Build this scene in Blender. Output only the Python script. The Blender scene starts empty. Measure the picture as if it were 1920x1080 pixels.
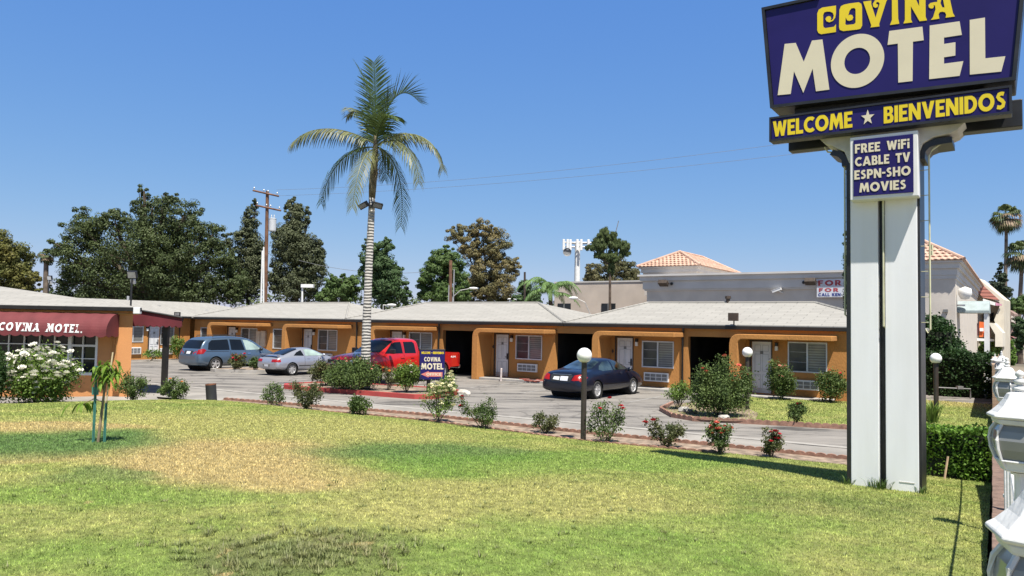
import bpy, bmesh, math, random
import numpy as np
from mathutils import Vector, Matrix
from mathutils.geometry import tessellate_polygon, delaunay_2d_cdt
from mathutils.bvhtree import BVHTree
PI = math.pi
SC = bpy.context.scene
COL = SC.collection
random.seed(7)
RNG = np.random.default_rng(7)

# ------------------------------------------------------------------ camera
FPX, PITCH, ROLL, YAW, CAMH = 1420.0, 0.049, 0.019, 0.59, 2.62
cd = bpy.data.cameras.new('camera')
cam = bpy.data.objects.new('camera', cd)
COL.objects.link(cam)
cd.sensor_width = 36.0
cd.lens = 36.0 * FPX / 1920.0
cd.clip_start, cd.clip_end = 0.05, 6000
_f = Vector((0, math.cos(PITCH), math.sin(PITCH)))
_u0 = Vector((0, -math.sin(PITCH), math.cos(PITCH)))
_r0 = Vector((1, 0, 0))
_r = _r0 * math.cos(ROLL) + _u0 * math.sin(ROLL)
_u = _u0 * math.cos(ROLL) - _r0 * math.sin(ROLL)
cam.matrix_world = Matrix(((_r.x, _u.x, -_f.x, 0), (_r.y, _u.y, -_f.y, 0), (_r.z, _u.z, -_f.z, CAMH), (0, 0, 0, 1)))
SC.camera = cam

# ------------------------------------------------------------------ light
SUN_EL = math.radians(65.5)
SUN_H = Vector((0.34, -0.94, 0)).normalized()            # horizontal direction towards the sun
w = bpy.data.worlds.new('World')
SC.world = w
w.use_nodes = True
nt = w.node_tree
bg = nt.nodes['Background']
sky = nt.nodes.new('ShaderNodeTexSky')
sky.sky_type = 'NISHITA'
sky.sun_disc = False
sky.sun_elevation = SUN_EL
sky.sun_rotation = math.atan2(SUN_H.x, SUN_H.y)
sky.air_density = 1.0
sky.dust_density = 0.2
sky.ozone_density = 10.0
_sep = nt.nodes.new('ShaderNodeSeparateColor')            # deep dry-air blue: per-channel response of the sky
_com = nt.nodes.new('ShaderNodeCombineColor')
nt.links.new(sky.outputs[0], _sep.inputs[0])
for _i, (_g, _k) in enumerate(((0.90, 0.97), (0.608, 1.452), (0.209, 3.708))):
    _p = nt.nodes.new('ShaderNodeMath'); _p.operation = 'POWER'; _p.inputs[1].default_value = _g
    _m = nt.nodes.new('ShaderNodeMath'); _m.operation = 'MULTIPLY'; _m.inputs[1].default_value = _k
    nt.links.new(_sep.outputs[_i], _p.inputs[0]); nt.links.new(_p.outputs[0], _m.inputs[0]); nt.links.new(_m.outputs[0], _com.inputs[_i])
_geo = nt.nodes.new('ShaderNodeTexCoord'); _sx3 = nt.nodes.new('ShaderNodeSeparateXYZ')
_mr = nt.nodes.new('ShaderNodeMapRange'); _mr.interpolation_type = 'SMOOTHSTEP'
_mr.inputs['From Min'].default_value = 0.40; _mr.inputs['From Max'].default_value = 0.75
nt.links.new(_geo.outputs['Generated'], _sx3.inputs[0]); nt.links.new(_sx3.outputs[2], _mr.inputs['Value'])
_mx = nt.nodes.new('ShaderNodeMix'); _mx.data_type = 'RGBA'; _mx.blend_type = 'MULTIPLY'   # the sky is darker overhead
_mx.inputs['B'].default_value = (0.80, 0.55, 0.36, 1)
nt.links.new(_mr.outputs[0], _mx.inputs['Factor']); nt.links.new(_com.outputs[0], _mx.inputs['A'])
nt.links.new(_mx.outputs['Result'], bg.inputs[0])
bg.inputs[1].default_value = 0.082
sl = bpy.data.lights.new('sun', 'SUN')
sl.energy = 5.0
sl.angle = math.radians(0.53)
sl.color = (1.0, 0.945, 0.85)
so = bpy.data.objects.new('sun', sl)
COL.objects.link(so)
_sd = Vector((SUN_H.x * math.cos(SUN_EL), SUN_H.y * math.cos(SUN_EL), math.sin(SUN_EL)))
so.rotation_euler = _sd.to_track_quat('Z', 'Y').to_euler()
so.location = (10, -10, 40)
SC.view_settings.view_transform = 'Standard'
SC.view_settings.look = 'None'
SC.view_settings.exposure = 0.82
SC.view_settings.gamma = 1.0
SC.render.engine = 'CYCLES'

# ------------------------------------------------------------------ places
UA = Vector((math.cos(YAW), -math.sin(YAW), 0))          # along the motel front
VA = Vector((math.sin(YAW), math.cos(YAW), 0))           # away from the street
CP = Vector((0, 0, CAMH))
def ray(px, py):
    x, y = px - 960, py - 540
    x, y = x * math.cos(ROLL) + y * math.sin(ROLL), -x * math.sin(ROLL) + y * math.cos(ROLL)
    return Vector((x / FPX, math.cos(PITCH) + y / FPX * math.sin(PITCH), math.sin(PITCH) - y / FPX * math.cos(PITCH)))
def G(px, py, z=0.0):
    d = ray(px, py)
    return CP + d * ((z - CAMH) / d.z)
def at(px, py, Y):
    d = ray(px, py)
    return CP + d * (Y / d.y)
def F(px, py, v):                                        # point of the plane v: (t, z)
    d = ray(px, py)
    P = CP + d * (v / d.dot(VA))
    return (P.dot(UA), P.z)
def W(t, v, z=0.0):
    return UA * t + VA * v + Vector((0, 0, z))
def UV(P):
    return (P.dot(UA), P.dot(VA))
def smin(a, b, k):
    h = np.clip(0.5 + 0.5 * (b - a) / k, 0, 1)
    return b + (a - b) * h - k * h * (1 - h)
def lawn_z(x, y):
    x = np.asarray(x, float); y = np.asarray(y, float)
    v = x * math.sin(YAW) + y * math.cos(YAW)
    d = smin(15.3 - v, 22.3 - y + np.clip(x + 13, 0, 30) * 0.8, 2.5)
    d = np.clip(d, 0, 30)
    return 0.05 + 1.0 * (1 - np.exp(-d / 8.6))
def LG(px, py):                                          # pixel on the lawn
    z = 0.3
    for _ in range(40):
        P = G(px, py, z)
        z = 0.5 * z + 0.5 * float(lawn_z(P.x, P.y))
    P.z = z
    return P

# ------------------------------------------------------------------ materials
MATS = {}
def nodes_of(m):
    m.use_nodes = True
    return m.node_tree.nodes, m.node_tree.links, m.node_tree.nodes['Principled BSDF']
def mat(name, col, rough=0.6, var=0.12, scale=6.0, bump=0.0, bscale=40.0, metal=0.0, spec=None, col2=None, stretch=None, island=0.0, trans=0.0, coat=0.0, detail=4):
    if name in MATS:
        return MATS[name]
    m = bpy.data.materials.new(name)
    n, l, b = nodes_of(m)
    b.inputs['Roughness'].default_value = rough
    b.inputs['Metallic'].default_value = metal
    if spec is not None:
        b.inputs['Specular IOR Level'].default_value = spec
    if coat:
        b.inputs['Coat Weight'].default_value = coat
        b.inputs['Coat Roughness'].default_value = 0.06
    tc = n.new('ShaderNodeTexCoord')
    src = tc.outputs['Object']
    if stretch:
        mp = n.new('ShaderNodeMapping')
        mp.inputs['Scale'].default_value = stretch
        l.new(src, mp.inputs[0]); src = mp.outputs[0]
    nz = n.new('ShaderNodeTexNoise')
    nz.inputs['Scale'].default_value = scale
    nz.inputs['Detail'].default_value = detail
    l.new(src, nz.inputs['Vector'])
    mx = n.new('ShaderNodeMix'); mx.data_type = 'RGBA'
    c2 = col2 if col2 else tuple(c * (1 - 2 * var) for c in col)
    c1 = col if col2 else tuple(min(1, c * (1 + var)) for c in col)
    mr = n.new('ShaderNodeMapRange')
    mr.inputs['From Min'].default_value = 0.3
    mr.inputs['From Max'].default_value = 0.7
    l.new(nz.outputs['Fac'], mr.inputs['Value'])
    l.new(mr.outputs[0], mx.inputs['Factor'])
    mx.inputs['A'].default_value = (*c2, 1)
    mx.inputs['B'].default_value = (*c1, 1)
    out = mx.outputs['Result']
    if island:
        gi = n.new('ShaderNodeNewGeometry')
        m2 = n.new('ShaderNodeHueSaturation')
        mr2 = n.new('ShaderNodeMapRange')
        mr2.inputs['To Min'].default_value = 1 - island
        mr2.inputs['To Max'].default_value = 1 + island
        l.new(gi.outputs['Random Per Island'], mr2.inputs['Value'])
        l.new(mr2.outputs[0], m2.inputs['Value'])
        l.new(out, m2.inputs['Color']); out = m2.outputs['Color']
    l.new(out, b.inputs['Base Color'])
    if bump:
        bn = n.new('ShaderNodeTexNoise')
        bn.inputs['Scale'].default_value = bscale
        bn.inputs['Detail'].default_value = 5
        l.new(src, bn.inputs['Vector'])
        bp = n.new('ShaderNodeBump')
        bp.inputs['Strength'].default_value = bump
        bp.inputs['Distance'].default_value = 0.02
        l.new(bn.outputs['Fac'], bp.inputs['Height'])
        l.new(bp.outputs[0], b.inputs['Normal'])
    if trans:
        tr = n.new('ShaderNodeBsdfTranslucent')
        l.new(out, tr.inputs['Color'])
        ms = n.new('ShaderNodeMixShader')
        ms.inputs[0].default_value = trans
        o = [x for x in n if x.type == 'OUTPUT_MATERIAL'][0]
        l.new(b.outputs[0], ms.inputs[1]); l.new(tr.outputs[0], ms.inputs[2]); l.new(ms.outputs[0], o.inputs['Surface'])
    MATS[name] = m
    return m
def glass(name, col=(0.012, 0.015, 0.018), rough=0.03):
    return mat(name, col, rough, 0.1, 2, spec=0.35)

# ------------------------------------------------------------------ mesh helpers
class MB:
    def __init__(s):
        s.v, s.f = [], []
    def add(s, verts, faces):
        o = len(s.v)
        s.v += [tuple(p) for p in verts]
        s.f += [tuple(i + o for i in f) for f in faces]
    def box(s, x0, x1, y0, y1, z0, z1, M=None):
        p = [Vector((x, y, z)) for x in (x0, x1) for y in (y0, y1) for z in (z0, z1)]
        if M is not None:
            p = [M @ q for q in p]
        s.add(p, [(0, 1, 3, 2), (4, 6, 7, 5), (0, 4, 5, 1), (2, 3, 7, 6), (0, 2, 6, 4), (1, 5, 7, 3)])
    def quad(s, *p):
        s.add(p, [tuple(range(len(p)))])
    def tube(s, path, r, n=8, cap=True):
        path = [Vector(p) for p in path]
        rs = r if isinstance(r, (list, tuple)) else [r] * len(path)
        rings = []
        up = Vector((0.03, 0.02, 1)).normalized()
        for i, p in enumerate(path):
            d = (path[min(i + 1, len(path) - 1)] - path[max(i - 1, 0)]).normalized()
            a = d.cross(up)
            if a.length < 0.05:
                a = d.cross(Vector((1, 0, 0.1)))
            a.normalize(); b = d.cross(a)
            rings.append([p + (a * math.cos(2 * PI * k / n) + b * math.sin(2 * PI * k / n)) * rs[i] for k in range(n)])
        fs = []
        for i in range(len(path) - 1):
            for k in range(n):
                fs.append((i * n + k, i * n + (k + 1) % n, (i + 1) * n + (k + 1) % n, (i + 1) * n + k))
        if cap:
            fs.append(tuple(range(n - 1, -1, -1)))
            fs.append(tuple((len(path) - 1) * n + k for k in range(n)))
        s.add([q for R in rings for q in R], fs)
    def lathe(s, prof, n=20, M=None):                    # prof: (r, z)
        vs = [Vector((r * math.cos(2 * PI * k / n), r * math.sin(2 * PI * k / n), z)) for r, z in prof for k in range(n)]
        if M is not None:
            vs = [M @ q for q in vs]
        fs = [(i * n + k, i * n + (k + 1) % n, (i + 1) * n + (k + 1) % n, (i + 1) * n + k) for i in range(len(prof) - 1) for k in range(n)]
        s.add(vs, fs)
    def prism(s, outer, holes, fn, d0, d1):              # fn(x, y, d) -> point; extruded from d0 to d1
        loops = [outer] + list(holes)
        flat = [p for L in loops for p in L]
        tris = tessellate_polygon([[Vector((x, y, 0)) for x, y in L] for L in loops])
        n = len(flat)
        vs = [fn(x, y, d0) for x, y in flat] + [fn(x, y, d1) for x, y in flat]
        fs = [tuple(t) for t in tris] + [tuple(i + n for i in reversed(t)) for t in tris]
        o = 0
        for L in loops:
            m = len(L)
            for i in range(m):
                a, b = o + i, o + (i + 1) % m
                fs.append((a, b, b + n, a + n))
            o += m
        s.add(vs, fs)
    def build(s, name, m, parent=None, off=None, smooth=False, bevel=0.0, seg=2, recalc=True):
        me = bpy.data.meshes.new(name)
        vs = s.v
        if off is not None:
            vs = [(a - off[0], b - off[1], c - off[2]) for a, b, c in vs]
        me.from_pydata(vs, [], s.f)
        me.update()
        if recalc:
            bm = bmesh.new(); bm.from_mesh(me)
            bmesh.ops.recalc_face_normals(bm, faces=bm.faces)
            bm.to_mesh(me); bm.free()
        if smooth:
            me.polygons.foreach_set('use_smooth', [True] * len(me.polygons))
        me.materials.append(m)
        o = bpy.data.objects.new(name, me)
        COL.objects.link(o)
        if parent is not None:
            o.parent = parent
        if bevel:
            bv = o.modifiers.new('bevel', 'BEVEL')
            bv.width = bevel; bv.segments = seg; bv.limit_method = 'ANGLE'
        return o
def tag(o, label=None, cat=None, group=None, kind=None):
    if label: o['label'] = label
    if cat: o['category'] = cat
    if group: o['group'] = group
    if kind: o['kind'] = kind
    return o
def thing(name, label, cat, loc=(0, 0, 0), rz=0.0, group=None):
    o = bpy.data.objects.new(name, None)
    o.empty_display_size = 0.2
    COL.objects.link(o)
    o.location = loc
    o.rotation_euler = (0, 0, rz)
    return tag(o, label, cat, group)
def place_local(o, loc, rz=0.0):
    o.location = loc; o.rotation_euler = (0, 0, rz)
def quads_mesh(name, P, m, parent=None):
    """P: (N,4,3) array of quads -> object"""
    N = len(P)
    me = bpy.data.meshes.new(name)
    me.vertices.add(N * 4)
    me.vertices.foreach_set('co', P.reshape(-1).astype(np.float32))
    me.loops.add(N * 4)
    me.loops.foreach_set('vertex_index', np.arange(N * 4, dtype=np.int32))
    me.polygons.add(N)
    me.polygons.foreach_set('loop_start', np.arange(0, N * 4, 4, dtype=np.int32))
    me.update(calc_edges=True)
    me.validate()
    me.materials.append(m)
    o = bpy.data.objects.new(name, me)
    COL.objects.link(o)
    if parent is not None: o.parent = parent
    return o
def unit(n, rng):
    a = rng.normal(size=(n, 3))
    return a / np.linalg.norm(a, axis=1)[:, None]
def leaf_quads(C, size, rng, up=0.3, aspect=0.55, outward=None, droop=0.0):
    """leaf shaped quads centred on C"""
    n = len(C)
    nrm = unit(n, rng)
    nrm[:, 2] += up
    if outward is not None:
        nrm += outward
    nrm /= np.linalg.norm(nrm, axis=1)[:, None] + 1e-9
    t = np.cross(nrm, unit(n, rng)); t /= np.linalg.norm(t, axis=1)[:, None] + 1e-9
    if droop:
        t[:, 2] -= droop; t /= np.linalg.norm(t, axis=1)[:, None]
    b = np.cross(nrm, t)
    L = (size * (0.7 + 0.6 * rng.random(n)))[:, None]
    return np.stack([C - t * L * 0.5, C + b * L * aspect * 0.5 + t * L * 0.08, C + t * L * 0.5, C - b * L * aspect * 0.5 + t * L * 0.08], 1)
def patch(poly, zf, step, extra=None):
    """triangulated ground sheet inside a 2-D polygon"""
    pts = [Vector(p[:2]) for p in poly]
    edges = []
    dense = []
    for i in range(len(pts)):
        a, b = pts[i], pts[(i + 1) % len(pts)]
        n = max(1, int((b - a).length / step))
        for k in range(n):
            dense.append(a.lerp(b, k / n))
    nb = len(dense)
    edges = [(i, (i + 1) % nb) for i in range(nb)]
    xs = [p.x for p in pts]; ys = [p.y for p in pts]
    gx = np.arange(min(xs) + step * 0.5, max(xs), step); gy = np.arange(min(ys) + step * 0.5, max(ys), step)
    X, Y = np.meshgrid(gx, gy)
    ins = inside(np.stack([X.ravel(), Y.ravel()], 1), [(p.x, p.y) for p in dense])
    inner = [Vector((x, y)) for x, y in zip(X.ravel()[ins], Y.ravel()[ins])]
    r = delaunay_2d_cdt(dense + inner, edges, [], 1, 1e-4)
    V, Fc = r[0], r[2]
    Z = zf(np.array([p.x for p in V]), np.array([p.y for p in V]))
    mb = MB()
    mb.v = [(p.x, p.y, float(z)) for p, z in zip(V, Z)]
    mb.f = [tuple(f) for f in Fc]
    return mb
def inside(P, poly):
    poly = np.array(poly, float)
    x, y = P[:, 0], P[:, 1]
    r = np.zeros(len(P), bool)
    j = len(poly) - 1
    for i in range(len(poly)):
        xi, yi = poly[i]; xj, yj = poly[j]
        c = ((yi > y) != (yj > y)) & (x < (xj - xi) * (y - yi) / (yj - yi + 1e-12) + xi)
        r ^= c
        j = i
    return r
def arc(cx, cy, rx, ry, a0, a1, n=10):
    return [(cx + rx * math.cos(math.radians(a0 + (a1 - a0) * k / n)), cy + ry * math.sin(math.radians(a0 + (a1 - a0) * k / n))) for k in range(n + 1)]

# ------------------------------------------------------------------ lettering
def fat(path, wd):
    P = [Vector(p) for p in path]
    Lf, Rt = [], []
    for i, p in enumerate(P):
        d = (P[min(i + 1, len(P) - 1)] - P[max(i - 1, 0)]).normalized()
        n = Vector((-d.y, d.x)) * wd / 2
        Lf.append((p.x + n.x, p.y + n.y)); Rt.append((p.x - n.x, p.y - n.y))
    return Lf + Rt[::-1]
def ring(cx, cy, rx, ry, w1, w2):
    return arc(cx, cy, rx, ry, 0, 342, 19), [arc(cx, cy, rx - w1, ry - w2, 0, 342, 19)]
GL = {}
GL['A'] = (.98, [([(0, 0), (.36, 1), (.62, 1), (.98, 0), (.71, 0), (.65, .18), (.33, .18), (.27, 0)], [[(.39, .37), (.59, .37), (.49, .68)]])])
GL['B'] = (.68, [([(0, 0), (.5, 0), (.62, .06), (.68, .18), (.68, .34), (.62, .46), (.54, .52), (.62, .6), (.65, .72), (.63, .86), (.55, .96), (.44, 1), (0, 1)], [[(.24, .2), (.4, .2), (.44, .26), (.44, .36), (.4, .42), (.24, .42)], [(.24, .6), (.36, .6), (.41, .66), (.41, .75), (.36, .8), (.24, .8)]])])
GL['C'] = (.82, [(arc(.5, .5, .5, .5, 48, 312, 16) + arc(.5, .5, .26, .27, 312, 48, 12), [])])
GL['D'] = (.8, [([(0, 0), (.3, 0)] + arc(.3, .5, .5, .5, -80, 80, 10) + [(.3, 1), (0, 1)], [[(.24, .21), (.3, .21)] + arc(.3, .5, .26, .29, -80, 80, 8) + [(.3, .79), (.24, .79)]])])
GL['E'] = (.6, [([(0, 0), (.6, 0), (.6, .21), (.24, .21), (.24, .4), (.52, .4), (.52, .6), (.24, .6), (.24, .79), (.6, .79), (.6, 1), (0, 1)], [])])
GL['F'] = (.6, [([(0, 0), (.24, 0), (.24, .4), (.52, .4), (.52, .6), (.24, .6), (.24, .79), (.6, .79), (.6, 1), (0, 1)], [])])
GL['H'] = (.78, [([(0, 0), (.24, 0), (.24, .4), (.54, .4), (.54, 0), (.78, 0), (.78, 1), (.54, 1), (.54, .61), (.24, .61), (.24, 1), (0, 1)], [])])
GL['I'] = (.24, [([(0, 0), (.24, 0), (.24, 1), (0, 1)], [])])
GL['i'] = (.22, [([(0, 0), (.22, 0), (.22, .66), (0, .66)], []), ([(0, .78), (.22, .78), (.22, 1), (0, 1)], [])])
GL['K'] = (.78, [([(0, 0), (.24, 0), (.24, .32), (.3, .4), (.49, 0), (.78, 0), (.48, .57), (.75, 1), (.46, 1), (.24, .64), (.24, 1), (0, 1)], [])])
GL['L'] = (.56, [([(0, 0), (.56, 0), (.56, .22), (.24, .22), (.24, 1), (0, 1)], [])])
GL['M'] = (1.04, [([(0, 0), (.12, 1), (.36, 1), (.52, .58), (.68, 1), (.92, 1), (1.04, 0), (.8, 0), (.74, .52), (.52, 0), (.3, .52), (.24, 0)], [])])
GL['N'] = (.8, [([(0, 0), (.23, 0), (.23, .55), (.56, 0), (.8, 0), (.8, 1), (.57, 1), (.57, .45), (.24, 1), (0, 1)], [])])
GL['O'] = (1.0, [ring(.5, .5, .5, .51, .25, .24)])
GL['P'] = (.66, [([(0, 0), (.24, 0), (.24, .34), (.4, .34), (.56, .4), (.65, .54), (.65, .8), (.56, .94), (.4, 1), (0, 1)], [[(.24, .54), (.36, .54), (.42, .62), (.42, .74), (.36, .8), (.24, .8)]])])
GL['R'] = (.74, [([(0, 0), (.24, 0), (.24, .34), (.3, .36), (.46, 0), (.74, 0), (.55, .42), (.64, .54), (.66, .72), (.62, .88), (.52, .97), (.38, 1), (0, 1)], [[(.24, .55), (.36, .55), (.42, .62), (.42, .74), (.36, .8), (.24, .8)]])])
GL['S'] = (.62, [(fat([(.5, .84), (.36, .89), (.2, .84), (.14, .72), (.22, .6), (.4, .48), (.49, .36), (.44, .19), (.28, .11), (.08, .16)], .22), [])])
GL['T'] = (.68, [([(.22, 0), (.46, 0), (.46, .78), (.68, .78), (.68, 1), (0, 1), (0, .78), (.22, .78)], [])])
GL['V'] = (.86, [([(0, 1), (.27, 1), (.43, .4), (.59, 1), (.86, 1), (.55, 0), (.31, 0)], [])])
GL['W'] = (1.12, [([(0, 1), (.25, 1), (.34, .45), (.47, .95), (.65, .95), (.78, .45), (.87, 1), (1.12, 1), (.9, 0), (.68, 0), (.56, .45), (.44, 0), (.22, 0)], [])])
GL['X'] = (.8, [([(0, 0), (.26, 0), (.4, .3), (.54, 0), (.8, 0), (.54, .5), (.8, 1), (.54, 1), (.4, .7), (.26, 1), (0, 1), (.26, .5)], [])])
GL['4'] = (.72, [([(.4, 0), (.62, 0), (.62, .22), (.72, .22), (.72, .4), (.62, .4), (.62, 1), (.38, 1), (0, .4), (0, .22), (.4, .22)], [[(.22, .4), (.4, .4), (.4, .7)]])])
GL['-'] = (.36, [([(0, .4), (.36, .4), (.36, .58), (0, .58)], [])])
GL['.'] = (.2, [([(0, 0), (.2, 0), (.2, .2), (0, .2)], [])])
GL['*'] = (1.0, [([(.5 + (.5 if k % 2 == 0 else .2) * math.sin(k * PI / 5), .48 + (.52 if k % 2 == 0 else .21) * math.cos(k * PI / 5)) for k in range(10)], [])])
GL['+'] = (.3, [(arc(.15, .5, .15, .15, 0, 324, 9), [])])
def text_width(s, gap=.12, space=.45):
    return sum(space if c == ' ' else GL[c][0] for c in s) + gap * (len(s) - 1)
def lettering(mb, s, x0, x1, y0, h, fn, d0, d1, gap=.12, space=.45, slope=0.0):
    """writes s between x0 and x1 with letter height h on the surface fn(x, y, d)"""
    sx = (x1 - x0) / text_width(s, gap, space)
    x = x0
    for c in s:
        if c == ' ':
            x += (space + gap) * sx; continue
        wd, parts = GL[c]
        for o, hs in parts:
            tr = lambda L: [(x + a * sx, y0 + slope * (x + a * sx - x0) + b * h) for a, b in L]
            mb.prism(tr(o), [tr(q) for q in hs], fn, d0, d1)
        x += (wd + gap) * sx

# ================================================================== GROUND
def lawn_colour(n, l):
    geo = n.new('ShaderNodeNewGeometry')
    pos = geo.outputs['Position']
    nz = n.new('ShaderNodeTexNoise'); nz.inputs['Scale'].default_value = 0.55; nz.inputs['Detail'].default_value = 6
    l.new(pos, nz.inputs['Vector'])
    off = n.new('ShaderNodeVectorMath'); off.operation = 'MULTIPLY_ADD'
    off.inputs[1].default_value = (2.2, 2.2, 0); 
    l.new(nz.outputs['Color'], off.inputs[0]); l.new(pos, off.inputs[2])
    p2 = n.new('ShaderNodeVectorMath'); p2.operation = 'SUBTRACT'; p2.inputs[1].default_value = (1.1, 1.1, 0)
    l.new(off.outputs[0], p2.inputs[0])
    nb = n.new('ShaderNodeTexNoise'); nb.inputs['Scale'].default_value = 0.9; nb.inputs['Detail'].default_value = 8; nb.inputs['Roughness'].default_value = 0.7
    l.new(pos, nb.inputs['Vector'])
    rp = n.new('ShaderNodeValToRGB')
    rp.color_ramp.elements[0].position = 0.36; rp.color_ramp.elements[0].color = (0.162, 0.210, 0.052, 1)
    rp.color_ramp.elements[1].position = 0.64; rp.color_ramp.elements[1].color = (0.290, 0.292, 0.100, 1)
    l.new(nb.outputs['Fac'], rp.inputs[0])
    col = rp.outputs[0]
    DK, TAN, YEL, GRN, DRY = (0.082, 0.150, 0.044), (0.37, 0.285, 0.135), (0.30, 0.285, 0.105), (0.135, 0.225, 0.042), (0.115, 0.135, 0.050)
    for px, py, dx, dy, c, k in [
            (500, 800, 330, 26, YEL, .8), (420, 856, 270, 36, TAN, .85), (90, 798, 190, 9, TAN, .8), (590, 893, 130, 20, TAN, .8), (30, 860, 150, 14, TAN, .6),
            (1010, 935, 300, 40, YEL, .75), (1250, 868, 260, 12, YEL, .7), (700, 930, 300, 30, YEL, .6),
            (120, 829, 235, 25, DK, .9), (190, 893, 120, 12, DK, .6), (820, 848, 210, 20, DK, .75), (1120, 866, 330, 15, GRN, .7),
            (230, 925, 300, 24, GRN, .55), (1100, 1040, 420, 60, GRN, .5), (250, 1060, 420, 40, GRN, .5), (1400, 985, 260, 30, GRN, .4), (1560, 945, 180, 20, DRY, .3), (560, 1035, 190, 42, DRY, .8), (660, 1003, 130, 22, DRY, .6), (480, 1056, 15, 9, TAN, .8), (455, 1022, 9, 6, TAN, .6), (592, 1070, 24, 7, TAN, .8), (530, 1050, 10, 6, TAN, .7), (690, 1014, 30, 6, TAN, .6), (140, 946, 10, 4, TAN, .5),
            (1790, 755, 70, 14, TAN, .5)]:
        C, Ex, Ny = LG(px, py), LG(px + dx, py), LG(px, py - dy)
        mp = n.new('ShaderNodeMapping'); mp.vector_type = 'TEXTURE'
        mp.inputs['Location'].default_value = (C.x, C.y, 0)
        mp.inputs['Rotation'].default_value = (0, 0, math.atan2(Ex.y - C.y, Ex.x - C.x))
        mp.inputs['Scale'].default_value = ((Ex - C).length, (Ny - C).length, 1000)
        l.new(p2.outputs[0], mp.inputs[0])
        ln = n.new('ShaderNodeVectorMath'); ln.operation = 'LENGTH'; l.new(mp.outputs[0], ln.inputs[0])
        mr = n.new('ShaderNodeMapRange'); mr.interpolation_type = 'SMOOTHSTEP'
        mr.inputs['From Min'].default_value = 1.25; mr.inputs['From Max'].default_value = 0.55
        mr.inputs['To Max'].default_value = k
        l.new(ln.outputs['Value'], mr.inputs['Value'])
        mx = n.new('ShaderNodeMix'); mx.data_type = 'RGBA'
        l.new(mr.outputs[0], mx.inputs['Factor']); l.new(col, mx.inputs['A']); mx.inputs['B'].default_value = (*c, 1)
        col = mx.outputs['Result']
    nf = n.new('ShaderNodeTexNoise'); nf.inputs['Scale'].default_value = 9; nf.inputs['Detail'].default_value = 6; nf.inputs['Roughness'].default_value = 0.75
    l.new(pos, nf.inputs['Vector'])
    mrf = n.new('ShaderNodeMapRange'); mrf.inputs['From Min'].default_value = .3; mrf.inputs['From Max'].default_value = .7; mrf.inputs['To Min'].default_value = .5; mrf.inputs['To Max'].default_value = 1.4
    l.new(nf.outputs['Fac'], mrf.inputs['Value'])
    hs = n.new('ShaderNodeHueSaturation'); l.new(mrf.outputs[0], hs.inputs['Value']); l.new(col, hs.inputs['Color'])
    return hs.outputs['Color'], geo
def lawn_material(name, blades):
    m = bpy.data.materials.new(name)
    n, l, b = nodes_of(m)
    c, geo = lawn_colour(n, l)
    b.inputs['Roughness'].default_value = 0.75
    b.inputs['Specular IOR Level'].default_value = 0.2
    hs = n.new('ShaderNodeHueSaturation')
    if blades:
        mr = n.new('ShaderNodeMapRange'); mr.inputs['To Min'].default_value = .8; mr.inputs['To Max'].default_value = 2.7
        l.new(geo.outputs['Random Per Island'], mr.inputs['Value']); l.new(mr.outputs[0], hs.inputs['Value'])
    else:
        hs.inputs['Value'].default_value = 0.88
        nz = n.new('ShaderNodeTexNoise'); nz.inputs['Scale'].default_value = 45; nz.inputs['Detail'].default_value = 4
        l.new(geo.outputs['Position'], nz.inputs['Vector'])
        bp = n.new('ShaderNodeBump'); bp.inputs['Strength'].default_value = 0.8; bp.inputs['Distance'].default_value = 0.03
        l.new(nz.outputs['Fac'], bp.inputs['Height']); l.new(bp.outputs[0], b.inputs['Normal'])
    l.new(c, hs.inputs['Color'])
    l.new(hs.outputs['Color'], b.inputs['Base Color'])
    if blades:
        tr = n.new('ShaderNodeBsdfTranslucent'); l.new(hs.outputs['Color'], tr.inputs['Color'])
        ms = n.new('ShaderNodeMixShader'); ms.inputs[0].default_value = 0.3
        o = [x for x in n if x.type == 'OUTPUT_MATERIAL'][0]
        l.new(b.outputs[0], ms.inputs[1]); l.new(tr.outputs[0], ms.inputs[2]); l.new(ms.outputs[0], o.inputs['Surface'])
    return m

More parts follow.
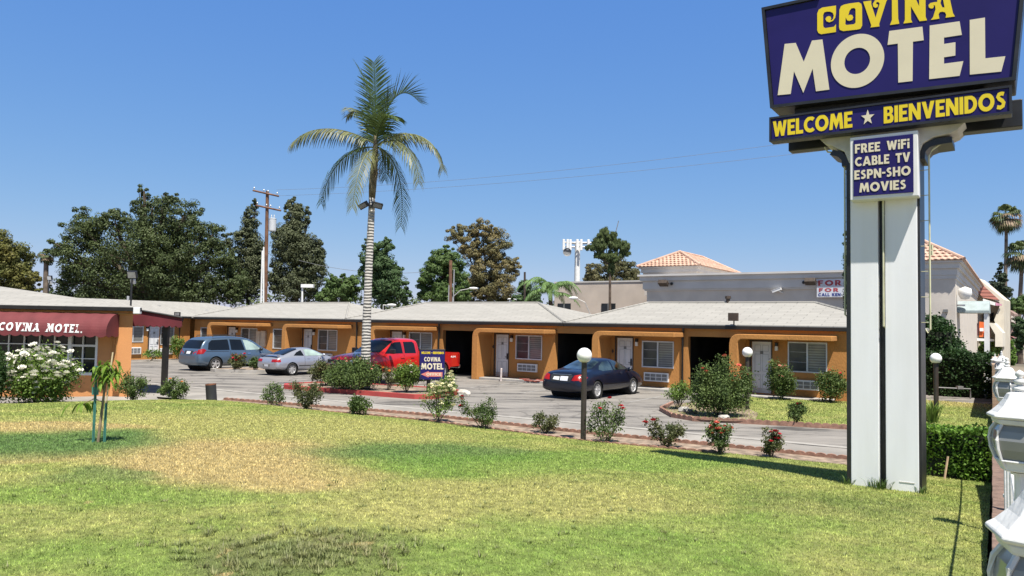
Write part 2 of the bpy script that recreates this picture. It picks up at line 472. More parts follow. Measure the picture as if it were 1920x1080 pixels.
def asphalt_material():
    m = bpy.data.materials.new('asphalt')
    n, l, b = nodes_of(m)
    tc = n.new('ShaderNodeTexCoord')
    mp = n.new('ShaderNodeMapping'); mp.inputs['Rotation'].default_value = (0, 0, 0.15); mp.inputs['Scale'].default_value = (0.22, 0.9, 1)
    l.new(tc.outputs['Object'], mp.inputs[0])
    a = n.new('ShaderNodeTexNoise'); a.inputs['Scale'].default_value = 1.6; a.inputs['Detail'].default_value = 9; a.inputs['Roughness'].default_value = 0.72
    l.new(mp.outputs[0], a.inputs['Vector'])
    r = n.new('ShaderNodeValToRGB')
    e = r.color_ramp.elements
    e[0].position, e[0].color = 0.39, (0.062, 0.058, 0.055, 1)
    e[1].position, e[1].color = 0.66, (0.25, 0.232, 0.212, 1)
    k = e.new(0.48); k.color = (0.185, 0.172, 0.158, 1)
    l.new(a.outputs['Fac'], r.inputs[0])
    vo = n.new('ShaderNodeTexVoronoi'); vo.feature = 'DISTANCE_TO_EDGE'; vo.inputs['Scale'].default_value = 0.33
    nd = n.new('ShaderNodeTexNoise'); nd.inputs['Scale'].default_value = 1.2; nd.inputs['Detail'].default_value = 6
    l.new(tc.outputs['Object'], nd.inputs['Vector'])
    ad = n.new('ShaderNodeVectorMath'); ad.operation = 'MULTIPLY_ADD'; ad.inputs[1].default_value = (1.6, 1.6, 0)
    l.new(nd.outputs['Color'], ad.inputs[0]); l.new(tc.outputs['Object'], ad.inputs[2])
    l.new(ad.outputs[0], vo.inputs['Vector'])
    cr = n.new('ShaderNodeMapRange'); cr.inputs['From Min'].default_value = 0.0; cr.inputs['From Max'].default_value = 0.022; cr.inputs['To Min'].default_value = 0.62
    l.new(vo.outputs['Distance'], cr.inputs['Value'])
    hs = n.new('ShaderNodeHueSaturation'); l.new(cr.outputs[0], hs.inputs['Value']); l.new(r.outputs[0], hs.inputs['Color'])
    f = n.new('ShaderNodeTexNoise'); f.inputs['Scale'].default_value = 60; f.inputs['Detail'].default_value = 3
    l.new(tc.outputs['Object'], f.inputs['Vector'])
    mr = n.new('ShaderNodeMapRange'); mr.inputs['To Min'].default_value = .7; mr.inputs['To Max'].default_value = 1.3; l.new(f.outputs['Fac'], mr.inputs['Value'])
    h2 = n.new('ShaderNodeHueSaturation'); l.new(mr.outputs[0], h2.inputs['Value']); l.new(hs.outputs[0], h2.inputs['Color'])
    l.new(h2.outputs[0], b.inputs['Base Color'])
    b.inputs['Roughness'].default_value = 0.9
    bp = n.new('ShaderNodeBump'); bp.inputs['Strength'].default_value = 0.35; bp.inputs['Distance'].default_value = 0.01
    l.new(f.outputs['Fac'], bp.inputs['Height']); l.new(bp.outputs[0], b.inputs['Normal'])
    return m

M_ASPH = asphalt_material()
M_CONC = mat('concrete', (0.36, 0.345, 0.325), 0.85, 0.14, 2.2, 0.2, 60)
M_DRIVE = mat('driveway_concrete', (0.265, 0.248, 0.226), 0.88, 0.16, 0.7, 0.2, 60, detail=9)
M_SOIL = mat('soil', (0.27, 0.205, 0.155), 0.95, 0.3, 5, 0.9, 25)
M_LAWN = lawn_material('lawn', False)
M_BLADE = lawn_material('grass_blades', True)

def flat(z):
    return lambda x, y: np.full(np.shape(x), z)
def struct(name, mb, m, parent=None):
    return tag(mb.build(name, m, parent), kind='structure')
mb = MB(); R0 = 3500
mb.quad((-R0, -R0, -0.06), (R0, -R0, -0.06), (R0, R0, -0.06), (-R0, R0, -0.06))
struct('ground', mb, mat('dirt', (0.20, 0.17, 0.13), 0.95, 0.25, 0.05, 0.2, 3))
def uvq(t0, t1, v0, v1):
    return [W(t0, v0), W(t1, v0), W(t1, v1), W(t0, v1)]
mb = patch(uvq(-62, 16, 15.6, 47.5), flat(0.0), 6); struct('parking_lot', mb, M_ASPH)
# concrete apron between the lawn bed and the drain gutter
dp = [W(-24.0, 14.6)] + [W(t, v) for t, v in [(-21.5, 15.0), (-2, 15.2), (2.6, 15.2), (2.6, 18.6), (-9.5, 18.05), (-24.4, 17.35), (-29, 17.0)]] + [G(245, 742), G(-60, 748), G(-60, 762, .03), G(180, 757, .03), G(300, 751.5, .03)]
mb = patch(dp, flat(0.004), 1.5); struct('driveway', mb, M_DRIVE)
gp = [(-32, 17.22), (-24.44, 17.45), (-19.4, 17.62), (-15.3, 17.75), (-10, 18.1), (-4.5, 18.4), (2.6, 18.6)]
mb = patch([W(t, v) for t, v in gp] + [W(t, v + .27) for t, v in gp[::-1]], flat(0.008), 1.0)
struct('drain_gutter', mb, mat('gutter_concrete', (0.315, 0.298, 0.275), 0.85, 0.1, 3))
# lawn
LAWN_POLY = [G(1590, 872, .05), G(1345, 848, .05), G(1095, 827, .05), G(940, 806, .05), G(790, 787, .05), G(690, 777.5, .05), G(560, 768, .05), G(470, 757.5, .05), G(400, 753, .05), G(300, 752.5, .05), G(180, 757.5, .05), G(0, 765, .05), G(-160, 772, .05)]
LAWN_POLY += [Vector((-26, 8, 0)), Vector((-22, -6, 0)), Vector((-3.9, -6, 0)), Vector((-.1, 0, 0)), Vector((9.35, 14.8, 0))]
LP2 = [(p.x, p.y) for p in LAWN_POLY]
mb = patch(LAWN_POLY, lawn_z, 0.45)
lo = struct('lawn', mb, M_LAWN)
for p in lo.data.polygons: p.use_smooth = True
# rose bed soil
bp_ = [G(*q, .03) for q in [(1590, 872), (1345, 848), (1095, 827), (940, 806), (790, 787), (690, 777.5), (560, 768), (470, 757.5), (405, 752.5)]]
bf = [G(*q, .03) for q in [(420, 749), (500, 755), (620, 765), (700, 770), (790, 778), (940, 795), (1095, 812), (1345, 836), (1590, 861)]]
struct('rose_bed_soil', patch(bp_ + bf, flat(0.035), 0.4), M_SOIL)
# parking lines
lm = mat('line_paint', (0.40, 0.39, 0.38), 0.8, 0.3, 2.2, col2=(0.16, 0.155, 0.15), detail=9)
mb = MB()
for t in [-38.5, -35.7, -32.9, -30.1, -27.3, -24.5, -21.7, -18.9, -16.1, -14.4, -11.4, -8.6]:
    q = [W(t - .045, 24.6, .006), W(t + .045, 24.6, .006), W(t + .045, 29.2, .006), W(t - .045, 29.2, .006)]
    mb.quad(*q)
struct('parking_lines', mb, lm)

# grass blades: one counted-by-nobody sheet of mown grass
def grass(name, poly, n, sampler, hgt, wid, zf, m, seed):
    rng = np.random.default_rng(seed)
    P = sampler(rng, n)
    P = P[inside(P, poly)]
    k = len(P)
    Y = np.maximum(P[:, 1], 3.0)
    sc = np.clip((Y / 7.0) ** .75, 0.75, 1.9)
    h = hgt * (0.5 + rng.random(k)) * np.clip(sc, .9, 1.25); wd = wid * sc * (0.7 + 0.6 * rng.random(k))
    a = rng.random(k) * 2 * PI
    z = zf(P[:, 0], P[:, 1]) - 0.003
    B = np.stack([P[:, 0], P[:, 1], z], 1)
    D = np.stack([np.cos(a), np.sin(a), np.zeros(k)], 1) * wd[:, None] * .5
    ln = rng.random((k, 2)) * 1.6 - 0.8
    T = B + np.stack([ln[:, 0] * h, ln[:, 1] * h, h], 1)
    V = np.stack([B - D, B + D, T], 1)
    me = bpy.data.meshes.new(name)
    me.vertices.add(k * 3); me.vertices.foreach_set('co', V.reshape(-1).astype(np.float32))
    me.loops.add(k * 3); me.loops.foreach_set('vertex_index', np.arange(k * 3, dtype=np.int32))
    me.polygons.add(k); me.polygons.foreach_set('loop_start', np.arange(0, k * 3, 3, dtype=np.int32))
    me.update(calc_edges=True); me.validate()
    me.materials.append(m)
    o = bpy.data.objects.new(name, me); COL.objects.link(o)
    return tag(o, kind='stuff')
def samp(rng, n):
    d = 4.2 + 21.0 * rng.random(n) ** 1.15
    x = (rng.random(n) * 2.1 - 1.15) * d * 0.75
    return np.stack([x, d], 1)
go = grass('lawn_grass', LP2, 780000, samp, 0.017, 0.0085, lawn_z, M_BLADE, 3)
tag(go, 'short mown grass of the front lawn, part green and part dried yellow', 'grass')

# coarse clumps and weeds in the worn part of the lawn
rng = np.random.default_rng(12)
Tc_ = []
for k in range(330):
    if k < 210: px, py = 560 + rng.normal() * 120, 1035 + rng.normal() * 26
    else: px, py = rng.uniform(0, 1750), 900 + 170 * rng.random() ** 1.5
    p_ = LG(px, min(py, 1120)); n_ = rng.integers(14, 34)
    a = rng.random(n_) * 2 * PI; r_ = rng.random(n_) * .05; hh = (.02 + .032 * rng.random(n_)) * (1 if k < 210 else .7); ou = hh * (.3 + .8 * rng.random(n_))
    b_ = np.stack([p_.x + r_ * np.cos(a), p_.y + r_ * np.sin(a), np.full(n_, p_.z - .004)], 1)
    d_ = np.stack([np.cos(a), np.sin(a), 0 * a], 1); w_ = np.stack([-np.sin(a), np.cos(a), 0 * a], 1) * .0045
    up_ = np.array([0, 0, 1.0])
    Tc_.append(np.stack([b_ - w_, b_ + w_, b_ + d_ * ou[:, None] + up_ * hh[:, None] + w_ * .2, b_ + d_ * ou[:, None] + up_ * hh[:, None] - w_ * .2], 1))
o = quads_mesh('lawn_weeds', np.concatenate(Tc_), mat('coarse_grass', (.14, .20, .055), .6, .25, 2, col2=(.22, .21, .09), island=.45, trans=.25))
tag(o, 'coarse dark grass clumps and weeds in the worn part of the lawn', 'weeds', kind='stuff')

# planter lawn in front of the nearest room, and the strip behind the pole
def rear_z(x, y):
    return np.full(np.shape(x), 0.06)
rear = [G(*q, .05) for q in [(1245, 767), (1262, 779), (1300, 786), (1400, 791), (1590, 801.5)]] + [W(-1.2, 21.9), W(1.9, 21.6)] + [W(.35, 33.0), W(-4.3, 33.0), W(-4.3, 30.35), W(-7.95, 29.2), W(-8.6, 29.2), W(-9.4, 26.5), W(-9.5, 24.0)]
struct('planter_lawn', patch(rear, rear_z, 0.6), M_LAWN)
RP2 = [(p.x, p.y) for p in rear]
def samp2(rng, n):
    c = np.array(RP2); lo_, hi = c.min(0), c.max(0)
    return lo_ + rng.random((n, 2)) * (hi - lo_)
g2 = grass('planter_grass', RP2, 60000, samp2, 0.03, 0.012, rear_z, M_BLADE, 4)
tag(g2, 'mown grass of the planter before the end room and behind the sign pole', 'grass')
ps = [G(*q, .065) for q in [(1246, 768), (1263, 778.5), (1300, 785.5), (1345, 788.5), (1415, 791), (1422, 775), (1400, 764), (1330, 752), (1262, 757)]]
struct('planter_soil', patch(ps, flat(0.068), 0.5), M_SOIL)

# raised islands with kerbs
def island(name, poly, h, kerbm, label, soil=True, wk=0.16):
    P = [Vector((p.x, p.y)) for p in poly]
    c = sum(P, Vector((0, 0))) / len(P)
    n = len(P)
    inn = []
    for i in range(n):
        a, b, d = P[i - 1], P[i], P[(i + 1) % n]
        e1, e2 = (b - a).normalized(), (d - b).normalized()
        nn = (Vector((-e1.y, e1.x)) + Vector((-e2.y, e2.x))).normalized()
        if (c - b).dot(nn) < 0: nn = -nn
        inn.append(b + nn * wk)
    mb = MB()
    for i in range(n):
        a, b, ai, bi = P[i], P[(i + 1) % n], inn[i], inn[(i + 1) % n]
        mb.quad((a.x, a.y, -.02), (b.x, b.y, -.02), (b.x, b.y, h), (a.x, a.y, h))
        mb.quad((a.x, a.y, h), (b.x, b.y, h), (bi.x, bi.y, h), (ai.x, ai.y, h))
        mb.quad((bi.x, bi.y, h), (bi.x, bi.y, 0), (ai.x, ai.y, 0), (ai.x, ai.y, h))
    k = tag(mb.build(name, kerbm), kind='structure')
    struct(name + '_soil', patch([(p.x, p.y) for p in inn], flat(h - .03), .5), M_SOIL)
    return k
M_RED = mat('red_kerb_paint', (0.42, 0.055, 0.05), 0.7, 0.2, 2.5, 0.2, 40, col2=(0.30, 0.05, 0.045))
ISL_Z = 0.13
isl = [W(t, v) for t, v in [(-24.1, 20.0), (-23.6, 19.55), (-22.4, 19.5), (-17.4, 20.05), (-16.9, 20.5), (-17.3, 22.6), (-18.2, 23.1), (-23.2, 22.3), (-24.0, 21.3)]]
island('palm_island_kerb', isl, 0.16, M_RED, '')
isl2 = [W(t, v) for t, v in [(-33.9, 23.45), (-33.4, 23.35), (-31.3, 24.3), (-31.2, 24.9), (-31.6, 26.9), (-34.0, 26.2), (-34.4, 24.2)]]
island('car_island_kerb', isl2, 0.15, M_CONC, '')

# terracotta scalloped edging
M_TERRA = mat('terracotta', (0.30, 0.165, 0.12), 0.85, 0.22, 8, 0.3, 50)
def edging(name, label, pts, h, zf, pitch=0.2):
    mb = MB()
    for i in range(len(pts) - 1):
        a, b = pts[i], pts[i + 1]
        L = (b - a).length
        n = max(1, int(L / pitch)); st = L / n
        d = (b - a) / L; nn = Vector((-d.y, d.x, 0))
        prof = [(0, -.06)]
        for k in range(n):
            prof += [(st * (k + .5) - st * .5 * math.cos(q), h * .55 + h * .45 * math.sin(q)) for q in (0.15, .8, PI / 2, PI - .8, PI - .15)]
        prof.append((L, -.06))
        z0 = zf(a); z1 = zf(b)
        mb.prism(prof, [], lambda x, y, e: a + d * x + nn * e + Vector((0, 0, z0 + (z1 - z0) * x / L + y - a.z - (b.z - a.z) * x / L)), -.03, .03)
    o = mb.build(name, M_TERRA)
    return tag(o, label, 'garden edging', 'scalloped terracotta edgings')
lz = lambda p: 0.03
edging('scalloped_edging', 'terracotta scalloped edging along the driveway side of the front rose bed', [G(*q, .03) for q in [(420, 750), (500, 756), (620, 766), (700, 771.5), (790, 779), (940, 796), (1095, 813), (1345, 837), (1590, 862)]], .09, lz)
edging('scalloped_edging', 'terracotta scalloped edging between the front lawn and rose bed', [G(*q, .05) for q in [(420, 754.5), (470, 758), (560, 768.5), (690, 778.5), (790, 788), (940, 807), (1095, 828), (1345, 849)]], .07, lz)
edging('scalloped_edging', 'terracotta scalloped edging round the planter lawn of the end room', [G(*q, .04) for q in [(1262, 757), (1238, 768), (1260, 780), (1300, 787), (1400, 792), (1590, 802.5)]] + [W(-1.2, 21.85)], .11, lz)

# ================================================================== MOTEL
M_STUC = mat('orange_stucco', (0.49, 0.222, 0.060), 0.9, 0.14, 1.3, 0.7, 22, detail=9, stretch=(1, 1, .4), col2=(0.395, 0.178, 0.050))
def shingle(name, c, vec_scale=1.0):
    m = bpy.data.materials.new(name)
    n, l, b = nodes_of(m)
    tc = n.new('ShaderNodeTexCoord')
    br = n.new('ShaderNodeTexBrick')
    br.inputs['Scale'].default_value = 1.0
    br.inputs['Brick Width'].default_value = 0.9; br.inputs['Row Height'].default_value = 0.27
    br.inputs['Mortar Size'].default_value = 0.022
    br.inputs['Color1'].default_value = (*[x * 1.06 for x in c], 1); br.inputs['Color2'].default_value = (*[x * .93 for x in c], 1)
    br.inputs['Mortar'].default_value = (*[x * .74 for x in c], 1)
    mp = n.new('ShaderNodeMapping'); l.new(tc.outputs['Object'], mp.inputs[0]); l.new(mp.outputs[0], br.inputs['Vector'])
    nz = n.new('ShaderNodeTexNoise'); nz.inputs['Scale'].default_value = 0.8; nz.inputs['Detail'].default_value = 8
    l.new(tc.outputs['Object'], nz.inputs['Vector'])
    mr = n.new('ShaderNodeMapRange'); mr.inputs['To Min'].default_value = .93; mr.inputs['To Max'].default_value = 1.07
    l.new(nz.outputs['Fac'], mr.inputs['Value'])
    hs = n.new('ShaderNodeHueSaturation'); l.new(mr.outputs[0], hs.inputs['Value']); l.new(br.outputs['Color'], hs.inputs['Color'])
    l.new(hs.outputs[0], b.inputs['Base Color'])
    b.inputs['Roughness'].default_value = 0.9
    bp = n.new('ShaderNodeBump'); bp.inputs['Strength'].default_value = .5; bp.inputs['Distance'].default_value = .02
    l.new(br.outputs['Fac'], bp.inputs['Height']); bp.invert = True; l.new(bp.outputs[0], b.inputs['Normal'])
    return m
M_STUCO = mat('office_stucco', (0.60, 0.275, 0.105), 0.9, 0.05, 0.9, 0.5, 34, detail=7)
M_SHING = shingle('pale_shingle', (0.295, 0.285, 0.265))
M_GUT = mat('dark_gutter', (0.014, 0.012, 0.010), 0.5, 0.2, 4)
M_WHITE = mat('white_paint', (0.74, 0.74, 0.73), 0.5, 0.05, 3)
M_DOOR = mat('door_paint', (0.70, 0.71, 0.73), 0.45, 0.04, 2)
M_MOULD = mat('moulding_groove_shade', (0.46, 0.47, 0.49), 0.5, 0.04, 2)  # greyer than the door: groove shade of the panels put into the colour
M_DARKWOOD = mat('dark_trim', (0.06, 0.042, 0.03), 0.6, 0.2, 6)
M_ALU = mat('aluminium', (0.62, 0.63, 0.64), 0.4, 0.06, 4, metal=0.3)
M_GLASS = glass('window_glass', (0.02, 0.023, 0.025), 0.05)
def blind_mat():
    m = bpy.data.materials.new('blinds')
    n, l, b = nodes_of(m)
    tc = n.new('ShaderNodeTexCoord')
    wv = n.new('ShaderNodeTexWave'); wv.bands_direction = 'Z'; wv.inputs['Scale'].default_value = 3.2; wv.inputs['Distortion'].default_value = 0.4
    l.new(tc.outputs['Object'], wv.inputs['Vector'])
    nz = n.new('ShaderNodeTexNoise'); nz.inputs['Scale'].default_value = 1.3; l.new(tc.outputs['Object'], nz.inputs['Vector'])
    ma = n.new('ShaderNodeMath'); ma.operation = 'MULTIPLY'; l.new(wv.outputs['Fac'], ma.inputs[0]); l.new(nz.outputs['Fac'], ma.inputs[1])
    mx = n.new('ShaderNodeMix'); mx.data_type = 'RGBA'
    mr = n.new('ShaderNodeMapRange'); mr.inputs['From Max'].default_value = .45; l.new(ma.outputs[0], mr.inputs['Value'])
    l.new(mr.outputs[0], mx.inputs['Factor'])
    mx.inputs['A'].default_value = (.12, .12, .112, 1); mx.inputs['B'].default_value = (.25, .25, .235, 1)
    l.new(mx.outputs['Result'], b.inputs['Base Color'])
    b.inputs['Roughness'].default_value = 0.25; b.inputs['Coat Weight'].default_value = 0.7; b.inputs['Coat Roughness'].default_value = .03
    return m
M_BLIND = blind_mat()
M_BLINDDK = mat('screened_glass', (0.055, 0.057, 0.056), 0.3, 0.3, 1.2, coat=0.5)
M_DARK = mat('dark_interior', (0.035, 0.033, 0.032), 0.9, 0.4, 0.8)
M_LAMPW = mat('lamp_glass', (0.75, 0.75, 0.72), 0.3, 0.04, 3)
M_BLACK = mat('black_paint', (0.015, 0.015, 0.017), 0.45, 0.2, 5)
M_GREYM = mat('grey_metal', (0.20, 0.20, 0.20), 0.5, 0.15, 5)
M_GALV = mat('galvanised', (0.48, 0.48, 0.48), 0.45, 0.12, 6, metal=0.4)

class UVT:
    """a thing whose parts are given in the street frame (t along the front, v away from the street)"""
    def __init__(s, name, label, cat, t, v, z=0.0, group=None):
        s.o = (t, v, z)
        s.root = thing(name, label, cat, W(t, v, z), -YAW, group)
    def part(s, name, mb, m, parent=None, **k):
        return mb.build(name, m, parent or s.root, off=s.o, **k)
def wall_front(mb, t0, t1, z0, z1, v, ops, depth=0.25):
    ts = sorted({t0, t1, *[o[0] for o in ops], *[o[1] for o in ops]})
    zs = sorted({z0, z1, *[o[2] for o in ops], *[o[3] for o in ops]})
    for i in range(len(ts) - 1):
        for j in range(len(zs) - 1):
            ct, cz = (ts[i] + ts[i + 1]) / 2, (zs[j] + zs[j + 1]) / 2
            if any(o[0] < ct < o[1] and o[2] < cz < o[3] for o in ops): continue
            mb.quad((ts[i], v, zs[j]), (ts[i + 1], v, zs[j]), (ts[i + 1], v, zs[j + 1]), (ts[i], v, zs[j + 1]))
    for a, b, c, d in ops:
        mb.quad((a, v, c), (a, v, d), (a, v + depth, d), (a, v + depth, c))
        mb.quad((b, v, c), (b, v + depth, c), (b, v + depth, d), (b, v, d))
        mb.quad((a, v, d), (b, v, d), (b, v + depth, d), (a, v + depth, d))
        mb.quad((a, v, c), (a, v + depth, c), (b, v + depth, c), (b, v, c))
def hip(mb, t0, t1, v0, v1, z, rise, runl, runr, th=0.10):
    vm = (v0 + v1) / 2
    A, B, Cc, D = (t0, v0), (t1, v0), (t1, v1), (t0, v1)
    R1, R2 = (t0 + runl, vm, z + rise), (t1 - runr, vm, z + rise)
    P = [(*q, z) for q in (A, B, Cc, D)]
    mb.quad(P[0], P[1], R2, R1); mb.quad(P[2], P[3], R1, R2); mb.quad(P[1], P[2], R2); mb.quad(P[3], P[0], R1)
    L = [(*q, z - th) for q in (A, B, Cc, D)]
    mb.quad(*L[::-1])
    for i in range(4):
        j = (i + 1) % 4
        mb.quad(L[i], L[j], P[j], P[i])

class Frame:
    """maps wall coordinates (a along the wall, d out of it, z) to builder coordinates"""
    def __init__(s, fn): s.fn = fn
    def box(s, mb, a0, a1, d0, d1, z0, z1):
        n = MB(); n.box(a0, a1, d0, d1, z0, z1)
        mb.add([s.fn(*p) for p in n.v], n.f)
def window(T, fr, a0, a1, z0, z1, split=0.5, left_dark=True, label=None):
    mb = MB()
    w_ = .045
    for q in [(a0, a1, z0 - .005, z0 + w_), (a0, a1, z1 - w_, z1 + .005)]:
        fr.box(mb, q[0], q[1], -.10, .025, q[2], q[3])
    for q in [(a0, a0 + w_), (a1 - w_, a1)]:
        fr.box(mb, q[0], q[1], -.098, .022, z0 + w_, z1 - w_)
    am = a0 + (a1 - a0) * split
    fr.box(mb, am - .03, am + .03, -.098, .022, z0 + w_, z1 - w_)
    f = T.part('window', mb, M_ALU)
    if label: f['label'] = label
    m1 = MB(); fr.box(m1, a0 + w_, am - .03, -.09, -.05, z0 + w_, z1 - w_)
    T.part('pane', m1, M_BLINDDK if left_dark else M_BLIND, f)
    m2 = MB(); fr.box(m2, am + .03, a1 - w_, -.09, -.03, z0 + w_, z1 - w_)
    T.part('pane', m2, M_BLIND, f)
    m3 = MB()
    for k in (1, 2):
        zz = z0 + (z1 - z0) * k / 3
        fr.box(m3, a0 + w_, am - .03, -.05, -.038, zz - .006, zz + .006)
    T.part('screen_bar', m3, M_GALV, f)
    return f
def door(T, fr, a0, a1, z0, z1):
    mb = MB()
    fr.box(mb, a0, a1, -.10, -.05, z0, z1)
    w_ = a1 - a0; h = z1 - z0
    d = T.part('door', mb, M_DOOR)
    m2 = MB()
    for i in (0, 1):
        x0 = a0 + w_ * (.14 + .40 * i); x1 = x0 + w_ * .32
        for c, e in ((.06, .36), (.42, .76), (.81, .94)):
            za, zb = z0 + h * c, z0 + h * e
            for q in [(x0, x1, za, za + .018), (x0, x1, zb - .018, zb), (x0, x0 + .018, za + .018, zb - .018), (x1 - .018, x1, za + .018, zb - .018)]:
                fr.box(m2, q[0], q[1], -.05, -.038, q[2], q[3])
    T.part('panel_moulding', m2, M_MOULD, d)
    m3 = MB(); fr.box(m3, a1 - .11, a1 - .045, -.05, -.02, z0 + .82, z0 + 1.12); fr.box(m3, a1 - .20, a1 - .10, -.035, -.01, z0 + .93, z0 + .955)
    T.part('handle', m3, M_BLACK, d)
    m4 = MB(); fr.box(m4, a0 + w_ * .42, a0 + w_ * .58, -.05, -.034, z0 + h * .76, z0 + h * .82)
    T.part('number_plate', m4, M_GREYM, d)
    m5 = MB()
    fr.box(m5, a0 - .09, a0 - .005, -.06, .018, z0, z1 + .075); fr.box(m5, a1 + .005, a1 + .05, -.06, .018, z0, z1 + .075); fr.box(m5, a0 - .005, a1 + .005, -.06, .018, z1 + .005, z1 + .075)
    T.part('door_frame', m5, M_DARKWOOD, d)
    m6 = MB(); fr.box(m6, a0 + .01, a1 - .01, -.05, -.045, z0 + .01, z0 + .2)
    T.part('kick_plate', m6, M_GALV, d)
    return d
def porch_light(T, fr, a, z):
    mb = MB(); fr.box(mb, a - .05, a + .05, .003, .14, z - .02, z + .1); fr.box(mb, a - .065, a + .065, .003, .16, z + .1, z + .12)
    o = T.part('porch_light', mb, M_BLACK, bevel=.01)
    m2 = MB(); fr.box(m2, a - .055, a + .055, .02, .15, z - .2, z - .02)
    T.part('shade', m2, M_LAMPW, o, bevel=.02)
def ac_unit(T, fr, a0, a1, z0, z1):
    mb = MB()
    fr.box(mb, a0, a1, -.2, .10, z0, z1)
    o = T.part('air_conditioner', mb, M_WHITE, bevel=.01)
    m2 = MB()
    nx = 4; bw = (a1 - a0 - .1) / nx
    for i in range(nx):
        for j in range(2):
            zz = (z1 - z0 - .09) / 2
            fr.box(m2, a0 + .05 + i * bw + .015, a0 + .05 + (i + 1) * bw - .015, .10, .108, z0 + .045 + j * zz + .012, z0 + .045 + (j + 1) * zz - .012)
    T.part('grille', m2, M_GREYM, o)

V0 = 30.5
ZE = 2.70
T = UVT('motel_building', 'long orange stucco motel row with three pale hipped roofs and open carports', 'motel', -24.7, V0)
TF = Frame(lambda a, d, z: (a, V0 - d, z))
DOORS = [-42.38, -35.22, -28.2, -21.32, -14.78, -8.86]
WINS = [(-45.3, -43.7, .98, 2.08), (-41.05, -39.45, .98, 2.12), (-37.95, -36.2, .92, 2.12), (-33.95, -32.35, .95, 2.15), (-26.93, -25.35, .95, 2.15), (-20.14, -18.65, 1.0, 2.15), (-13.58, -12.13, .92, 2.05), (-7.47, -6.03, 1.02, 2.18)]
GARS = [(-24.65, -22.3), (-17.95, -15.5), (-11.5, -9.48)]
ACS = [(-19.98, -18.88, .42, .80), (-13.45, -12.33, .33, .71), (-7.42, -6.32, .36, .73), (-26.8, -25.7, .40, .78), (-33.8, -32.7, .4, .78)]
WINGS = [(-42.95, -38.05), (-35.75, -31.13), (-28.75, -24.95), (-21.9, -17.86), (-15.42, -11.67), (-9.42, -5.66)]
ops = [(d, d + .75, .13, 2.15) for d in DOORS] + [(-29.95, -29.3, .13, 2.1)] + [(a, b, c, d) for a, b, c, d in WINS] + [(a, b, 0.0, 2.29) for a, b in GARS] + [(a + .02, b - .02, c + .02, d - .02) for a, b, c, d in ACS]
mb = MB()
wall_front(mb, -46.0, -3.6, -.05, ZE - .02, V0, ops, .25)
for t in (-46.0, -3.6):
    mb.quad((t, V0, -.05), (t, V0 + 8, -.05), (t, V0 + 8, ZE - .02), (t, V0, ZE - .02))
mb.quad((-46, V0 + 8, -.05), (-3.6, V0 + 8, -.05), (-3.6, V0 + 8, ZE - .02), (-46, V0 + 8, ZE - .02))
T.part('wall', mb, M_STUC, recalc=False)
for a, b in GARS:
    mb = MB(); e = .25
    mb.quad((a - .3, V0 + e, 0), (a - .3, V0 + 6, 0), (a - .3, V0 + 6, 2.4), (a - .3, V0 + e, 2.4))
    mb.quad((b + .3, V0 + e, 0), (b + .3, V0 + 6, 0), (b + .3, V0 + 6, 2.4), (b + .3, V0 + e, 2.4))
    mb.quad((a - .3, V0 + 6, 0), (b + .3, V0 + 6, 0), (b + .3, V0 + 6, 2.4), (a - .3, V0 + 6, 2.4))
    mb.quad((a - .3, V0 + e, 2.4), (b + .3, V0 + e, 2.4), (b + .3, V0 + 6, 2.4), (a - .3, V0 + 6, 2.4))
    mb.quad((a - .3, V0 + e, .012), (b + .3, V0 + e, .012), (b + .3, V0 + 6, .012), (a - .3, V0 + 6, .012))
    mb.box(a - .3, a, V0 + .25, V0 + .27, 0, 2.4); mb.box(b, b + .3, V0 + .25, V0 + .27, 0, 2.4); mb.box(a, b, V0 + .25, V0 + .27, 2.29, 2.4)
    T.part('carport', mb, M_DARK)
for d in DOORS: door(T, TF, d, d + .75, .13, 2.15)
door(T, TF, -29.95, -29.3, .13, 2.1)
for i, (a, b, c, d) in enumerate(WINS): window(T, TF, a, b, c, d, .5 if i != 2 else .62)
for q in ACS: ac_unit(T, TF, *q)
for d in DOORS: porch_light(T, TF, d + .98, 2.02)
for k, (a, b) in enumerate(WINGS):
    mb = MB()
    zt, zb_, r = 2.44, 2.25, .34
    prof = [(a, -.03)] + [(a + r - r * math.cos(q), zt - r + r * math.sin(q)) for q in (0, .4, .8, 1.2, PI / 2)] + [(b, zt), (b, zb_)] + [(a + .33 + .16 - .16 * math.sin(q), zb_ - .16 + .16 * math.cos(q)) for q in (0, .5, 1.05, PI / 2)] + [(a + .33, -.03)]
    vf = 29.35 if k != 5 else 29.4
    mb.prism(prof, [], lambda x, y, e: (x, e, y), vf, V0 - .003)
    T.part('canopy_wall', mb, M_STUC, bevel=.06, seg=3)
    mb = MB(); mb.box(a + .34, b - .1, V0 - 1.0, V0 - .004, -.02, .10 if k < 5 else .09)
    T.part('stoop', mb, M_CONC, bevel=.01)
    m2 = MB(); c = Vector((a + .75 - .3, 0, 1.55))
    m2.prism([(c.x, c.z - .1), (c.x + .06, c.z), (c.x, c.z + .1), (c.x - .06, c.z)], [], lambda x, y, e: (x, e, y), V0 - .03, V0 - .005)
    T.part('wall_ornament', m2, M_DARKWOOD)
OV = 0.11
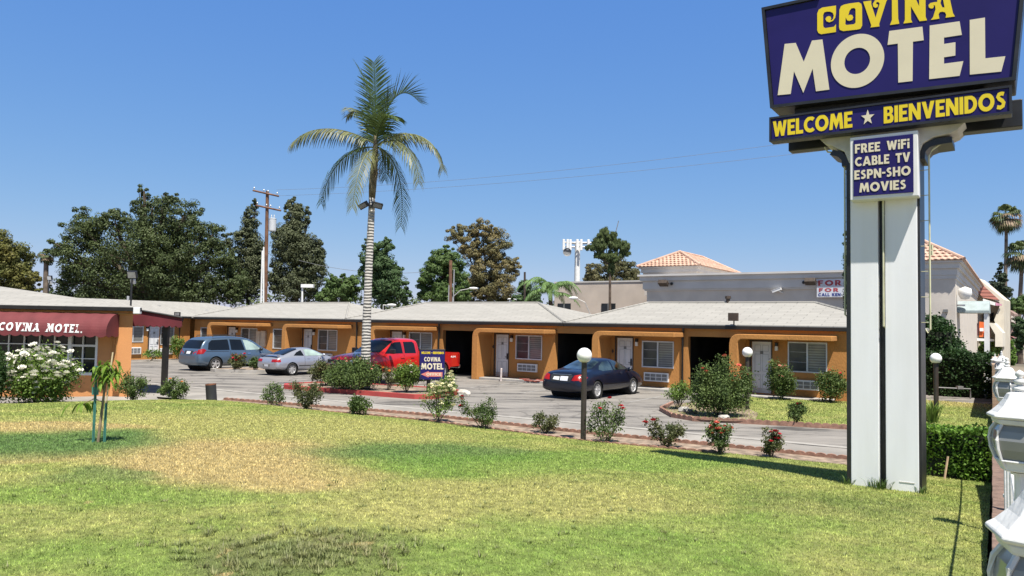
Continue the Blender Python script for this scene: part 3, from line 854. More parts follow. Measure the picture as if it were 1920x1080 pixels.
for t0, t1, rl, rr in [(-46.25, -31.62, 2.3, 4.05), (-31.6, -17.42, 2.35, 4.0), (-17.4, -3.3, 2.33, 4.0)]:
    mb = MB(); hip(mb, t0, t1, V0 - OV, V0 + 8.3, ZE + .10, 1.04, rl, rr)
    T.part('roof', mb, M_SHING)
    rc = MB(); vm_ = V0 + 4.075; zz_ = ZE + 1.15
    for p_, q_ in [((t0 + rl, vm_, zz_), (t1 - rr, vm_, zz_)), ((t0 + rl, vm_, zz_), (t0 + .02, V0 - OV + .02, ZE + .11)), ((t1 - rr, vm_, zz_), (t1 - .02, V0 - OV + .02, ZE + .11))]: rc.tube([p_, q_], .06, 5)
    T.part('ridge_cap', rc, M_SHING)
    mb = MB()
    mb.box(t0 + .003, t1 - .003, V0 - OV - .10, V0 - OV - .004, ZE - .085, ZE + .06)
    mb.box(t0 + .01, t1 - .01, V0 - OV + .002, V0 - .002, ZE - .035, ZE - .005)
    T.part('gutter', mb, M_GUT, bevel=.01)
for t, z1 in [(-30.75, 2.6), (-24.85, 2.6), (-11.72, 2.6)]:
    mb = MB()
    mb.tube([(t + .05, V0 - OV - .05, ZE - .04), (t + .05, V0 - OV - .04, ZE - .16), (t, V0 - .07, ZE - .4), (t, V0 - .07, .05)], .05, 8)
    T.part('downspout', mb, M_GUT)
mb = MB(); mb.box(-39.35, -39.0, V0 - .18, V0 - .003, 1.05, 1.95); mb.box(-38.99, -38.55, V0 - .14, V0 - .003, 1.0, 1.98)
T.part('meter_box', mb, mat('beige_metal', (.55, .44, .32), .6, .08, 3), bevel=.01)
# roof pieces
for P, h, r in [((-45.7, 33.6), .75, .08), ((-11.15, 34.6), .28, .09)]:
    mb = MB(); z = 3.0 if P[0] < -40 else 3.75
    mb.tube([(P[0], P[1], z), (P[0], P[1], z + h)], r, 10); mb.tube([(P[0], P[1], z + h), (P[0], P[1], z + h + .12)], r * 1.5, 10)
    T.part('vent_pipe', mb, M_GALV if P[0] < -40 else M_DARKWOOD)
mb = MB()
mb.box(-9.72, -9.32, V0 - .34, V0 - .22, ZE + .26, ZE + .58); mb.box(-9.58, -9.46, V0 - .22, V0 - .1, ZE + .3, ZE + .5); mb.box(-9.55, -9.5, V0 - .2, V0 - .16, ZE + .1, ZE + .3)
T.part('flood_light', mb, M_DARKWOOD, bevel=.01)

# rear wing closing the court
T2 = UVT('motel_wing', 'orange stucco motel wing at the back of the court with pale hipped roof', 'motel', -46.2, 26.0)
WX = -46.2
WF = Frame(lambda a, d, z: (WX + d, a, z))
mb = MB()
wops = [(27.45, 28.15, .15, 2.1), (25.7, 27.05, 1.1, 2.1), (28.2, 29.15, .92, 2.1), (18.5, 20, 1, 2.1), (21.5, 22.2, .15, 2.1)]
n = MB(); wall_front(n, 13.5, 30.3, -.05, ZE - .02, 0, wops, .2)
mb.add([(WX - y, x, z) for x, y, z in n.v], n.f)
mb.quad((WX, 13.5, -.05), (WX - 8, 13.5, -.05), (WX - 8, 13.5, ZE - .02), (WX, 13.5, ZE - .02))
mb.quad((WX - 8, 13.5, -.05), (WX - 8, 38, -.05), (WX - 8, 38, ZE - .02), (WX - 8, 13.5, ZE - .02))
T2.part('wall', mb, M_STUC)
door(T2, WF, 27.45, 28.15, .15, 2.1); door(T2, WF, 21.5, 22.2, .15, 2.1)
window(T2, WF, 25.7, 27.05, 1.1, 2.1); window(T2, WF, 28.2, 29.15, .92, 2.1); window(T2, WF, 18.5, 20, 1, 2.1)
porch_light(T2, WF, 27.25, 2.0)
ac_unit(T2, WF, 25.9, 26.9, .35, .78); ac_unit(T2, WF, 28.2, 29.05, .3, .7)
mb = MB(); n = MB(); hip(n, 13.0, 38.6, -4.45 + .0, 4.45, ZE + .10, 1.04, 4.3, 4.3)
mb.add([(WX - 4.12 - y, x, z) for x, y, z in n.v], n.f)
T2.part('roof', mb, M_SHING)
mb = MB(); mb.box(WX + .335, WX + .43, 13.05, 30.1, ZE - .05, ZE + .075)
T2.part('gutter', mb, M_GUT, bevel=.01)
mb = MB(); mb.tube([(WX + .38, 29.5, ZE - .04), (WX + .36, 29.5, ZE - .2), (WX + .07, 29.5, ZE - .45), (WX + .07, 29.5, .05)], .05, 8)
T2.part('downspout', mb, M_GUT)
mb = MB(); mb.lathe([(.22, 0), (.22, .05), (.18, .2), (.1, .28), (0, .3)], 12, Matrix.Translation((WX - 2.6, 29.6, 3.22)) @ Matrix.Scale(1.3, 4, (0, 1, 0)))
T2.part('roof_vent', mb, M_GREYM, smooth=True)
for vv, zz in [(28.2, 3.8), (32.6, 3.0)]:
    mb = MB(); mb.tube([(WX - 4 if vv < 30 else WX - 1.6, vv, zz - .3), (WX - 4 if vv < 30 else WX - 1.6, vv, zz + .3)], .08, 10)
    T2.part('vent_pipe', mb, M_GALV)

# office: a hipped block facing the lawn
OC = at(243, 742.3, 25.3)
OZ = 0.0
off_x1, off_y = OC.x, 25.3
T3o = thing('office_building', 'orange stucco motel office with maroon awning over a gridded window', 'office', (off_x1 - 4, off_y, 0))
OO = (off_x1 - 4, off_y, 0)
def opart(name, mb, m, parent=None, **k): return mb.build(name, m, parent or T3o, off=OO, **k)
def fx(px, py, Y=25.3):
    p = at(px, py, Y); return p.x, p.z
wx0, wzt = fx(-30, 600); wx1, _ = fx(184, 640); _, wzb = fx(160, 700)
wzt = fx(100, 612)[1]
mb = MB()
fo = [(off_x1 - 12, off_y), (off_x1, off_y), (off_x1 - 5.2, off_y + 3.5), (off_x1 - 5.2, off_y + 9), (off_x1 - 12, off_y + 9)]
n = MB(); wall_front(n, off_x1 - 12, off_x1, -.1, 2.86, off_y, [(wx0, wx1, wzb, wzt)], .2)
mb.add(n.v, n.f)
for i in range(1, 5):
    a, b = fo[i], fo[(i + 1) % 5]
    mb.quad((*a, -.1), (*b, -.1), (*b, 2.86), (*a, 2.86))
opart('wall', mb, M_STUCO)
# window grid
mb = MB()
fw = Frame(lambda a, d, z: (a, off_y - d, z))
xm0, xm1 = fx(128, 650)[0], fx(134.5, 650)[0]
def bar(m_, a0, a1, z0, z1, d0=-.07, d1=.02): fw.box(m_, a0, a1, d0, d1, z0, z1)
bar(mb, wx0, wx1, wzb - .06, wzb + .03, -.1, .06); bar(mb, wx0, wx1, wzt - .05, wzt, -.1, .03)
bar(mb, wx1 - .07, wx1, wzb + .03, wzt - .05, -.1, .03); bar(mb, xm0, xm1, wzb + .03, wzt - .05, -.1, .03)
WO = opart('window', mb, M_WHITE)
mb = MB()
zs = [fx(60, 645)[1], fx(60, 671.5)[1]]
for px in (15.5, 44.5, 73.5, 101.5, -15):
    x = fx(px, 650)[0]; bar(mb, x - .018, x + .018, wzb + .03, wzt - .05, -.06, .0)
for z in zs: bar(mb, wx0, xm0, z - .016, z + .016, -.055, .008)
x = fx(155, 650)[0]; bar(mb, x - .015, x + .015, wzb + .03, wzt - .05, -.06, 0)
z = fx(155, 648)[1]; bar(mb, xm1, wx1 - .07, z - .035, z + .035, -.06, .015)
z = fx(155, 672.5)[1]; bar(mb, xm1, wx1 - .07, z - .014, z + .014, -.055, .005)
opart('glazing_bars', mb, M_WHITE, WO)
mb = MB(); bar(mb, wx0, wx1, wzb, wzt, -.13, -.075)
opart('pane', mb, M_GLASS, WO)
# roof
E1 = at(258, 576, off_y - .12)
rz0 = E1.z
rx1 = E1.x + .1
RP = [(rx1 - 13, off_y - .12, rz0), (rx1, off_y - .12, rz0), (rx1 - 5.6, off_y + 4.2, rz0), (rx1 - 5.6, off_y + 9.5, rz0), (rx1 - 13, off_y + 9.5, rz0)]
AP = at(0, 537, off_y + 4.2); AP2 = Vector((AP.x - 6, AP.y, AP.z + .25))
mb = MB()
mb.quad(RP[0], RP[1], AP, AP2); mb.quad(RP[1], RP[2], AP); mb.quad(RP[2], RP[3], AP); mb.quad(RP[3], RP[4], AP2, AP); mb.quad(RP[4], RP[0], AP2)
Lw = [(x, y, z - .1) for x, y, z in RP]
for i in range(5): mb.quad(Lw[i], Lw[(i + 1) % 5], RP[(i + 1) % 5], RP[i])
mb.quad(*Lw[::-1])
opart('roof', mb, M_SHING)
mb = MB(); mb.box(rx1 - 13, rx1 + .05, off_y - .235, off_y - .124, rz0 - .14, rz0 - .012); mb.box(rx1 - 13, rx1 - .1, off_y - .115, off_y - .01, rz0 - .125, rz0 - .105)
opart('gutter', mb, M_GUT, bevel=.012)
mb = MB(); p = at(258, 583, off_y - .2); mb.box(p.x - .12, p.x + .1, off_y - .27, off_y - .11, p.z - .1, p.z + .12)
opart('gutter_end', mb, M_WHITE, bevel=.02)
mb = MB()
z = fx(200, 588)[1]
mb.tube([(off_x1 - 8, off_y - .06, z + .12), (fx(120, 583)[0], off_y - .06, z + .06), (fx(200, 589)[0], off_y - .06, z), (off_x1 + .2, off_y - .06, z)], .022, 6)
for px in (212, 217, 222): mb.tube([(fx(px, 600)[0], off_y - .03, z - .05), (fx(px, 600)[0] - .02, off_y - .03, .5 if px > 212 else .05)], .014, 5)
mb.tube([(fx(195, 588)[0], off_y - .05, z), (fx(219, 596)[0], off_y - .04, z - .2)], .012, 5)
opart('conduit', mb, mat('orange_conduit', (0.50, 0.25, .08), .7, .1, 4))
mb = MB()
for px, py in [(220, 718), (217, 729), (222, 731)]:
    x, zz = fx(px, py); mb.box(x - .07, x + .05, off_y - .1, off_y - .003, zz - .07, zz + .07)
opart('junction_box', mb, mat('orange_box', (0.30, 0.13, .04), .7, .1, 4), bevel=.01)
# awning: a quarter barrel with scalloped valance
M_MAROON = mat('maroon_canvas', (0.140, 0.026, 0.030), 0.8, 0.12, 1.6, 0.15, 60)
ax0, ax1 = fx(-40, 600, 25.0)[0], fx(203, 600, 24.6)[0]
azt, azb = fx(100, 585.5)[1], fx(100, 622, 24.5)[1]
dep = .78
def awn(x, s_, lift=0.0):                                # s_ 0 at wall top .. 1 at bottom edge
    q = s_ * PI / 2
    return (x, off_y - .01 - (dep + lift) * math.sin(q), azb + (azt - azb + lift) * math.cos(q))
mb = MB()
N1, N2 = 36, 10
for i in range(N1 + 1):
    for j in range(N2 + 1):
        mb.v.append(awn(ax0 + (ax1 - ax0) * i / N1, j / N2, .012 * math.sin(i * 1.7) * math.sin(j * .5)))
for i in range(N1):
    for j in range(N2):
        a = i * (N2 + 1) + j; mb.f.append((a, a + 1, a + N2 + 2, a + N2 + 1))
o_ = len(mb.v)                                            # end cheek
mb.v.append((ax1, off_y - .01, azb)); mb.v += [awn(ax1, j / N2) for j in range(N2 + 1)]
for j in range(N2): mb.f.append((o_, o_ + 1 + j, o_ + 2 + j))
AW = opart('awning', mb, M_MAROON, smooth=False)
mb = MB()
step = .33; nsc = int((ax1 - ax0) / step)
pr = [(0, 0)]
prof = [(ax0, azb + .005)]
for k in range(nsc):
    s0 = ax0 + (ax1 - ax0) * k / nsc; s1 = ax0 + (ax1 - ax0) * (k + 1) / nsc
    prof += [(s0 + (s1 - s0) * q, azb - .10 - .06 * math.sin(PI * q)) for q in (0, .25, .5, .75)]
prof += [(ax1, azb - .10), (ax1, azb + .005)]
yb = off_y - .01 - dep
mb.prism(prof, [], lambda x, y, e: (x, yb + e, y), -.008, .004)
mb.prism([(0, azb + .005), (0, azb - .12), (.2, azb - .16), (.4, azb - .11), (.6, azb - .16), (dep, azb - .11), (dep, azb + .005)], [], lambda x, y, e: (ax1 + e, off_y - .01 - x, y), -.008, .004)
opart('valance', mb, M_MAROON, AW)
mb = MB()
def awf(x, y, d):                                         # lettering follows the curve near the lower edge
    zrel = y
    s_ = 1 - zrel / ((azt - azb) * 1.45)
    return awn(x, s_, .012 + d)
lx0, lx1 = fx(1, 615, 24.6)[0], fx(157, 625, 24.6)[0]
lettering(mb, 'COVINA MOTEL.', lx0, lx1, .01, .25, awf, 0, .006, gap=.22, space=.55, slope=-.012)
SERIF = {'V': [(-.08, .93, .34, 1), (.52, .93, .94, 1)], 'I': [(-.1, 0, .34, .08), (-.1, .92, .34, 1)], 'N': [(-.1, .92, .2, 1), (-.1, 0, .32, .08), (.5, .92, .9, 1)], 'A': [(-.1, 0, .36, .08), (.62, 0, 1.08, .08)], 'M': [(-.1, 0, .33, .08), (.72, 0, 1.14, .08), (.02, .92, .3, 1), (.74, .92, 1.02, 1)], 'T': [(.1, 0, .58, .08), (-.02, .7, .1, .8), (.58, .7, .7, .8)], 'E': [(-.1, 0, .1, .08), (-.1, .92, .1, 1)], 'L': [(-.1, 0, .1, .08), (-.1, .92, .34, 1)]}
_sx = (lx1 - lx0) / text_width('COVINA MOTEL.', .22, .55); _x = lx0
for _c in 'COVINA MOTEL.':
    if _c == ' ': _x += (.55 + .22) * _sx; continue
    for _a, _b, _d, _e in SERIF.get(_c, []):
        _q = [(_x + u_ * _sx, .01 - .012 * (_x + u_ * _sx - lx0) + v_ * .25) for u_, v_ in ((_a, _b), (_d, _b), (_d, _e), (_a, _e))]
        mb.prism(_q, [], awf, .001, .008)
    _x += (GL[_c][0] + .22) * _sx
opart('lettering', mb, M_WHITE, AW)

# canopy over the office entrance
cY = 25.7
Tc = thing('entrance_canopy', 'maroon scalloped canvas canopy beside the office on a dark post', 'canopy', at(300, 741, cY + .3) * 1.0)
Tc.location.z = 0
CO = tuple(Tc.location)
def cp(px, py, Y=cY): p = at(px, py, Y); return (p.x, p.z)
prof = [cp(246, 584), cp(262, 582.5), cp(341, 597), cp(341, 611.5)]
x0, z0 = cp(341, 611.5); x1, z1 = cp(246, 609)
for k in range(8):
    for q in (.0, .3, .6, .9):
        f_ = (k + q) / 8; prof.append((x0 + (x1 - x0) * f_, z0 + (z1 - z0) * f_ - .06 * math.sin(PI * q / .95)))
prof.append((x1, z1))
mb = MB(); mb.prism(prof, [], lambda x, y, e: (x, cY + e, y), 0, .02)
lo_ = [cp(341, 597), cp(341, 611.5)]
xr = cp(341, 600)[0]
mb.prism([(0, lo_[0][1]), (0, lo_[1][1]), (.5, lo_[1][1] - .05), (1, lo_[1][1]), (1.5, lo_[1][1] - .05), (2, lo_[1][1]), (3.2, lo_[1][1]), (3.2, lo_[0][1])], [], lambda x, y, e: (xr + e - x * .75, cY + .02 + x, y), -.02, 0)
a, b = cp(262, 582.5), cp(341, 597)
mb.quad((a[0], cY, a[1]), (b[0], cY, b[1]), (b[0] - 2.4, cY + 3.2, b[1]), (a[0] - 2.4, cY + 3.2, a[1]))
mb.build('canvas', mat('maroon_canvas_dark', (0.125, 0.016, 0.024), 0.85, .15, 2, 0.2, 30), Tc, off=CO, recalc=False)
mb = MB()
mb.tube([(a[0] - .1, cY - .02, a[1] + .03), (b[0] + .02, cY - .02, b[1] + .03)], .035, 6)
mb.tube([(b[0], cY - .02, b[1] + .03), (b[0] - 2.4, cY + 3.2, b[1] + .03)], .03, 6)
mb.build('frame', M_BLACK, Tc, off=CO)
pb = G(307, 741, 0.0)
mb = MB(); pt = at(311, 606, pb.y)
mb.box(pb.x - .085, pb.x + .085, pb.y - .085, pb.y + .085, -.03, pt.z)
mb.build('post', M_GUT, Tc, off=CO, bevel=.01)
mb = MB(); c = at(332.5, 589, cY + .2); mb.box(c.x - .1, c.x + .1, c.y - .03, c.y + .03, c.z - .07, c.z + .07)
fl = mb.build('flood_light', M_BLACK, Tc, off=CO); mb = MB(); mb.box(c.x - .075, c.x + .075, c.y - .034, c.y - .031, c.z - .045, c.z + .045); mb.box(c.x - .02, c.x + .02, c.y - .02, c.y + .02, c.z - .2, c.z - .07)
mb.build('lens', M_GREYM, fl, off=CO)

# flood lights on poles behind the office roof
def floodpole(name, label, px, ytop, ybase, Y, wpx, hpx, lens):
    s = Y / FPX
    c = at(px, ytop, Y); b = at(px - 3, ybase, Y)
    t = thing(name, label, 'flood light', b, 0, 'flood lights on thin roof poles')
    mb = MB(); mb.tube([(0, 0, -.6), (0, 0, (c.z - b.z) * .6), (c.x - b.x, 0, c.z - b.z - hpx * s * .5)], .03, 6); mb.build('pole', M_BLACK, t)
    M = Matrix.Translation(c - b) @ Matrix.Rotation(.35, 4, 'X')
    mb = MB(); mb.box(-wpx * s / 2, wpx * s / 2, -.05, .06, -hpx * s / 2, hpx * s / 2, M); h = mb.build('head', M_BLACK, t, bevel=.01)
    mb = MB(); mb.box(-wpx * s * .43, wpx * s * .43, -.056, -.051, -hpx * s * .40, hpx * s * .40, M); mb.build('lens', lens, h)
    mb = MB(); mb.box(-.07, .07, -.05, .05, -hpx * s / 2 - .2, -hpx * s / 2 - .03, M); mb.build('bracket', M_WHITE, t)
floodpole('flood_light', 'square black flood light on a thin pole at the office roof corner', 248, 515, 577, 26.5, 17, 14, M_GALV)
floodpole('flood_light', 'small white flood light on a thin pole behind the office roof ridge', 93.5, 521, 553, 33, 8, 8, M_WHITE)

# ================================================================== POLE SIGN
M_PURP = mat('purple_sign_face', (0.018, 0.013, 0.110), 0.4, 0.09, 1.3, spec=.25, detail=7)
M_CREAM = mat('cream_letters', (0.66, 0.60, 0.44), 0.5, 0.03, 2)
M_YEL = mat('yellow_letters', (0.72, 0.55, 0.01), 0.5, 0.03, 2)
M_SIGNBLK = mat('dark_sign_metal', (0.020, 0.020, 0.022), 0.4, 0.25, 3)
M_COLW = mat('sign_column_white', (0.80, 0.81, 0.83), 0.6, 0.05, 2.2, 0.05, 30, detail=9, stretch=(2.2, 2.2, .3), col2=(0.73, 0.735, 0.74))
M_STAIN = mat('weathered_white', (0.62, 0.60, 0.55), 0.7, 0.16, 3, detail=7)
VS = 12.05
cz = float(lawn_z(*(W(-1.65, 12.3).x, W(-1.65, 12.3).y)))
S = UVT('motel_pole_sign', 'tall purple and white roadside pole sign naming the motel, on twin white columns', 'sign', -1.65, 12.3, 0.0)
def sp_(px, py, v=VS): return F(px, py, v)
fnS = lambda v: (lambda x, y, e: (x, v - e, y))
mb = MB(); mb.box(-2.10, -1.72, 12.3, 12.95, cz - .3, 5.5); mb.box(-1.63, -1.205, 12.3, 12.95, cz - .3, 5.5)
S.part('column', mb, M_COLW, bevel=.008)
mb = MB()
mb.box(-2.16, -2.102, 12.31, 12.96, cz - .3, 5.45); mb.box(-1.203, -1.17, 12.32, 12.97, cz - .3, 5.45); mb.box(-1.718, -1.632, 12.45, 12.9, cz - .3, 5.3)
S.part('dark_side_panel', mb, M_SIGNBLK, bevel=.004)
# white flaring bracket under the boxes
zb0 = sp_(1700, 262)[1]
def flare(side):
    xc = -2.10 if side < 0 else -1.205
    tip = sp_(1530, 255)[0] if side < 0 else sp_(1808, 240)[0]
    zt = 5.66
    R = abs(tip - xc)
    o = [(xc - side * .02, zt), (tip - side * .02, zt), (tip, zt - .06)]
    o += [(tip - side * .10, zt - .16), (tip - side * .2, zt - .2), (xc + side * .22, zt - .22), (xc + side * .08, zt - .3), (xc + side * .012, zt - .48), (xc - side * .02, zt - .52)]
    return o
mb = MB()
for sd in (-1, 1): mb.prism(flare(sd), [], fnS(0), -12.28, -12.97)
mb.box(-2.10, -1.205, 12.285, 12.96, 5.5, 5.66)
S.part('bracket', mb, M_STAIN, bevel=.01)
mb = MB()
for sd in (-1, 1):
    mb = MB()
    xc = -2.16 if sd < 0 else -1.17
    tip = (sp_(1545, 268)[0] if sd < 0 else sp_(1790, 255)[0])
    path = [(xc + sd * .02, 5.15), (xc + sd * .03, 5.26), (xc + sd * .10, 5.34), (xc + sd * .2, 5.375), (tip - sd * .05, 5.385)]
    o = fat(path, .09)
    mb.prism(o, [], fnS(0), -12.34, -12.93)
    S.part('dark_flare', mb, M_SIGNBLK)
# main cabinet
cab = [(-3.22, 6.115), (0.005, 6.03), (.165, 7.72), (-.62, 7.74), (-.70, 8.20), (-2.42, 8.23), (-2.52, 7.76), (-3.36, 7.76)]
mb = MB(); mb.prism(cab, [], fnS(0), -12.06, -12.86)
CAB = S.part('sign_cabinet', mb, M_SIGNBLK, bevel=.015)
cx_, cy_ = -1.6, 7.0
def inset(poly, d):
    n = len(poly); out = []
    A = sum(poly[i][0] * poly[(i + 1) % n][1] - poly[(i + 1) % n][0] * poly[i][1] for i in range(n))
    s = 1 if A > 0 else -1
    for i in range(n):
        p0, p1, p2 = Vector(poly[i - 1]), Vector(poly[i]), Vector(poly[(i + 1) % n])
        e1, e2 = (p1 - p0).normalized(), (p2 - p1).normalized()
        n1, n2 = Vector((-e1.y, e1.x)) * s, Vector((-e2.y, e2.x)) * s
        b = (n1 + n2); b /= max(.3, b.dot(n1))
        q = p1 + b * d; out.append((q.x, q.y))
    return out
face = inset(cab, .055)
mb = MB(); mb.prism(face, [], fnS(VS), -.004, -.02)
mb.v = [(a, b - .0, c) for a, b, c in mb.v]
FACE = S.part('sign_face', mb, M_PURP, CAB)
# thin raised rim round the face
mb = MB(); mb.prism(cab, [inset(cab, .045)], fnS(0), -12.02, -12.058)
S.part('rim', mb, M_SIGNBLK, CAB)
def tr4(L, ox, oy, k, v=VS): return [sp_(ox + a / k, oy + b / k, v) for a, b in L]
mb = MB()
Mo = [(125, 330), (208, 322), (268, 465), (330, 305), (408, 296), (460, 672), (360, 685), (335, 515), (265, 697), (195, 535), (170, 705), (73, 714)]
To = [(910, 233), (1158, 200), (1168, 302), (1087, 313), (1084, 608), (977, 620), (974, 327), (897, 337)]
Eo = [(1213, 192), (1437, 160), (1454, 262), (1320, 282), (1320, 330), (1406, 317), (1405, 417), (1320, 430), (1320, 478), (1465, 459), (1437, 569), (1209, 594)]
Lo = [(1513, 150), (1627, 132), (1630, 438), (1780, 422), (1750, 537), (1514, 560)]
for L in (Mo, To, Eo, Lo): mb.prism(tr4(L, 1440, 0, 4), [], fnS(VS), -.004, .004)
l_, r_, t_, b_ = [sp_(1440 + a / 4, b / 4) for a, b in ((472, 476), (872, 430), (690, 253), (652, 660))]
li, ri, ti, bi = [sp_(1440 + a / 4, b / 4) for a, b in ((573, 466), (767, 448), (680, 357), (660, 556))]
cxo, czo = (l_[0] + r_[0]) / 2, (t_[1] + b_[1]) / 2
mb.prism(arc(cxo, czo, (r_[0] - l_[0]) / 2, (t_[1] - b_[1]) / 2, 0, 354, 59), [arc(cxo, czo, (ri[0] - li[0]) / 2, (ti[1] - bi[1]) / 2, 0, 350, 35)], fnS(VS), -.004, .004)
S.part('lettering', mb, M_CREAM, CAB)
mb = MB()
Cv = [(325, 72), (150, 98), (105, 125), (85, 175), (85, 390), (100, 425), (135, 440), (325, 412), (325, 312), (300, 345), (190, 362), (165, 350), (160, 320), (160, 195), (175, 160), (205, 150), (250, 150), (285, 165), (298, 200), (290, 240), (270, 262), (255, 258), (265, 240), (255, 215), (235, 207), (205, 218), (190, 245), (205, 275), (240, 287), (285, 270), (315, 230), (325, 170)]
Ov = [(500, 45), (620, 30), (650, 50), (660, 90), (662, 330), (640, 370), (600, 380), (420, 400), (375, 385), (365, 350), (370, 130), (390, 80), (430, 60)]
Oh = [(560, 102), (578, 120), (578, 290), (560, 312), (460, 322), (445, 310), (450, 225), (470, 262), (500, 268), (535, 255), (548, 225), (535, 195), (505, 190), (482, 203), (500, 140), (525, 108)]
Vv = [(675, 22), (780, 8), (778, 50), (835, 228), (876, 90), (888, 45), (870, 26), (848, 28), (840, 48), (868, 62), (860, 90), (832, 102), (805, 85), (800, 50), (825, 8), (870, -14), (995, -20), (972, 20), (880, 310), (885, 340), (770, 353), (780, 325)]
Iv = [(1030, -110), (1135, -125), (1118, -60), (1125, 240), (1140, 305), (1020, 322), (1045, 260), (1045, -60)]
Nv = [(1195, -140), (1285, -152), (1395, 80), (1395, -120), (1385, -160), (1490, -175), (1475, -120), (1478, 215), (1497, 262), (1400, 273), (1288, 80), (1290, 250), (1308, 288), (1193, 302), (1212, 255), (1212, -90)]
Av = [(1680, -205), (1745, -215), (1830, 170), (1855, 212), (1735, 228), (1742, 190), (1730, 160), (1695, 150), (1660, 157), (1645, 185), (1655, 240), (1545, 257), (1575, 220), (1606, 120), (1600, 72), (1580, 66), (1585, 88), (1570, 108), (1545, 110), (1520, 95), (1515, 65), (1540, 40), (1590, 28), (1625, 26)]
Ah = [(1692, -60), (1722, 98), (1692, 95), (1668, 40)]
for L, H in ((Cv, None), (Ov, Oh), (Vv, None), (Iv, None), (Nv, None), (Av, Ah)):
    mb.prism(tr4(L, 1520, 0, 6.857), [tr4(H, 1520, 0, 6.857)] if H else [], fnS(VS), -.004, .004)
S.part('script_lettering', mb, M_YEL, CAB)
# lower name boxes, front and back, with a dark gap box between cabinet and boxes
mb = MB(); mb.box(-2.9, -.35, 12.25, 12.7, 5.9, 6.14)
S.part('mounting_beam', mb, M_SIGNBLK)
def q4(px, py): return sp_(px, py, 11.98)
a, b, c, d = q4(1441, 212), q4(1898, 166), q4(1897, 217), q4(1441, 255.5)
wb = [(a[0], c[1] - .005 + .0), (b[0], c[1] - .005), (b[0], a[1]), (a[0], a[1])]
zlo, zhi = (c[1] + d[1]) / 2 - .02, (a[1] + b[1]) / 2
xl, xr_ = (a[0] + d[0]) / 2, (b[0] + c[0]) / 2
mb = MB(); mb.box(xl, xr_, 12.05, 12.25, zlo, zhi)
BX = S.part('name_box', mb, M_SIGNBLK, bevel=.012)
mb = MB(); mb.prism([(xl, zlo), (xr_, zlo), (xr_, zhi), (xl, zhi)], [[(xl + .03, zlo + .035), (xr_ - .03, zlo + .035), (xr_ - .03, zhi - .03), (xl + .03, zhi - .03)]], fnS(0), -12.015, -12.048)
S.part('rim', mb, M_SIGNBLK, BX)
mb = MB(); mb.box(xl + .034, xr_ - .034, 12.035, 12.0485, zlo + .039, zhi - .034)
S.part('sign_face', mb, M_PURP, BX)
fb = fnS(12.035)
mb = MB()
h_ = (zhi - zlo) * .64; y_ = zlo + (zhi - zlo) * .19
X = lambda px: q4(px, 235 - (px - 1440) * .1)[0]
lettering(mb, 'WELCOME', X(1447.5), X(1597), y_, h_, fb, .002, .008, gap=.06)
S.part('lettering', mb, M_YEL, BX); mb = MB()
lettering(mb, 'BIENVENIDOS', X(1656), X(1886), y_, h_, fb, .002, .008, gap=.07)
S.part('lettering', mb, M_YEL, BX)
mb = MB(); lettering(mb, '*', X(1613), X(1639), y_ + .01, h_ * .92, fb, .002, .008)
S.part('star', mb, M_CREAM, BX)
mb = MB(); mb.box(xl + .13, xr_ + .12, 12.68, 12.92, zlo - .03, zhi - .03)
BX2 = S.part('name_box', mb, M_SIGNBLK, bevel=.012)
# amenities board
ta, tb, tc_, td = [F(*q, 12.02) for q in ((1592, 256), (1720.5, 244.5), (1722, 368), (1594, 374))]
x0, x1, z0, z1 = (ta[0] + td[0]) / 2, (tb[0] + tc_[0]) / 2, (tc_[1] + td[1]) / 2, (ta[1] + tb[1]) / 2
mb = MB(); mb.box(x0, x1, 12.05, 12.298, z0, z1)
AB = S.part('amenities_board', mb, M_WHITE, bevel=.012)
mb = MB(); mb.box(x0 + .05, x1 - .06, 12.038, 12.0485, z0 + .055, z1 - .05)
S.part('sign_face', mb, M_PURP, AB)
mb = MB(); fb2 = fnS(12.038)
bw, bh = x1 - x0, z1 - z0
for i, (s_, a, b) in enumerate([('FREE WiFi', .08, .88), ('CABLE TV', .08, .89), ('ESPN-SHO', .07, .895), ('MOVIES', .145, .83)]):
    mb = MB(); lettering(mb, s_, x0 + bw * a, x0 + bw * b, z0 + bh * (.735 - .207 * i), bh * .145, fb2, .002, .008, gap=.09, space=.55)
    S.part('lettering', mb, M_CREAM, AB)
# neon tubing on stand-offs
M_TUBE = mat('dead_neon_tube', (0.62, 0.60, 0.40), 0.25, 0.1, 5)
tubes = []
xl_, xr2 = F(1584.5, 560, 12.4)[0], F(1744, 560, 12.4)[0]
zlt, zrt = F(1584, 590, 12.4)[1], F(1743, 618, 12.4)[1]
for pts in ([(F(1546, 276, 12.4)[0], F(1546, 276, 12.4)[1]), F(1552, 285, 12.4), F(1572, 287, 12.4), (xl_ - .03, F(1584, 292, 12.4)[1]), (xl_, F(1584, 302, 12.4)[1]), (xl_, zlt), (xl_ + .05, zlt - .05), (xl_ + .07, zlt - .0)],
            [F(1787, 258, 12.4), F(1783, 265, 12.4), F(1762, 271, 12.4), (xr2 + .05, F(1748, 280, 12.4)[1]), (xr2, F(1746, 292, 12.4)[1]), (xr2, zrt), (xr2 - .03, zrt - .05), (xr2 - .06, zrt)]):
    mb = MB(); mb.tube([(p[0], 12.4, p[1]) for p in pts], .014, 6)
    xs = pts[4][0]; e = -2.16 if xs < -1.65 else -1.17
    for k in range(7):
        zz = pts[4][1] - .2 - k * .37
        if zz > pts[5][1]: mb.tube([(xs, 12.4, zz), (e, 12.42, zz)], .006, 5)
    for k in (1.3, 1.38): mb.tube([(xs + .03, 12.4, pts[4][1] - k), (xs + .03, 12.4, pts[4][1] - k - .07)], .018, 6)
    S.part('neon_tube', mb, M_TUBE)
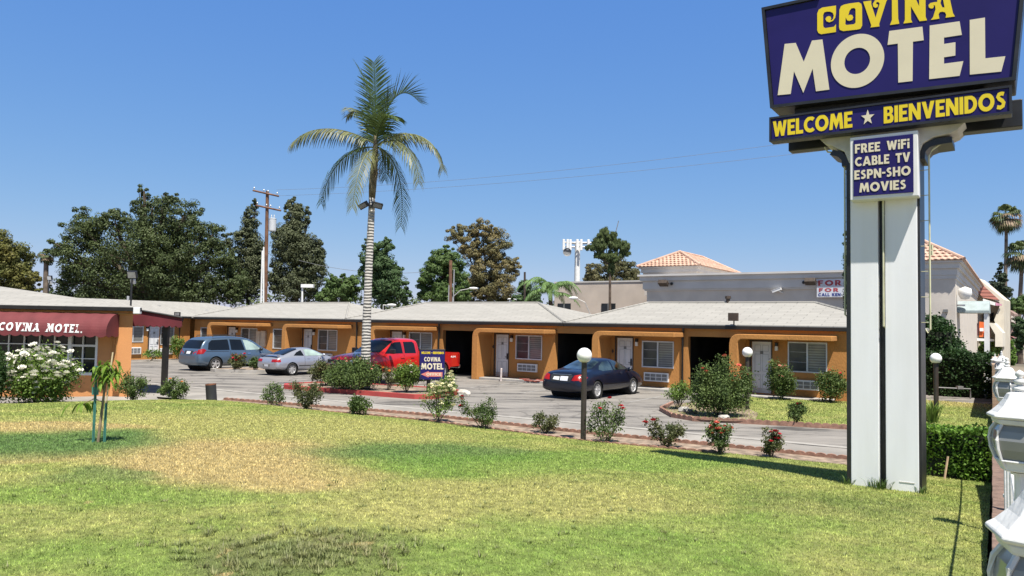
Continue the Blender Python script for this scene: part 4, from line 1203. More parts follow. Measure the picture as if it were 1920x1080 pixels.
xt, zt0 = F(1657.5, 373, 12.36); zt1 = F(1658, 612, 12.36)[1]
mb = MB(); mb.tube([(xt, 12.27, zt0 + .3), (xt, 12.27, zt1), (xt, 12.45, zt1 - .02)], .014, 6)
for k in range(5): mb.tube([(xt, 12.27, zt1 + .15 + k * .5), (xt, 12.46, zt1 + .15 + k * .5)], .006, 5)
S.part('neon_tube', mb, M_TUBE)
mb = MB()
a, b = F(1688, 904, 12.3), F(1718, 901, 12.3)
mb.box(a[0] - .01, b[0] - .02, 12.294, 12.2995, a[1] - .0, a[1] + .012)
S.part('access_flap', mb, M_STAIN)
# grass tufts at the foot
def tuft(name, label, P, n, h, spread, m, seed, wid=.02, cat='grass tuft', group=None, arch=.6):
    rng = np.random.default_rng(seed)
    mb = MB()
    for i in range(n):
        a = rng.random() * 2 * PI; r = rng.random() * spread * .35
        hh = h * (.5 + .6 * rng.random()); ou = hh * arch * rng.random() + .02
        b = Vector((r * math.cos(a), r * math.sin(a), -.02)); d = Vector((math.cos(a), math.sin(a), 0)); s_ = Vector((-d.y, d.x, 0)) * wid
        m1 = b + d * ou * .4 + Vector((0, 0, hh * .65)); tp = b + d * ou * 1.3 + Vector((0, 0, hh * (.95 if arch < .8 else .8)))
        mb.add([b - s_, b + s_, m1 + s_ * .8, m1 - s_ * .8, tp], [(0, 1, 2, 3), (3, 2, 4)])
    o = mb.build(name, m, recalc=False); o.location = P
    return tag(o, label, cat, group)
M_TUFT = mat('tuft_blades', (0.10, 0.17, 0.035), 0.6, 0.25, 4, island=.4, trans=.3)
tuft('grass_tuft', 'long uncut grass tuft between the two white columns of the pole sign', W(-1.70, 12.22, cz), 90, .2, .5, M_TUFT, 1, .007)
tuft('grass_tuft', 'small grass tuft at the dark outer edge of the pole sign', W(-1.16, 12.26, cz), 40, .14, .3, M_TUFT, 2, .006)
tuft('grass_tuft', 'thin grass tuft at the corner of the pole sign nearest the driveway', W(-2.14, 12.26, cz), 30, .17, .25, M_TUFT, 3, .006)

# ================================================================== GLOBE LAMPS
M_GLOBE = mat('opal_globe', (0.82, 0.81, 0.79), 0.22, 0.02, 1)
M_POST = mat('brown_post', (0.045, 0.035, 0.030), 0.45, 0.15, 4)
def globe_lamp(P, H, R, label, post_r=.055):
    t = thing('globe_lamp', label, 'lamp', P, 0, 'globe lamps on brown posts')
    mb = MB(); mb.lathe([(post_r, -.1), (post_r, H - 2 * R + .02), (post_r * 1.5, H - 2 * R + .02), (post_r * 1.6, H - 2 * R + .05)], 14); mb.build('post', M_POST, t, smooth=False)
    mb = MB(); mb.lathe([(max(.01, R * math.sin(q)), H - R - R * math.cos(q)) for q in np.linspace(.32, PI, 22)], 28); mb.build('globe', M_GLOBE, t, smooth=True)
P = G(1093.5, 826, .06); s_ = P.y / FPX
globe_lamp(P, 172 * s_, 14.2 * s_, 'white globe lamp on a brown post in front of the dark blue sedan', .062)
P = G(1401, 768, .06); s_ = P.y / FPX
globe_lamp(P, 116 * s_, 9.6 * s_, 'white globe lamp rising from the big rose bush by a white door', .06)
P = G(1755.5, 773, .06); s_ = P.y / FPX
globe_lamp(P, 110 * s_, 10.2 * s_, 'white globe lamp on the rear lawn before the dark hedge', .075)

# ================================================================== OFFICE DIRECTION SIGN
P = W(-17.75, 21.1, ISL_Z - .03)
pS = G(803, 737, .1); P = Vector((pS.x, pS.y, .1)); s_ = P.y / FPX
D = thing('office_sign', 'small purple sign board with a pink arrow pointing to the office', 'sign', P, .20)
bw, bh = 47.5 * s_, 57 * s_
zb_ = (737 - 712) * s_; dx_ = 5.0 * s_
mb = MB(); mb.box(-.07, .07, -.04, .04, -.1, zb_ + .3); mb.build('post', M_BLACK, D)
mb = MB(); mb.box(-bw / 2 + dx_, bw / 2 + dx_, -.20, -.045, zb_, zb_ + bh); BD = mb.build('board', M_BLACK, D, bevel=.01)
mb = MB(); mb.box(-bw / 2 + dx_ + .02, bw / 2 + dx_ - .02, -.206, -.2005, zb_ + .02, zb_ + bh - .05); mb.build('sign_face', M_PURP, BD)
fd = lambda x, y, e: (-bw / 2 + dx_ + x * bw, -.206 - e, zb_ + y * bh)
mb = MB(); lettering(mb, 'WELCOME', .07, .42, .845, .075, fd, .001, .006, gap=.06); mb.build('greeting_lettering', M_YEL, BD); mb = MB(); lettering(mb, '+', .46, .50, .845, .075, fd, .001, .006); mb.build('dot', M_YEL, BD); mb = MB(); lettering(mb, 'BIENVENIDOS', .52, .95, .845, .075, fd, .001, .006, gap=.06); mb.build('greeting_lettering', M_YEL, BD)
mb = MB(); lettering(mb, 'COVINA', .18, .82, .60, .145, fd, .001, .006, gap=.12); mb.build('lettering', M_CREAM, BD); mb = MB(); lettering(mb, 'MOTEL', .07, .94, .345, .2, fd, .001, .006, gap=.08); mb.build('lettering', M_CREAM, BD)
M_PINK = mat('pink_arrow', (0.62, 0.20, 0.17), 0.5, 0.05, 2)
mb = MB(); mb.prism([(.07, .185), (.37, .29), (.37, .255), (.91, .255), (.91, .11), (.37, .11), (.37, .08)], [], fd, .001, .003); mb.build('arrow', M_PINK, BD)
mb = MB(); lettering(mb, 'OFFICE', .28, .86, .14, .09, fd, .0035, .007, gap=.1); mb.build('arrow_lettering', M_CREAM, BD)

# ================================================================== SMALL THINGS ON THE GROUND
P = G(397, 752.5, .04); s_ = P.y / FPX
t = thing('pipe_bollard', 'leaning black pipe stub with a rusty rim at the lawn edge', 'bollard', P)
M = Matrix.Rotation(-.10, 4, 'Y')
mb = MB(); R_, H_ = 9.5 * s_, 31 * s_; mb.lathe([(R_, -.1), (R_, H_), (R_ * .82, H_), (R_ * .82, 0)], 20, M); mb.build('pipe', mat('black_pipe', (.03, .03, .033), .6, .2, 3), t, smooth=False)
mb = MB(); mb.lathe([(R_ * 1.02, H_ - .01), (R_ * 1.02, H_ + .03), (R_ * .8, H_ + .03), (R_ * .8, H_ - .01)], 20, M); mb.build('rim', mat('rust', (.22, .09, .05), .9, .2, 8), t)
def rock(P, r, label, m, seed, group=None):
    rng = random.Random(seed)
    bm = bmesh.new(); bmesh.ops.create_icosphere(bm, subdivisions=2, radius=r)
    for v in bm.verts: v.co *= .8 + .4 * rng.random(); v.co.z *= .6
    me = bpy.data.meshes.new('stone'); bm.to_mesh(me); bm.free(); me.materials.append(m)
    o = bpy.data.objects.new('stone', me); COL.objects.link(o); o.location = P
    return tag(o, label, 'stone', group)
M_ROCK = mat('pale_stone', (.42, .40, .36), .9, .15, 6, .4, 20)
rock(G(868, 738, .06), .26, 'pale grey boulder on the asphalt beside the cream rose bush', M_ROCK, 1)
rock(G(1283, 770, .1), .2, 'pale round stone at the corner of the planter bed', M_ROCK, 2)
rock(G(1297, 773, .1), .16, 'brown stone right beside the pale corner stone of the planter', mat('brown_stone', (.2, .15, .11), .9, .2, 6), 3)
rock(G(1357, 784, .1), .17, 'pale stone on the scalloped edging under the big rose bush', M_ROCK, 4)
M_PIPEP = mat('dirty_white_pipe', (.60, .52, .50), .7, .15, 4)
for (t_, v_, h_, lb) in [(-20.15, 29.3, .6, 'short dirty white guard post by the door of the carport room'), (-13.42, 29.3, .72, 'short dirty white guard post under the second wall air conditioner')]:
    mb = MB(); mb.tube([(0, 0, -.05), (.02, 0, h_)], .05, 10)
    tag(mb.build('guard_post', M_PIPEP, bevel=.015), lb, 'post', 'guard posts at the room walls').location = W(t_, v_, 0)
mb = MB()
pp = []
rng = random.Random(5)
for k in range(70): a = k * .42; pp.append((math.cos(a) * (.25 + .25 * rng.random()) * 1.6, math.sin(a) * (.2 + .2 * rng.random()), .03 + .0015 * k))
mb.tube(pp, .018, 6)
o = tag(mb.build('garden_hose', mat('red_hose', (.30, .07, .05), .6, .15, 5)), 'coiled red garden hose lying at the foot of the motel wall', 'hose'); o.location = W(-18.6, 29.75, .0); o.rotation_euler.z = -YAW

# ================================================================== STREET WALL AND LANTERNS
M_BLOCK = mat('brown_block', (0.175, 0.115, 0.090), 0.92, 0.2, 9, 0.6, 50, detail=8)
M_BLOCK2 = mat('tan_block', (0.36, 0.25, 0.175), 0.92, 0.14, 9, 0.5, 50, detail=8)
M_LANT = mat('white_cast_iron', (0.70, 0.70, 0.69), 0.5, 0.07, 7, 0.15, 40, detail=8)
M_LGLASS = mat('lantern_glass', (0.23, 0.235, 0.23), 0.12, 0.12, 3, coat=.5)
WD = Vector((.6345, 1, 0)).normalized(); WN = Vector((WD.y, -WD.x, 0))
def wl(s, d, z): return WD * s + WN * d + Vector((0, 0, z))      # along the wall, off the camera line
t = thing('street_wall', 'low brown concrete block wall stepping along the lawn edge', 'wall', wl(8, .1, .5))
toff = tuple(t.location)
def blocks(s0, s1, z0, z1, L, H, m, name, d0=-.02, d1=.24):
    mb = MB(); rng = random.Random(int(s0 * 10))
    r = 0; z = z1
    while z > z0:
        za = max(z0, z - H); s = s0 - (L / 2 if r % 2 else 0)
        while s < s1:
            a, b = max(s, s0), min(s + L, s1)
            if b - a > .05:
                j = rng.uniform(-.003, .003)
                n = MB(); n.box(a + .005, b - .005, d0 + j, d1 + j, za + .004, z - .004)
                mb.add([wl(*p) for p in n.v], n.f)
            s += L
        z -= H; r += 1
    n = MB(); n.box(s0 + .01, s1 - .01, d0 + .012, d1 - .012, z0, z1 - .012); mb.add([wl(*p) for p in n.v], n.f)
    return mb.build(name, m, t, off=toff, bevel=.006)
blocks(-1.5, 8.9, .4, 0.86, .41, .2, M_BLOCK, 'near_course')
blocks(8.9, 15.0, -.1, .80, .41, .2, M_BLOCK, 'raised_course')
blocks(15.0, 27.0, -.1, .42, .41, .2, M_BLOCK2, 'low_course')
blocks(27.0, 42.0, -.1, 1.72, .41, .2, M_BLOCK2, 'far_course')
def lantern(D, px, pyr, wpx, label, zpost):
    s = D / FPX
    c = at(px, pyr, D)                                    # centre of the roof's lower edge
    R = wpx * s / 2
    L = thing('lantern', label, 'lantern', (c.x, c.y, zpost), .2, 'white lanterns along the street wall')
    dz = c.z - zpost
    def sq(prof, name, m, par=None, n=6, smooth=False):
        mb = MB(); mb.lathe([(max(r, .001) * R, dz + z * R) for r, z in prof], n); return mb.build(name, m, par or L, smooth=smooth, bevel=0 if smooth or name == 'glass' else .045 * R, seg=2)
    roof = sq([(.93, -.10), (1.0, -.06), (1.0, 0), (.86, .10), (.66, .30), (.50, .52), (.40, .70), (.30, .76), (0, .78)], 'roof', M_LANT)
    sq([(.10, .76), (.22, .84), (.2, .92), (.08, .98), (.17, 1.06), (.19, 1.14), (.07, 1.24), (.14, 1.32), (.12, 1.42), (0, 1.5)], 'finial', M_LANT, roof, 10, True)
    sq([(.7, -.3), (.82, -.28), (.88, -.10), (.7, -.1)], 'collar', M_LANT, roof)
    prof = [(.72, -.3), (.86, -.5), (.92, -.8), (.88, -1.1), (.76, -1.4), (.58, -1.7)]
    sq([(r * .96, z) for r, z in prof], 'glass', M_LGLASS)
    mb = MB()
    for k in range(6):
        a = k * PI / 3
        mb.tube([(r * R * math.cos(a), r * R * math.sin(a), dz + z * R) for r, z in prof], .055 * R, 6)
    mb.build('ribs', M_LANT, L)
    sq([(.80, -1.48), (.80, -1.42), (.7, -1.42), (.62, -1.72), (.62, -1.8), (.2, -1.84), (.14, -1.9)], 'base', M_LANT)
    mb = MB(); mb.lathe([(.05, 0), (.05, .03), (.028, .05), (.028, max(.1, dz - 1.95 * R)), (.042, dz - 1.93 * R), (.042, dz - 1.86 * R)], 10); mb.build('post', M_LANT, L)
for q in [(1.45, 1978, 1003, 232, 'large white lantern nearest the camera, cut by the picture corner', .93),
          (3.55, 1913, 779, 113, 'second white lantern from the camera with smoky curved glass', .93),
          (7.95, 1888, 708, 50, 'third white lantern along the wall, beyond the two big ones', .93),
          (13.6, 1881, 691.5, 29, 'small white lantern just behind the third lantern roof', .80),
          (16.8, 1878, 677, 25, 'small white lantern between the third one and the far pair', .42),
          (24, 1865.5, 675, 15.5, 'farthest tiny white lantern of the wall, before the trimmed hedges', .42)]:
    lantern(*q)
# thin rail carried by the lantern posts
mb = MB(); mb.tube([wl(-1, .09, 1.86), wl(4, .09, 1.83), wl(9, .09, 1.72), wl(17, .09, 1.6)], .012, 6)
for s in (2.6, 5.6, 6.9, 8.6): mb.tube([wl(s, .09, .9), wl(s, .09, 1.78)], .012, 6)
tag(mb.build('wall_rail', M_LANT), 'thin white pipe rail running above the street wall between lanterns', 'rail')

# ================================================================== CARS
def car_paint(name, c, metal=0.3, coat=0.9):
    return mat(name, c, 0.32, 0.03, 1.2, metal=metal, coat=coat)
M_TYRE = mat('tyre_rubber', (0.018, 0.018, 0.019), 0.8, 0.2, 8)
M_RIM = mat('alloy_rim', (0.58, 0.58, 0.59), 0.35, 0.06, 3, metal=0.5)
M_TAIL = mat('tail_light_red', (0.30, 0.008, 0.008), 0.3, 0.15, 9)
M_CARGL = glass('car_glass_dark', (0.008, 0.010, 0.013), 0.04)
M_CARGL2 = mat('car_glass_pale', (0.36, 0.47, 0.44), 0.1, 0.25, 1.5, coat=.6)
M_CARGL3 = mat('car_glass_teal', (0.035, 0.055, 0.058), 0.06, 0.5, 2.0, coat=.6)
M_WELL = mat('wheel_well', (0.012, 0.012, 0.012), 0.95, 0.1, 4)
M_PLATE = mat('licence_plate', (0.62, 0.64, 0.70), 0.5, 0.12, 14)
M_CHROME = mat('chrome', (0.72, 0.72, 0.73), 0.12, 0.03, 3, metal=0.95)
M_TRIMBK = mat('black_trim', (0.02, 0.02, 0.021), 0.55, 0.1, 5)
def eval_mesh(o):
    dg = bpy.context.evaluated_depsgraph_get(); dg.update()
    return bpy.data.meshes.new_from_object(o.evaluated_get(dg))
class Car:
    def __init__(s, name, label, paint, stations, wheels, R, W_, track_in, loc, rz, sub=2):
        s.root = thing(name, label, 'car' if 'pickup' not in name and 'van' not in name else ('pickup' if 'pickup' in name else 'minivan'), loc, rz)
        s.paint, s.R, s.W = paint, R, W_
        bm = bmesh.new()
        rows = []
        for st in stations:
            x, zb, zm, zbelt, zt, wm, wbt, wr, crown = st
            h = [(0, zb), (wm * .55, zb), (wm * .93, zb + .05), (wm * .995, zb + (zm - zb) * .45), (wm, zm), (wbt + (wm - wbt) * .35, zm + (zbelt - zm) * .75), (wbt, zbelt), (wbt * .35 + wr * .65 + .02, zbelt + (zt - zbelt) * .62), (wr, zt - .02 - .03 * (zt - zbelt)), (wr * .6, zt + crown * .75), (0, zt + crown)]
            L = [bm.verts.new((x, y, z)) for y, z in h]
            Rr = [bm.verts.new((x, -y, z)) for y, z in h[1:-1]]
            rows.append(L + Rr[::-1])
        m = len(rows[0])
        for a, b in zip(rows, rows[1:]):
            for i in range(m):
                bm.faces.new((a[i], a[(i + 1) % m], b[(i + 1) % m], b[i]))
        bm.faces.new(rows[0][::-1]); bm.faces.new(rows[-1])
        bmesh.ops.recalc_face_normals(bm, faces=bm.faces)
        me = bpy.data.meshes.new('body_cage'); bm.to_mesh(me); bm.free()
        o = bpy.data.objects.new('body', me); COL.objects.link(o)
        sm = o.modifiers.new('s', 'SUBSURF'); sm.levels = sub; sm.render_levels = sub
        me2 = eval_mesh(o); o.modifiers.clear(); o.data = me2
        V = [v.co.copy() for v in me2.vertices]
        s.bvh = BVHTree.FromPolygons(V, [tuple(p.vertices) for p in me2.polygons])
        # cut wheel wells
        for x in wheels:
            cut = MB(); M = Matrix.Translation((x, 0, R)) @ Matrix.Rotation(PI / 2, 4, 'X')
            cut.lathe([(0.001, -1.4), (R * 1.17, -1.4), (R * 1.17, 1.4), (0.001, 1.4)], 32, M)
            co = cut.build('cutter', M_WELL)
            b = o.modifiers.new('b', 'BOOLEAN'); b.operation = 'DIFFERENCE'; b.solver = 'EXACT'; b.object = co
            me3 = eval_mesh(o); o.modifiers.clear(); o.data = me3
            bpy.data.objects.remove(co)
        o.data.materials.clear(); o.data.materials.append(paint)
        o.data.polygons.foreach_set('material_index', [0] * len(o.data.polygons))
        o.data.polygons.foreach_set('use_smooth', [True] * len(o.data.polygons))
        try: o.data.set_sharp_from_angle(angle=math.radians(38))
        except Exception: pass
        o.parent = s.root
        s.body = o
        for x in wheels:                                   # dark liner filling the arch opening
            mb = MB(); M = Matrix.Translation((x, 0, R)) @ Matrix.Rotation(PI / 2, 4, 'X')
            mb.lathe([(R * 1.15, -(track_in + .10)), (R * 1.15, track_in + .10)], 32, M)
            mb.lathe([(.02, -(track_in - .16)), (R * 1.15, -(track_in - .16))], 32, M); mb.lathe([(.02, track_in - .16), (R * 1.15, track_in - .16)], 32, M)
            mb.build('wheel_well', M_WELL, s.root)
    def wheel(s, x, y, rim_m, spokes=6, rr=.62):
        R = s.R; sd = 1 if y > 0 else -1
        wt = .21
        M = Matrix.Translation((x, y, R)) @ Matrix.Rotation(-sd * PI / 2, 4, 'X')
        mb = MB(); mb.lathe([(R * rr, -wt / 2), (R * .9, -wt / 2), (R * .985, -wt * .38), (R, -wt * .2), (R, wt * .2), (R * .985, wt * .38), (R * .9, wt / 2), (R * .72, wt * .52), (R * rr, wt * .45)], 36, M)
        w_ = mb.build('wheel', M_TYRE, s.root, smooth=True)
        mb = MB(); mb.lathe([(R * rr, wt * .46), (R * rr * .93, wt * .47), (R * rr * .88, wt * .3), (R * rr * .86, -wt * .2)], 32, M)
        mb.lathe([(.001, wt * .40), (R * .14, wt * .40), (R * .17, wt * .30), (R * .17, 0)], 20, M)
        for k in range(spokes):
            a = 2 * PI * k / spokes + .2
            d = Vector((math.cos(a), math.sin(a), 0)); n = Vector((-d.y, d.x, 0))
            w0, w1 = R * .11, R * .15
            p = [d * R * .13 - n * w0, d * R * .13 + n * w0, d * R * rr * .9 + n * w1, d * R * rr * .9 - n * w1]
            z0, z1 = wt * .15, wt * .36
            vs = [M @ (q + Vector((0, 0, z))) for z in (z0, z1) for q in p]
            mb.add(vs, [(0, 1, 2, 3), (7, 6, 5, 4), (0, 4, 5, 1), (1, 5, 6, 2), (2, 6, 7, 3), (3, 7, 4, 0)])
        mb.build('rim', rim_m, w_)
        mb = MB(); mb.lathe([(.001, -wt * .1), (R * rr * .9, -wt * .1)], 24, M); mb.build('brake_disc', M_WELL, w_)
    def decal(s, name, m, poly, axis, sign, off=.006, parent=None, step=.07, label=None):
        """conformal panel: polygon seen along an axis, laid on the body surface"""
        P = [Vector(p) for p in poly]; n = len(P); D = []
        for i in range(n):
            a, b = P[i], P[(i + 1) % n]; k = max(1, int((b - a).length / step))
            D += [a.lerp(b, j / k) for j in range(k)]
        xs = [p.x for p in D]; ys = [p.y for p in D]
        g = [Vector((x, y)) for x in np.arange(min(xs), max(xs), step) for y in np.arange(min(ys), max(ys), step)]
        ins = inside(np.array([[p.x, p.y] for p in g]).reshape(-1, 2), [(p.x, p.y) for p in D]) if g else []
        pts = D + [p for p, q in zip(g, ins) if q]
        r = delaunay_2d_cdt(pts, [(i, (i + 1) % len(D)) for i in range(len(D))], [], 1, 1e-4)
        vs, ok = [], []
        for p in r[0]:
            if axis == 'y': o_, d_ = Vector((p.x, 3 * sign, p.y)), Vector((0, -sign, 0))
            elif axis == 'x': o_, d_ = Vector((9 * sign, p.x, p.y)), Vector((-sign, 0, 0))
            else: o_, d_ = Vector((p.x, p.y, 4)), Vector((0, 0, -1))
            h = s.bvh.ray_cast(o_, d_)
            if h[0] is None: vs.append(Vector((0, 0, 0))); ok.append(False)
            else: vs.append(h[0] + h[1] * off); ok.append(True)
        mb = MB(); mb.v = [tuple(v) for v in vs]; mb.f = [tuple(f) for f in r[2] if all(ok[i] for i in f)]
        o = mb.build(name, m, parent or s.root, smooth=True)
        if label: o['label'] = label
        return o
    def strip(s, name, m, pts, wd, sign, off=.007):
        return s.decal(name, m, fat(pts, wd), 'y', sign, off, step=.12)
    def mirror(s, x, y, z, m, sc=1.0):
        sd = 1 if y > 0 else -1
        mb = MB(); mb.lathe([(.001, -.06), (.055, -.05), (.085, 0), (.075, .06), (.001, .075)], 12, Matrix.Translation((x, y, z)) @ Matrix.Diagonal((.9, 1.25 * sc, .95 * sc, 1)) @ Matrix.Rotation(PI / 2, 4, 'Y'))
        mb.box(x - .03, x + .03, min(y, y - sd * .16), max(y, y - sd * .16), z - .05, z - .015)
        return mb.build('side_mirror', m, s.root, smooth=True)
    def door_seams(s, xs, z0, z1, sign, m=None):
        for pts in xs: s.strip('door_seam', M_TRIMBK, pts, .014, sign, .004)
RZV = PI / 2 - YAW
# ---- dark blue sedan
st = [(.00, .34, .50, .60, .64, .66, .60, .45, .0), (.05, .27, .54, .74, .80, .82, .72, .55, .01), (.20, .24, .58, .90, .965, .895, .775, .60, .02), (.65, .22, .62, .955, 1.02, .925, .80, .64, .02), (1.10, .20, .62, .965, 1.06, .93, .80, .63, .02),
      (1.62, .20, .62, .965, 1.29, .93, .80, .57, .03), (2.15, .20, .62, .96, 1.41, .93, .80, .55, .03), (2.75, .20, .62, .95, 1.42, .93, .80, .55, .03), (3.20, .20, .62, .94, 1.33, .93, .80, .56, .03),
      (3.85, .20, .62, .92, 1.02, .925, .80, .64, .03), (4.35, .21, .60, .85, .93, .91, .79, .62, .03), (4.75, .23, .54, .72, .80, .86, .74, .56, .02), (4.95, .28, .48, .60, .66, .74, .64, .48, .01), (5.02, .34, .46, .54, .58, .60, .52, .40, .0)]
PS = car_paint('navy_paint', (0.003, 0.005, 0.015), .0, .5)
pR, pF = G(1116, 747.8), G(1183, 741.3)
hd = math.atan2(VA.y, VA.x) - math.radians(3)
base = pR - Vector((math.cos(hd), math.sin(hd), 0)) * 1.12 + Vector((-math.sin(hd), math.cos(hd), 0)) * .80
base.z = 0
c = Car('sedan', 'dark navy blue rounded sedan parked nose to the motel, beside a globe lamp', PS, st, (1.12, 3.88), .325, 1.86, .80, base, hd)
for x in (1.12, 3.88):
    for y in (-.80, .80): c.wheel(x, y, M_RIM, 7, .70)
for sg in (-1, 1):
    c.decal('side_window', M_CARGL3, [(1.42, 1.03), (1.60, 1.17), (1.95, 1.30), (2.38, 1.345), (2.42, 1.0), (1.7, .985)], 'y', sg)
    c.decal('side_window', M_CARGL3, [(2.50, 1.345), (2.80, 1.335), (3.15, 1.25), (3.62, 1.0), (2.52, .995)], 'y', sg)
    c.door_seams([[(2.46, .98), (2.45, .35)], [(1.62, .96), (1.58, .62)], [(3.66, .98), (3.55, .75), (3.52, .35)]], 0, 0, sg)
    c.strip('side_moulding', PS, [(1.6, .56), (3.45, .54)], .05, sg, .012)
    for x in (1.85, 2.75): c.strip('door_handle', PS, [(x, .86), (x + .2, .86)], .045, sg, .02)
    c.decal('tail_light', M_TAIL, [(.02, .66), (.06, .86), (.32, .90), (.50, .80), (.24, .66)], 'y', sg, .008)
    c.decal('tail_light', M_TAIL, [(sg * .46, .68), (sg * .52, .86), (sg * .70, .90), (sg * .86, .86), (sg * .84, .70)], 'x', -1, .009)
    c.decal('headlight', M_LAMPW, [(sg * .38, .58), (sg * .40, .70), (sg * .66, .74), (sg * .64, .6)], 'x', 1, .008)
    c.mirror(3.42, sg * .96, 1.0, PS)
c.decal('rear_window', M_CARGL3, [(-.60, 1.07), (-.52, 1.30), (-.3, 1.37), (.3, 1.37), (.52, 1.30), (.60, 1.07), (.3, 1.055), (-.3, 1.055)], 'x', -1)
c.decal('windscreen', M_CARGL, [(-.62, 1.04), (-.5, 1.32), (.5, 1.32), (.62, 1.04)], 'x', 1)
c.decal('plate_recess', M_TRIMBK, [(-.42, .64), (-.46, .86), (.46, .86), (.42, .64)], 'x', -1, .004)
c.decal('licence_plate', M_PLATE, [(-.30, .67), (-.30, .82), (.02, .82), (.02, .67)], 'x', -1, .012)
c.decal('sticker', M_WHITE, [(.06, .68), (.06, .80), (.30, .80), (.33, .70)], 'x', -1, .012)
c.decal('chrome_bar', M_CHROME, [(-.40, .865), (-.40, .89), (.40, .89), (.40, .865)], 'x', -1, .016)
# ---- silver coupe
st = [(.00, .38, .50, .58, .62, .66, .60, .45, .0), (.05, .30, .54, .72, .78, .78, .70, .56, .01), (.16, .27, .58, .84, .90, .83, .73, .62, .02), (.45, .23, .60, .88, .95, .845, .745, .62, .02), (.85, .20, .60, .90, 1.10, .85, .75, .56, .02),
      (1.40, .19, .60, .90, 1.27, .85, .75, .50, .03), (1.95, .19, .60, .895, 1.315, .85, .75, .50, .03), (2.35, .19, .60, .89, 1.27, .85, .75, .51, .03), (3.10, .19, .58, .86, .94, .85, .745, .60, .03),
      (3.60, .20, .54, .76, .84, .83, .72, .58, .03), (4.05, .22, .48, .64, .71, .78, .68, .52, .02), (4.30, .27, .43, .54, .60, .68, .58, .44, .01), (4.38, .34, .42, .49, .53, .56, .48, .38, .0)]
PC = car_paint('silver_paint', (0.42, 0.44, 0.50), .55)
pR = G(545, 704); hd = math.atan2(VA.y, VA.x) - math.radians(2)
base = pR - Vector((math.cos(hd), math.sin(hd), 0)) * .88 + Vector((-math.sin(hd), math.cos(hd), 0)) * .72; base.z = 0
c = Car('coupe', 'silver two door coupe with a rear spoiler parked beside the red pickup', PC, st, (.88, 3.45), .30, 1.71, .73, base, hd)
for x in (.88, 3.45):
    for y in (-.73, .73): c.wheel(x, y, M_RIM, 7, .70)
for sg in (-1, 1):
    c.decal('side_window', M_CARGL, [(1.02, .95), (1.25, 1.10), (1.55, 1.20), (1.62, .93)], 'y', sg)
    c.decal('side_window', M_CARGL2 if sg < 0 else M_CARGL, [(1.70, 1.215), (1.95, 1.24), (2.3, 1.19), (2.85, .93), (1.72, .925)], 'y', sg)
    c.door_seams([[(1.66, .92), (1.60, .32)], [(2.88, .92), (2.86, .32)]], 0, 0, sg)
    c.strip('side_moulding', M_TRIMBK, [(1.25, .47), (3.1, .46)], .035, sg, .01)
    c.strip('door_handle', PC, [(1.78, .80), (1.95, .80)], .04, sg, .015)
    c.mirror(2.72, sg * .87, .96, PC)
    c.decal('tail_light', M_TAIL, [(.02, .64), (.06, .77), (.22, .80), (.24, .66)], 'y', sg, .008)
    c.decal('tail_light', M_TAIL, [(sg * .36, .65), (sg * .36, .775), (sg * .80, .79), (sg * .78, .66)], 'x', -1, .009)
    c.decal('headlight', M_LAMPW, [(sg * .36, .53), (sg * .36, .62), (sg * .58, .62), (sg * .56, .53)], 'x', 1, .008)
c.decal('rear_window', M_CARGL, [(-.56, .97), (-.46, 1.22), (-.3, 1.275), (.3, 1.275), (.46, 1.22), (.56, .97)], 'x', -1)
c.decal('windscreen', M_CARGL, [(-.58, .96), (-.46, 1.25), (.46, 1.25), (.58, .96)], 'x', 1)
c.decal('plate_recess', M_GREYM, [(-.26, .42), (-.28, .54), (.28, .54), (.26, .42)], 'x', -1, .005)
c.decal('licence_plate', M_PLATE, [(-.15, .43), (-.15, .53), (.15, .53), (.15, .43)], 'x', -1, .012)
mb = MB(); mb.box(.10, .30, -.66, .66, .985, 1.01); mb.box(.14, .26, -.66, -.61, .88, .99); mb.box(.14, .26, .61, .66, .88, .99); mb.build('spoiler', PC, c.root, bevel=.012)
# ---- blue minivan
st = [(.00, .40, .58, .70, .78, .78, .72, .58, .0), (.05, .30, .62, .86, .94, .90, .80, .66, .01), (.16, .26, .70, 1.00, 1.10, .955, .87, .74, .01), (.26, .24, .72, 1.04, 1.40, .97, .885, .76, .02), (.48, .22, .72, 1.05, 1.64, .98, .89, .74, .03), (.80, .22, .72, 1.05, 1.72, .99, .89, .72, .03),
      (2.0, .21, .70, 1.04, 1.745, .995, .89, .71, .03), (2.9, .21, .70, 1.02, 1.70, .995, .89, .70, .03), (3.35, .21, .70, 1.0, 1.58, .99, .885, .70, .03), (4.05, .21, .68, .97, 1.14, .985, .88, .70, .03),
      (4.5, .22, .62, .88, .98, .96, .86, .68, .03), (4.85, .24, .56, .76, .84, .90, .80, .62, .02), (5.05, .30, .50, .62, .70, .76, .68, .50, .01), (5.1, .36, .48, .56, .61, .64, .56, .42, .0)]
PV = car_paint('steel_blue_paint', (0.085, 0.132, 0.195), .35)
pR = G(402, 695.5); hd = math.atan2(VA.y, VA.x) - math.radians(1)
base = pR - Vector((math.cos(hd), math.sin(hd), 0)) * .98 + Vector((-math.sin(hd), math.cos(hd), 0)) * .86; base.z = 0
c = Car('minivan', 'steel blue minivan with tinted rear glass parked before the motel', PV, st, (.98, 4.01), .35, 2.0, .84, base, hd)
for x in (.98, 4.01):
    for y in (-.86, .86): c.wheel(x, y, M_RIM, 5, .66)
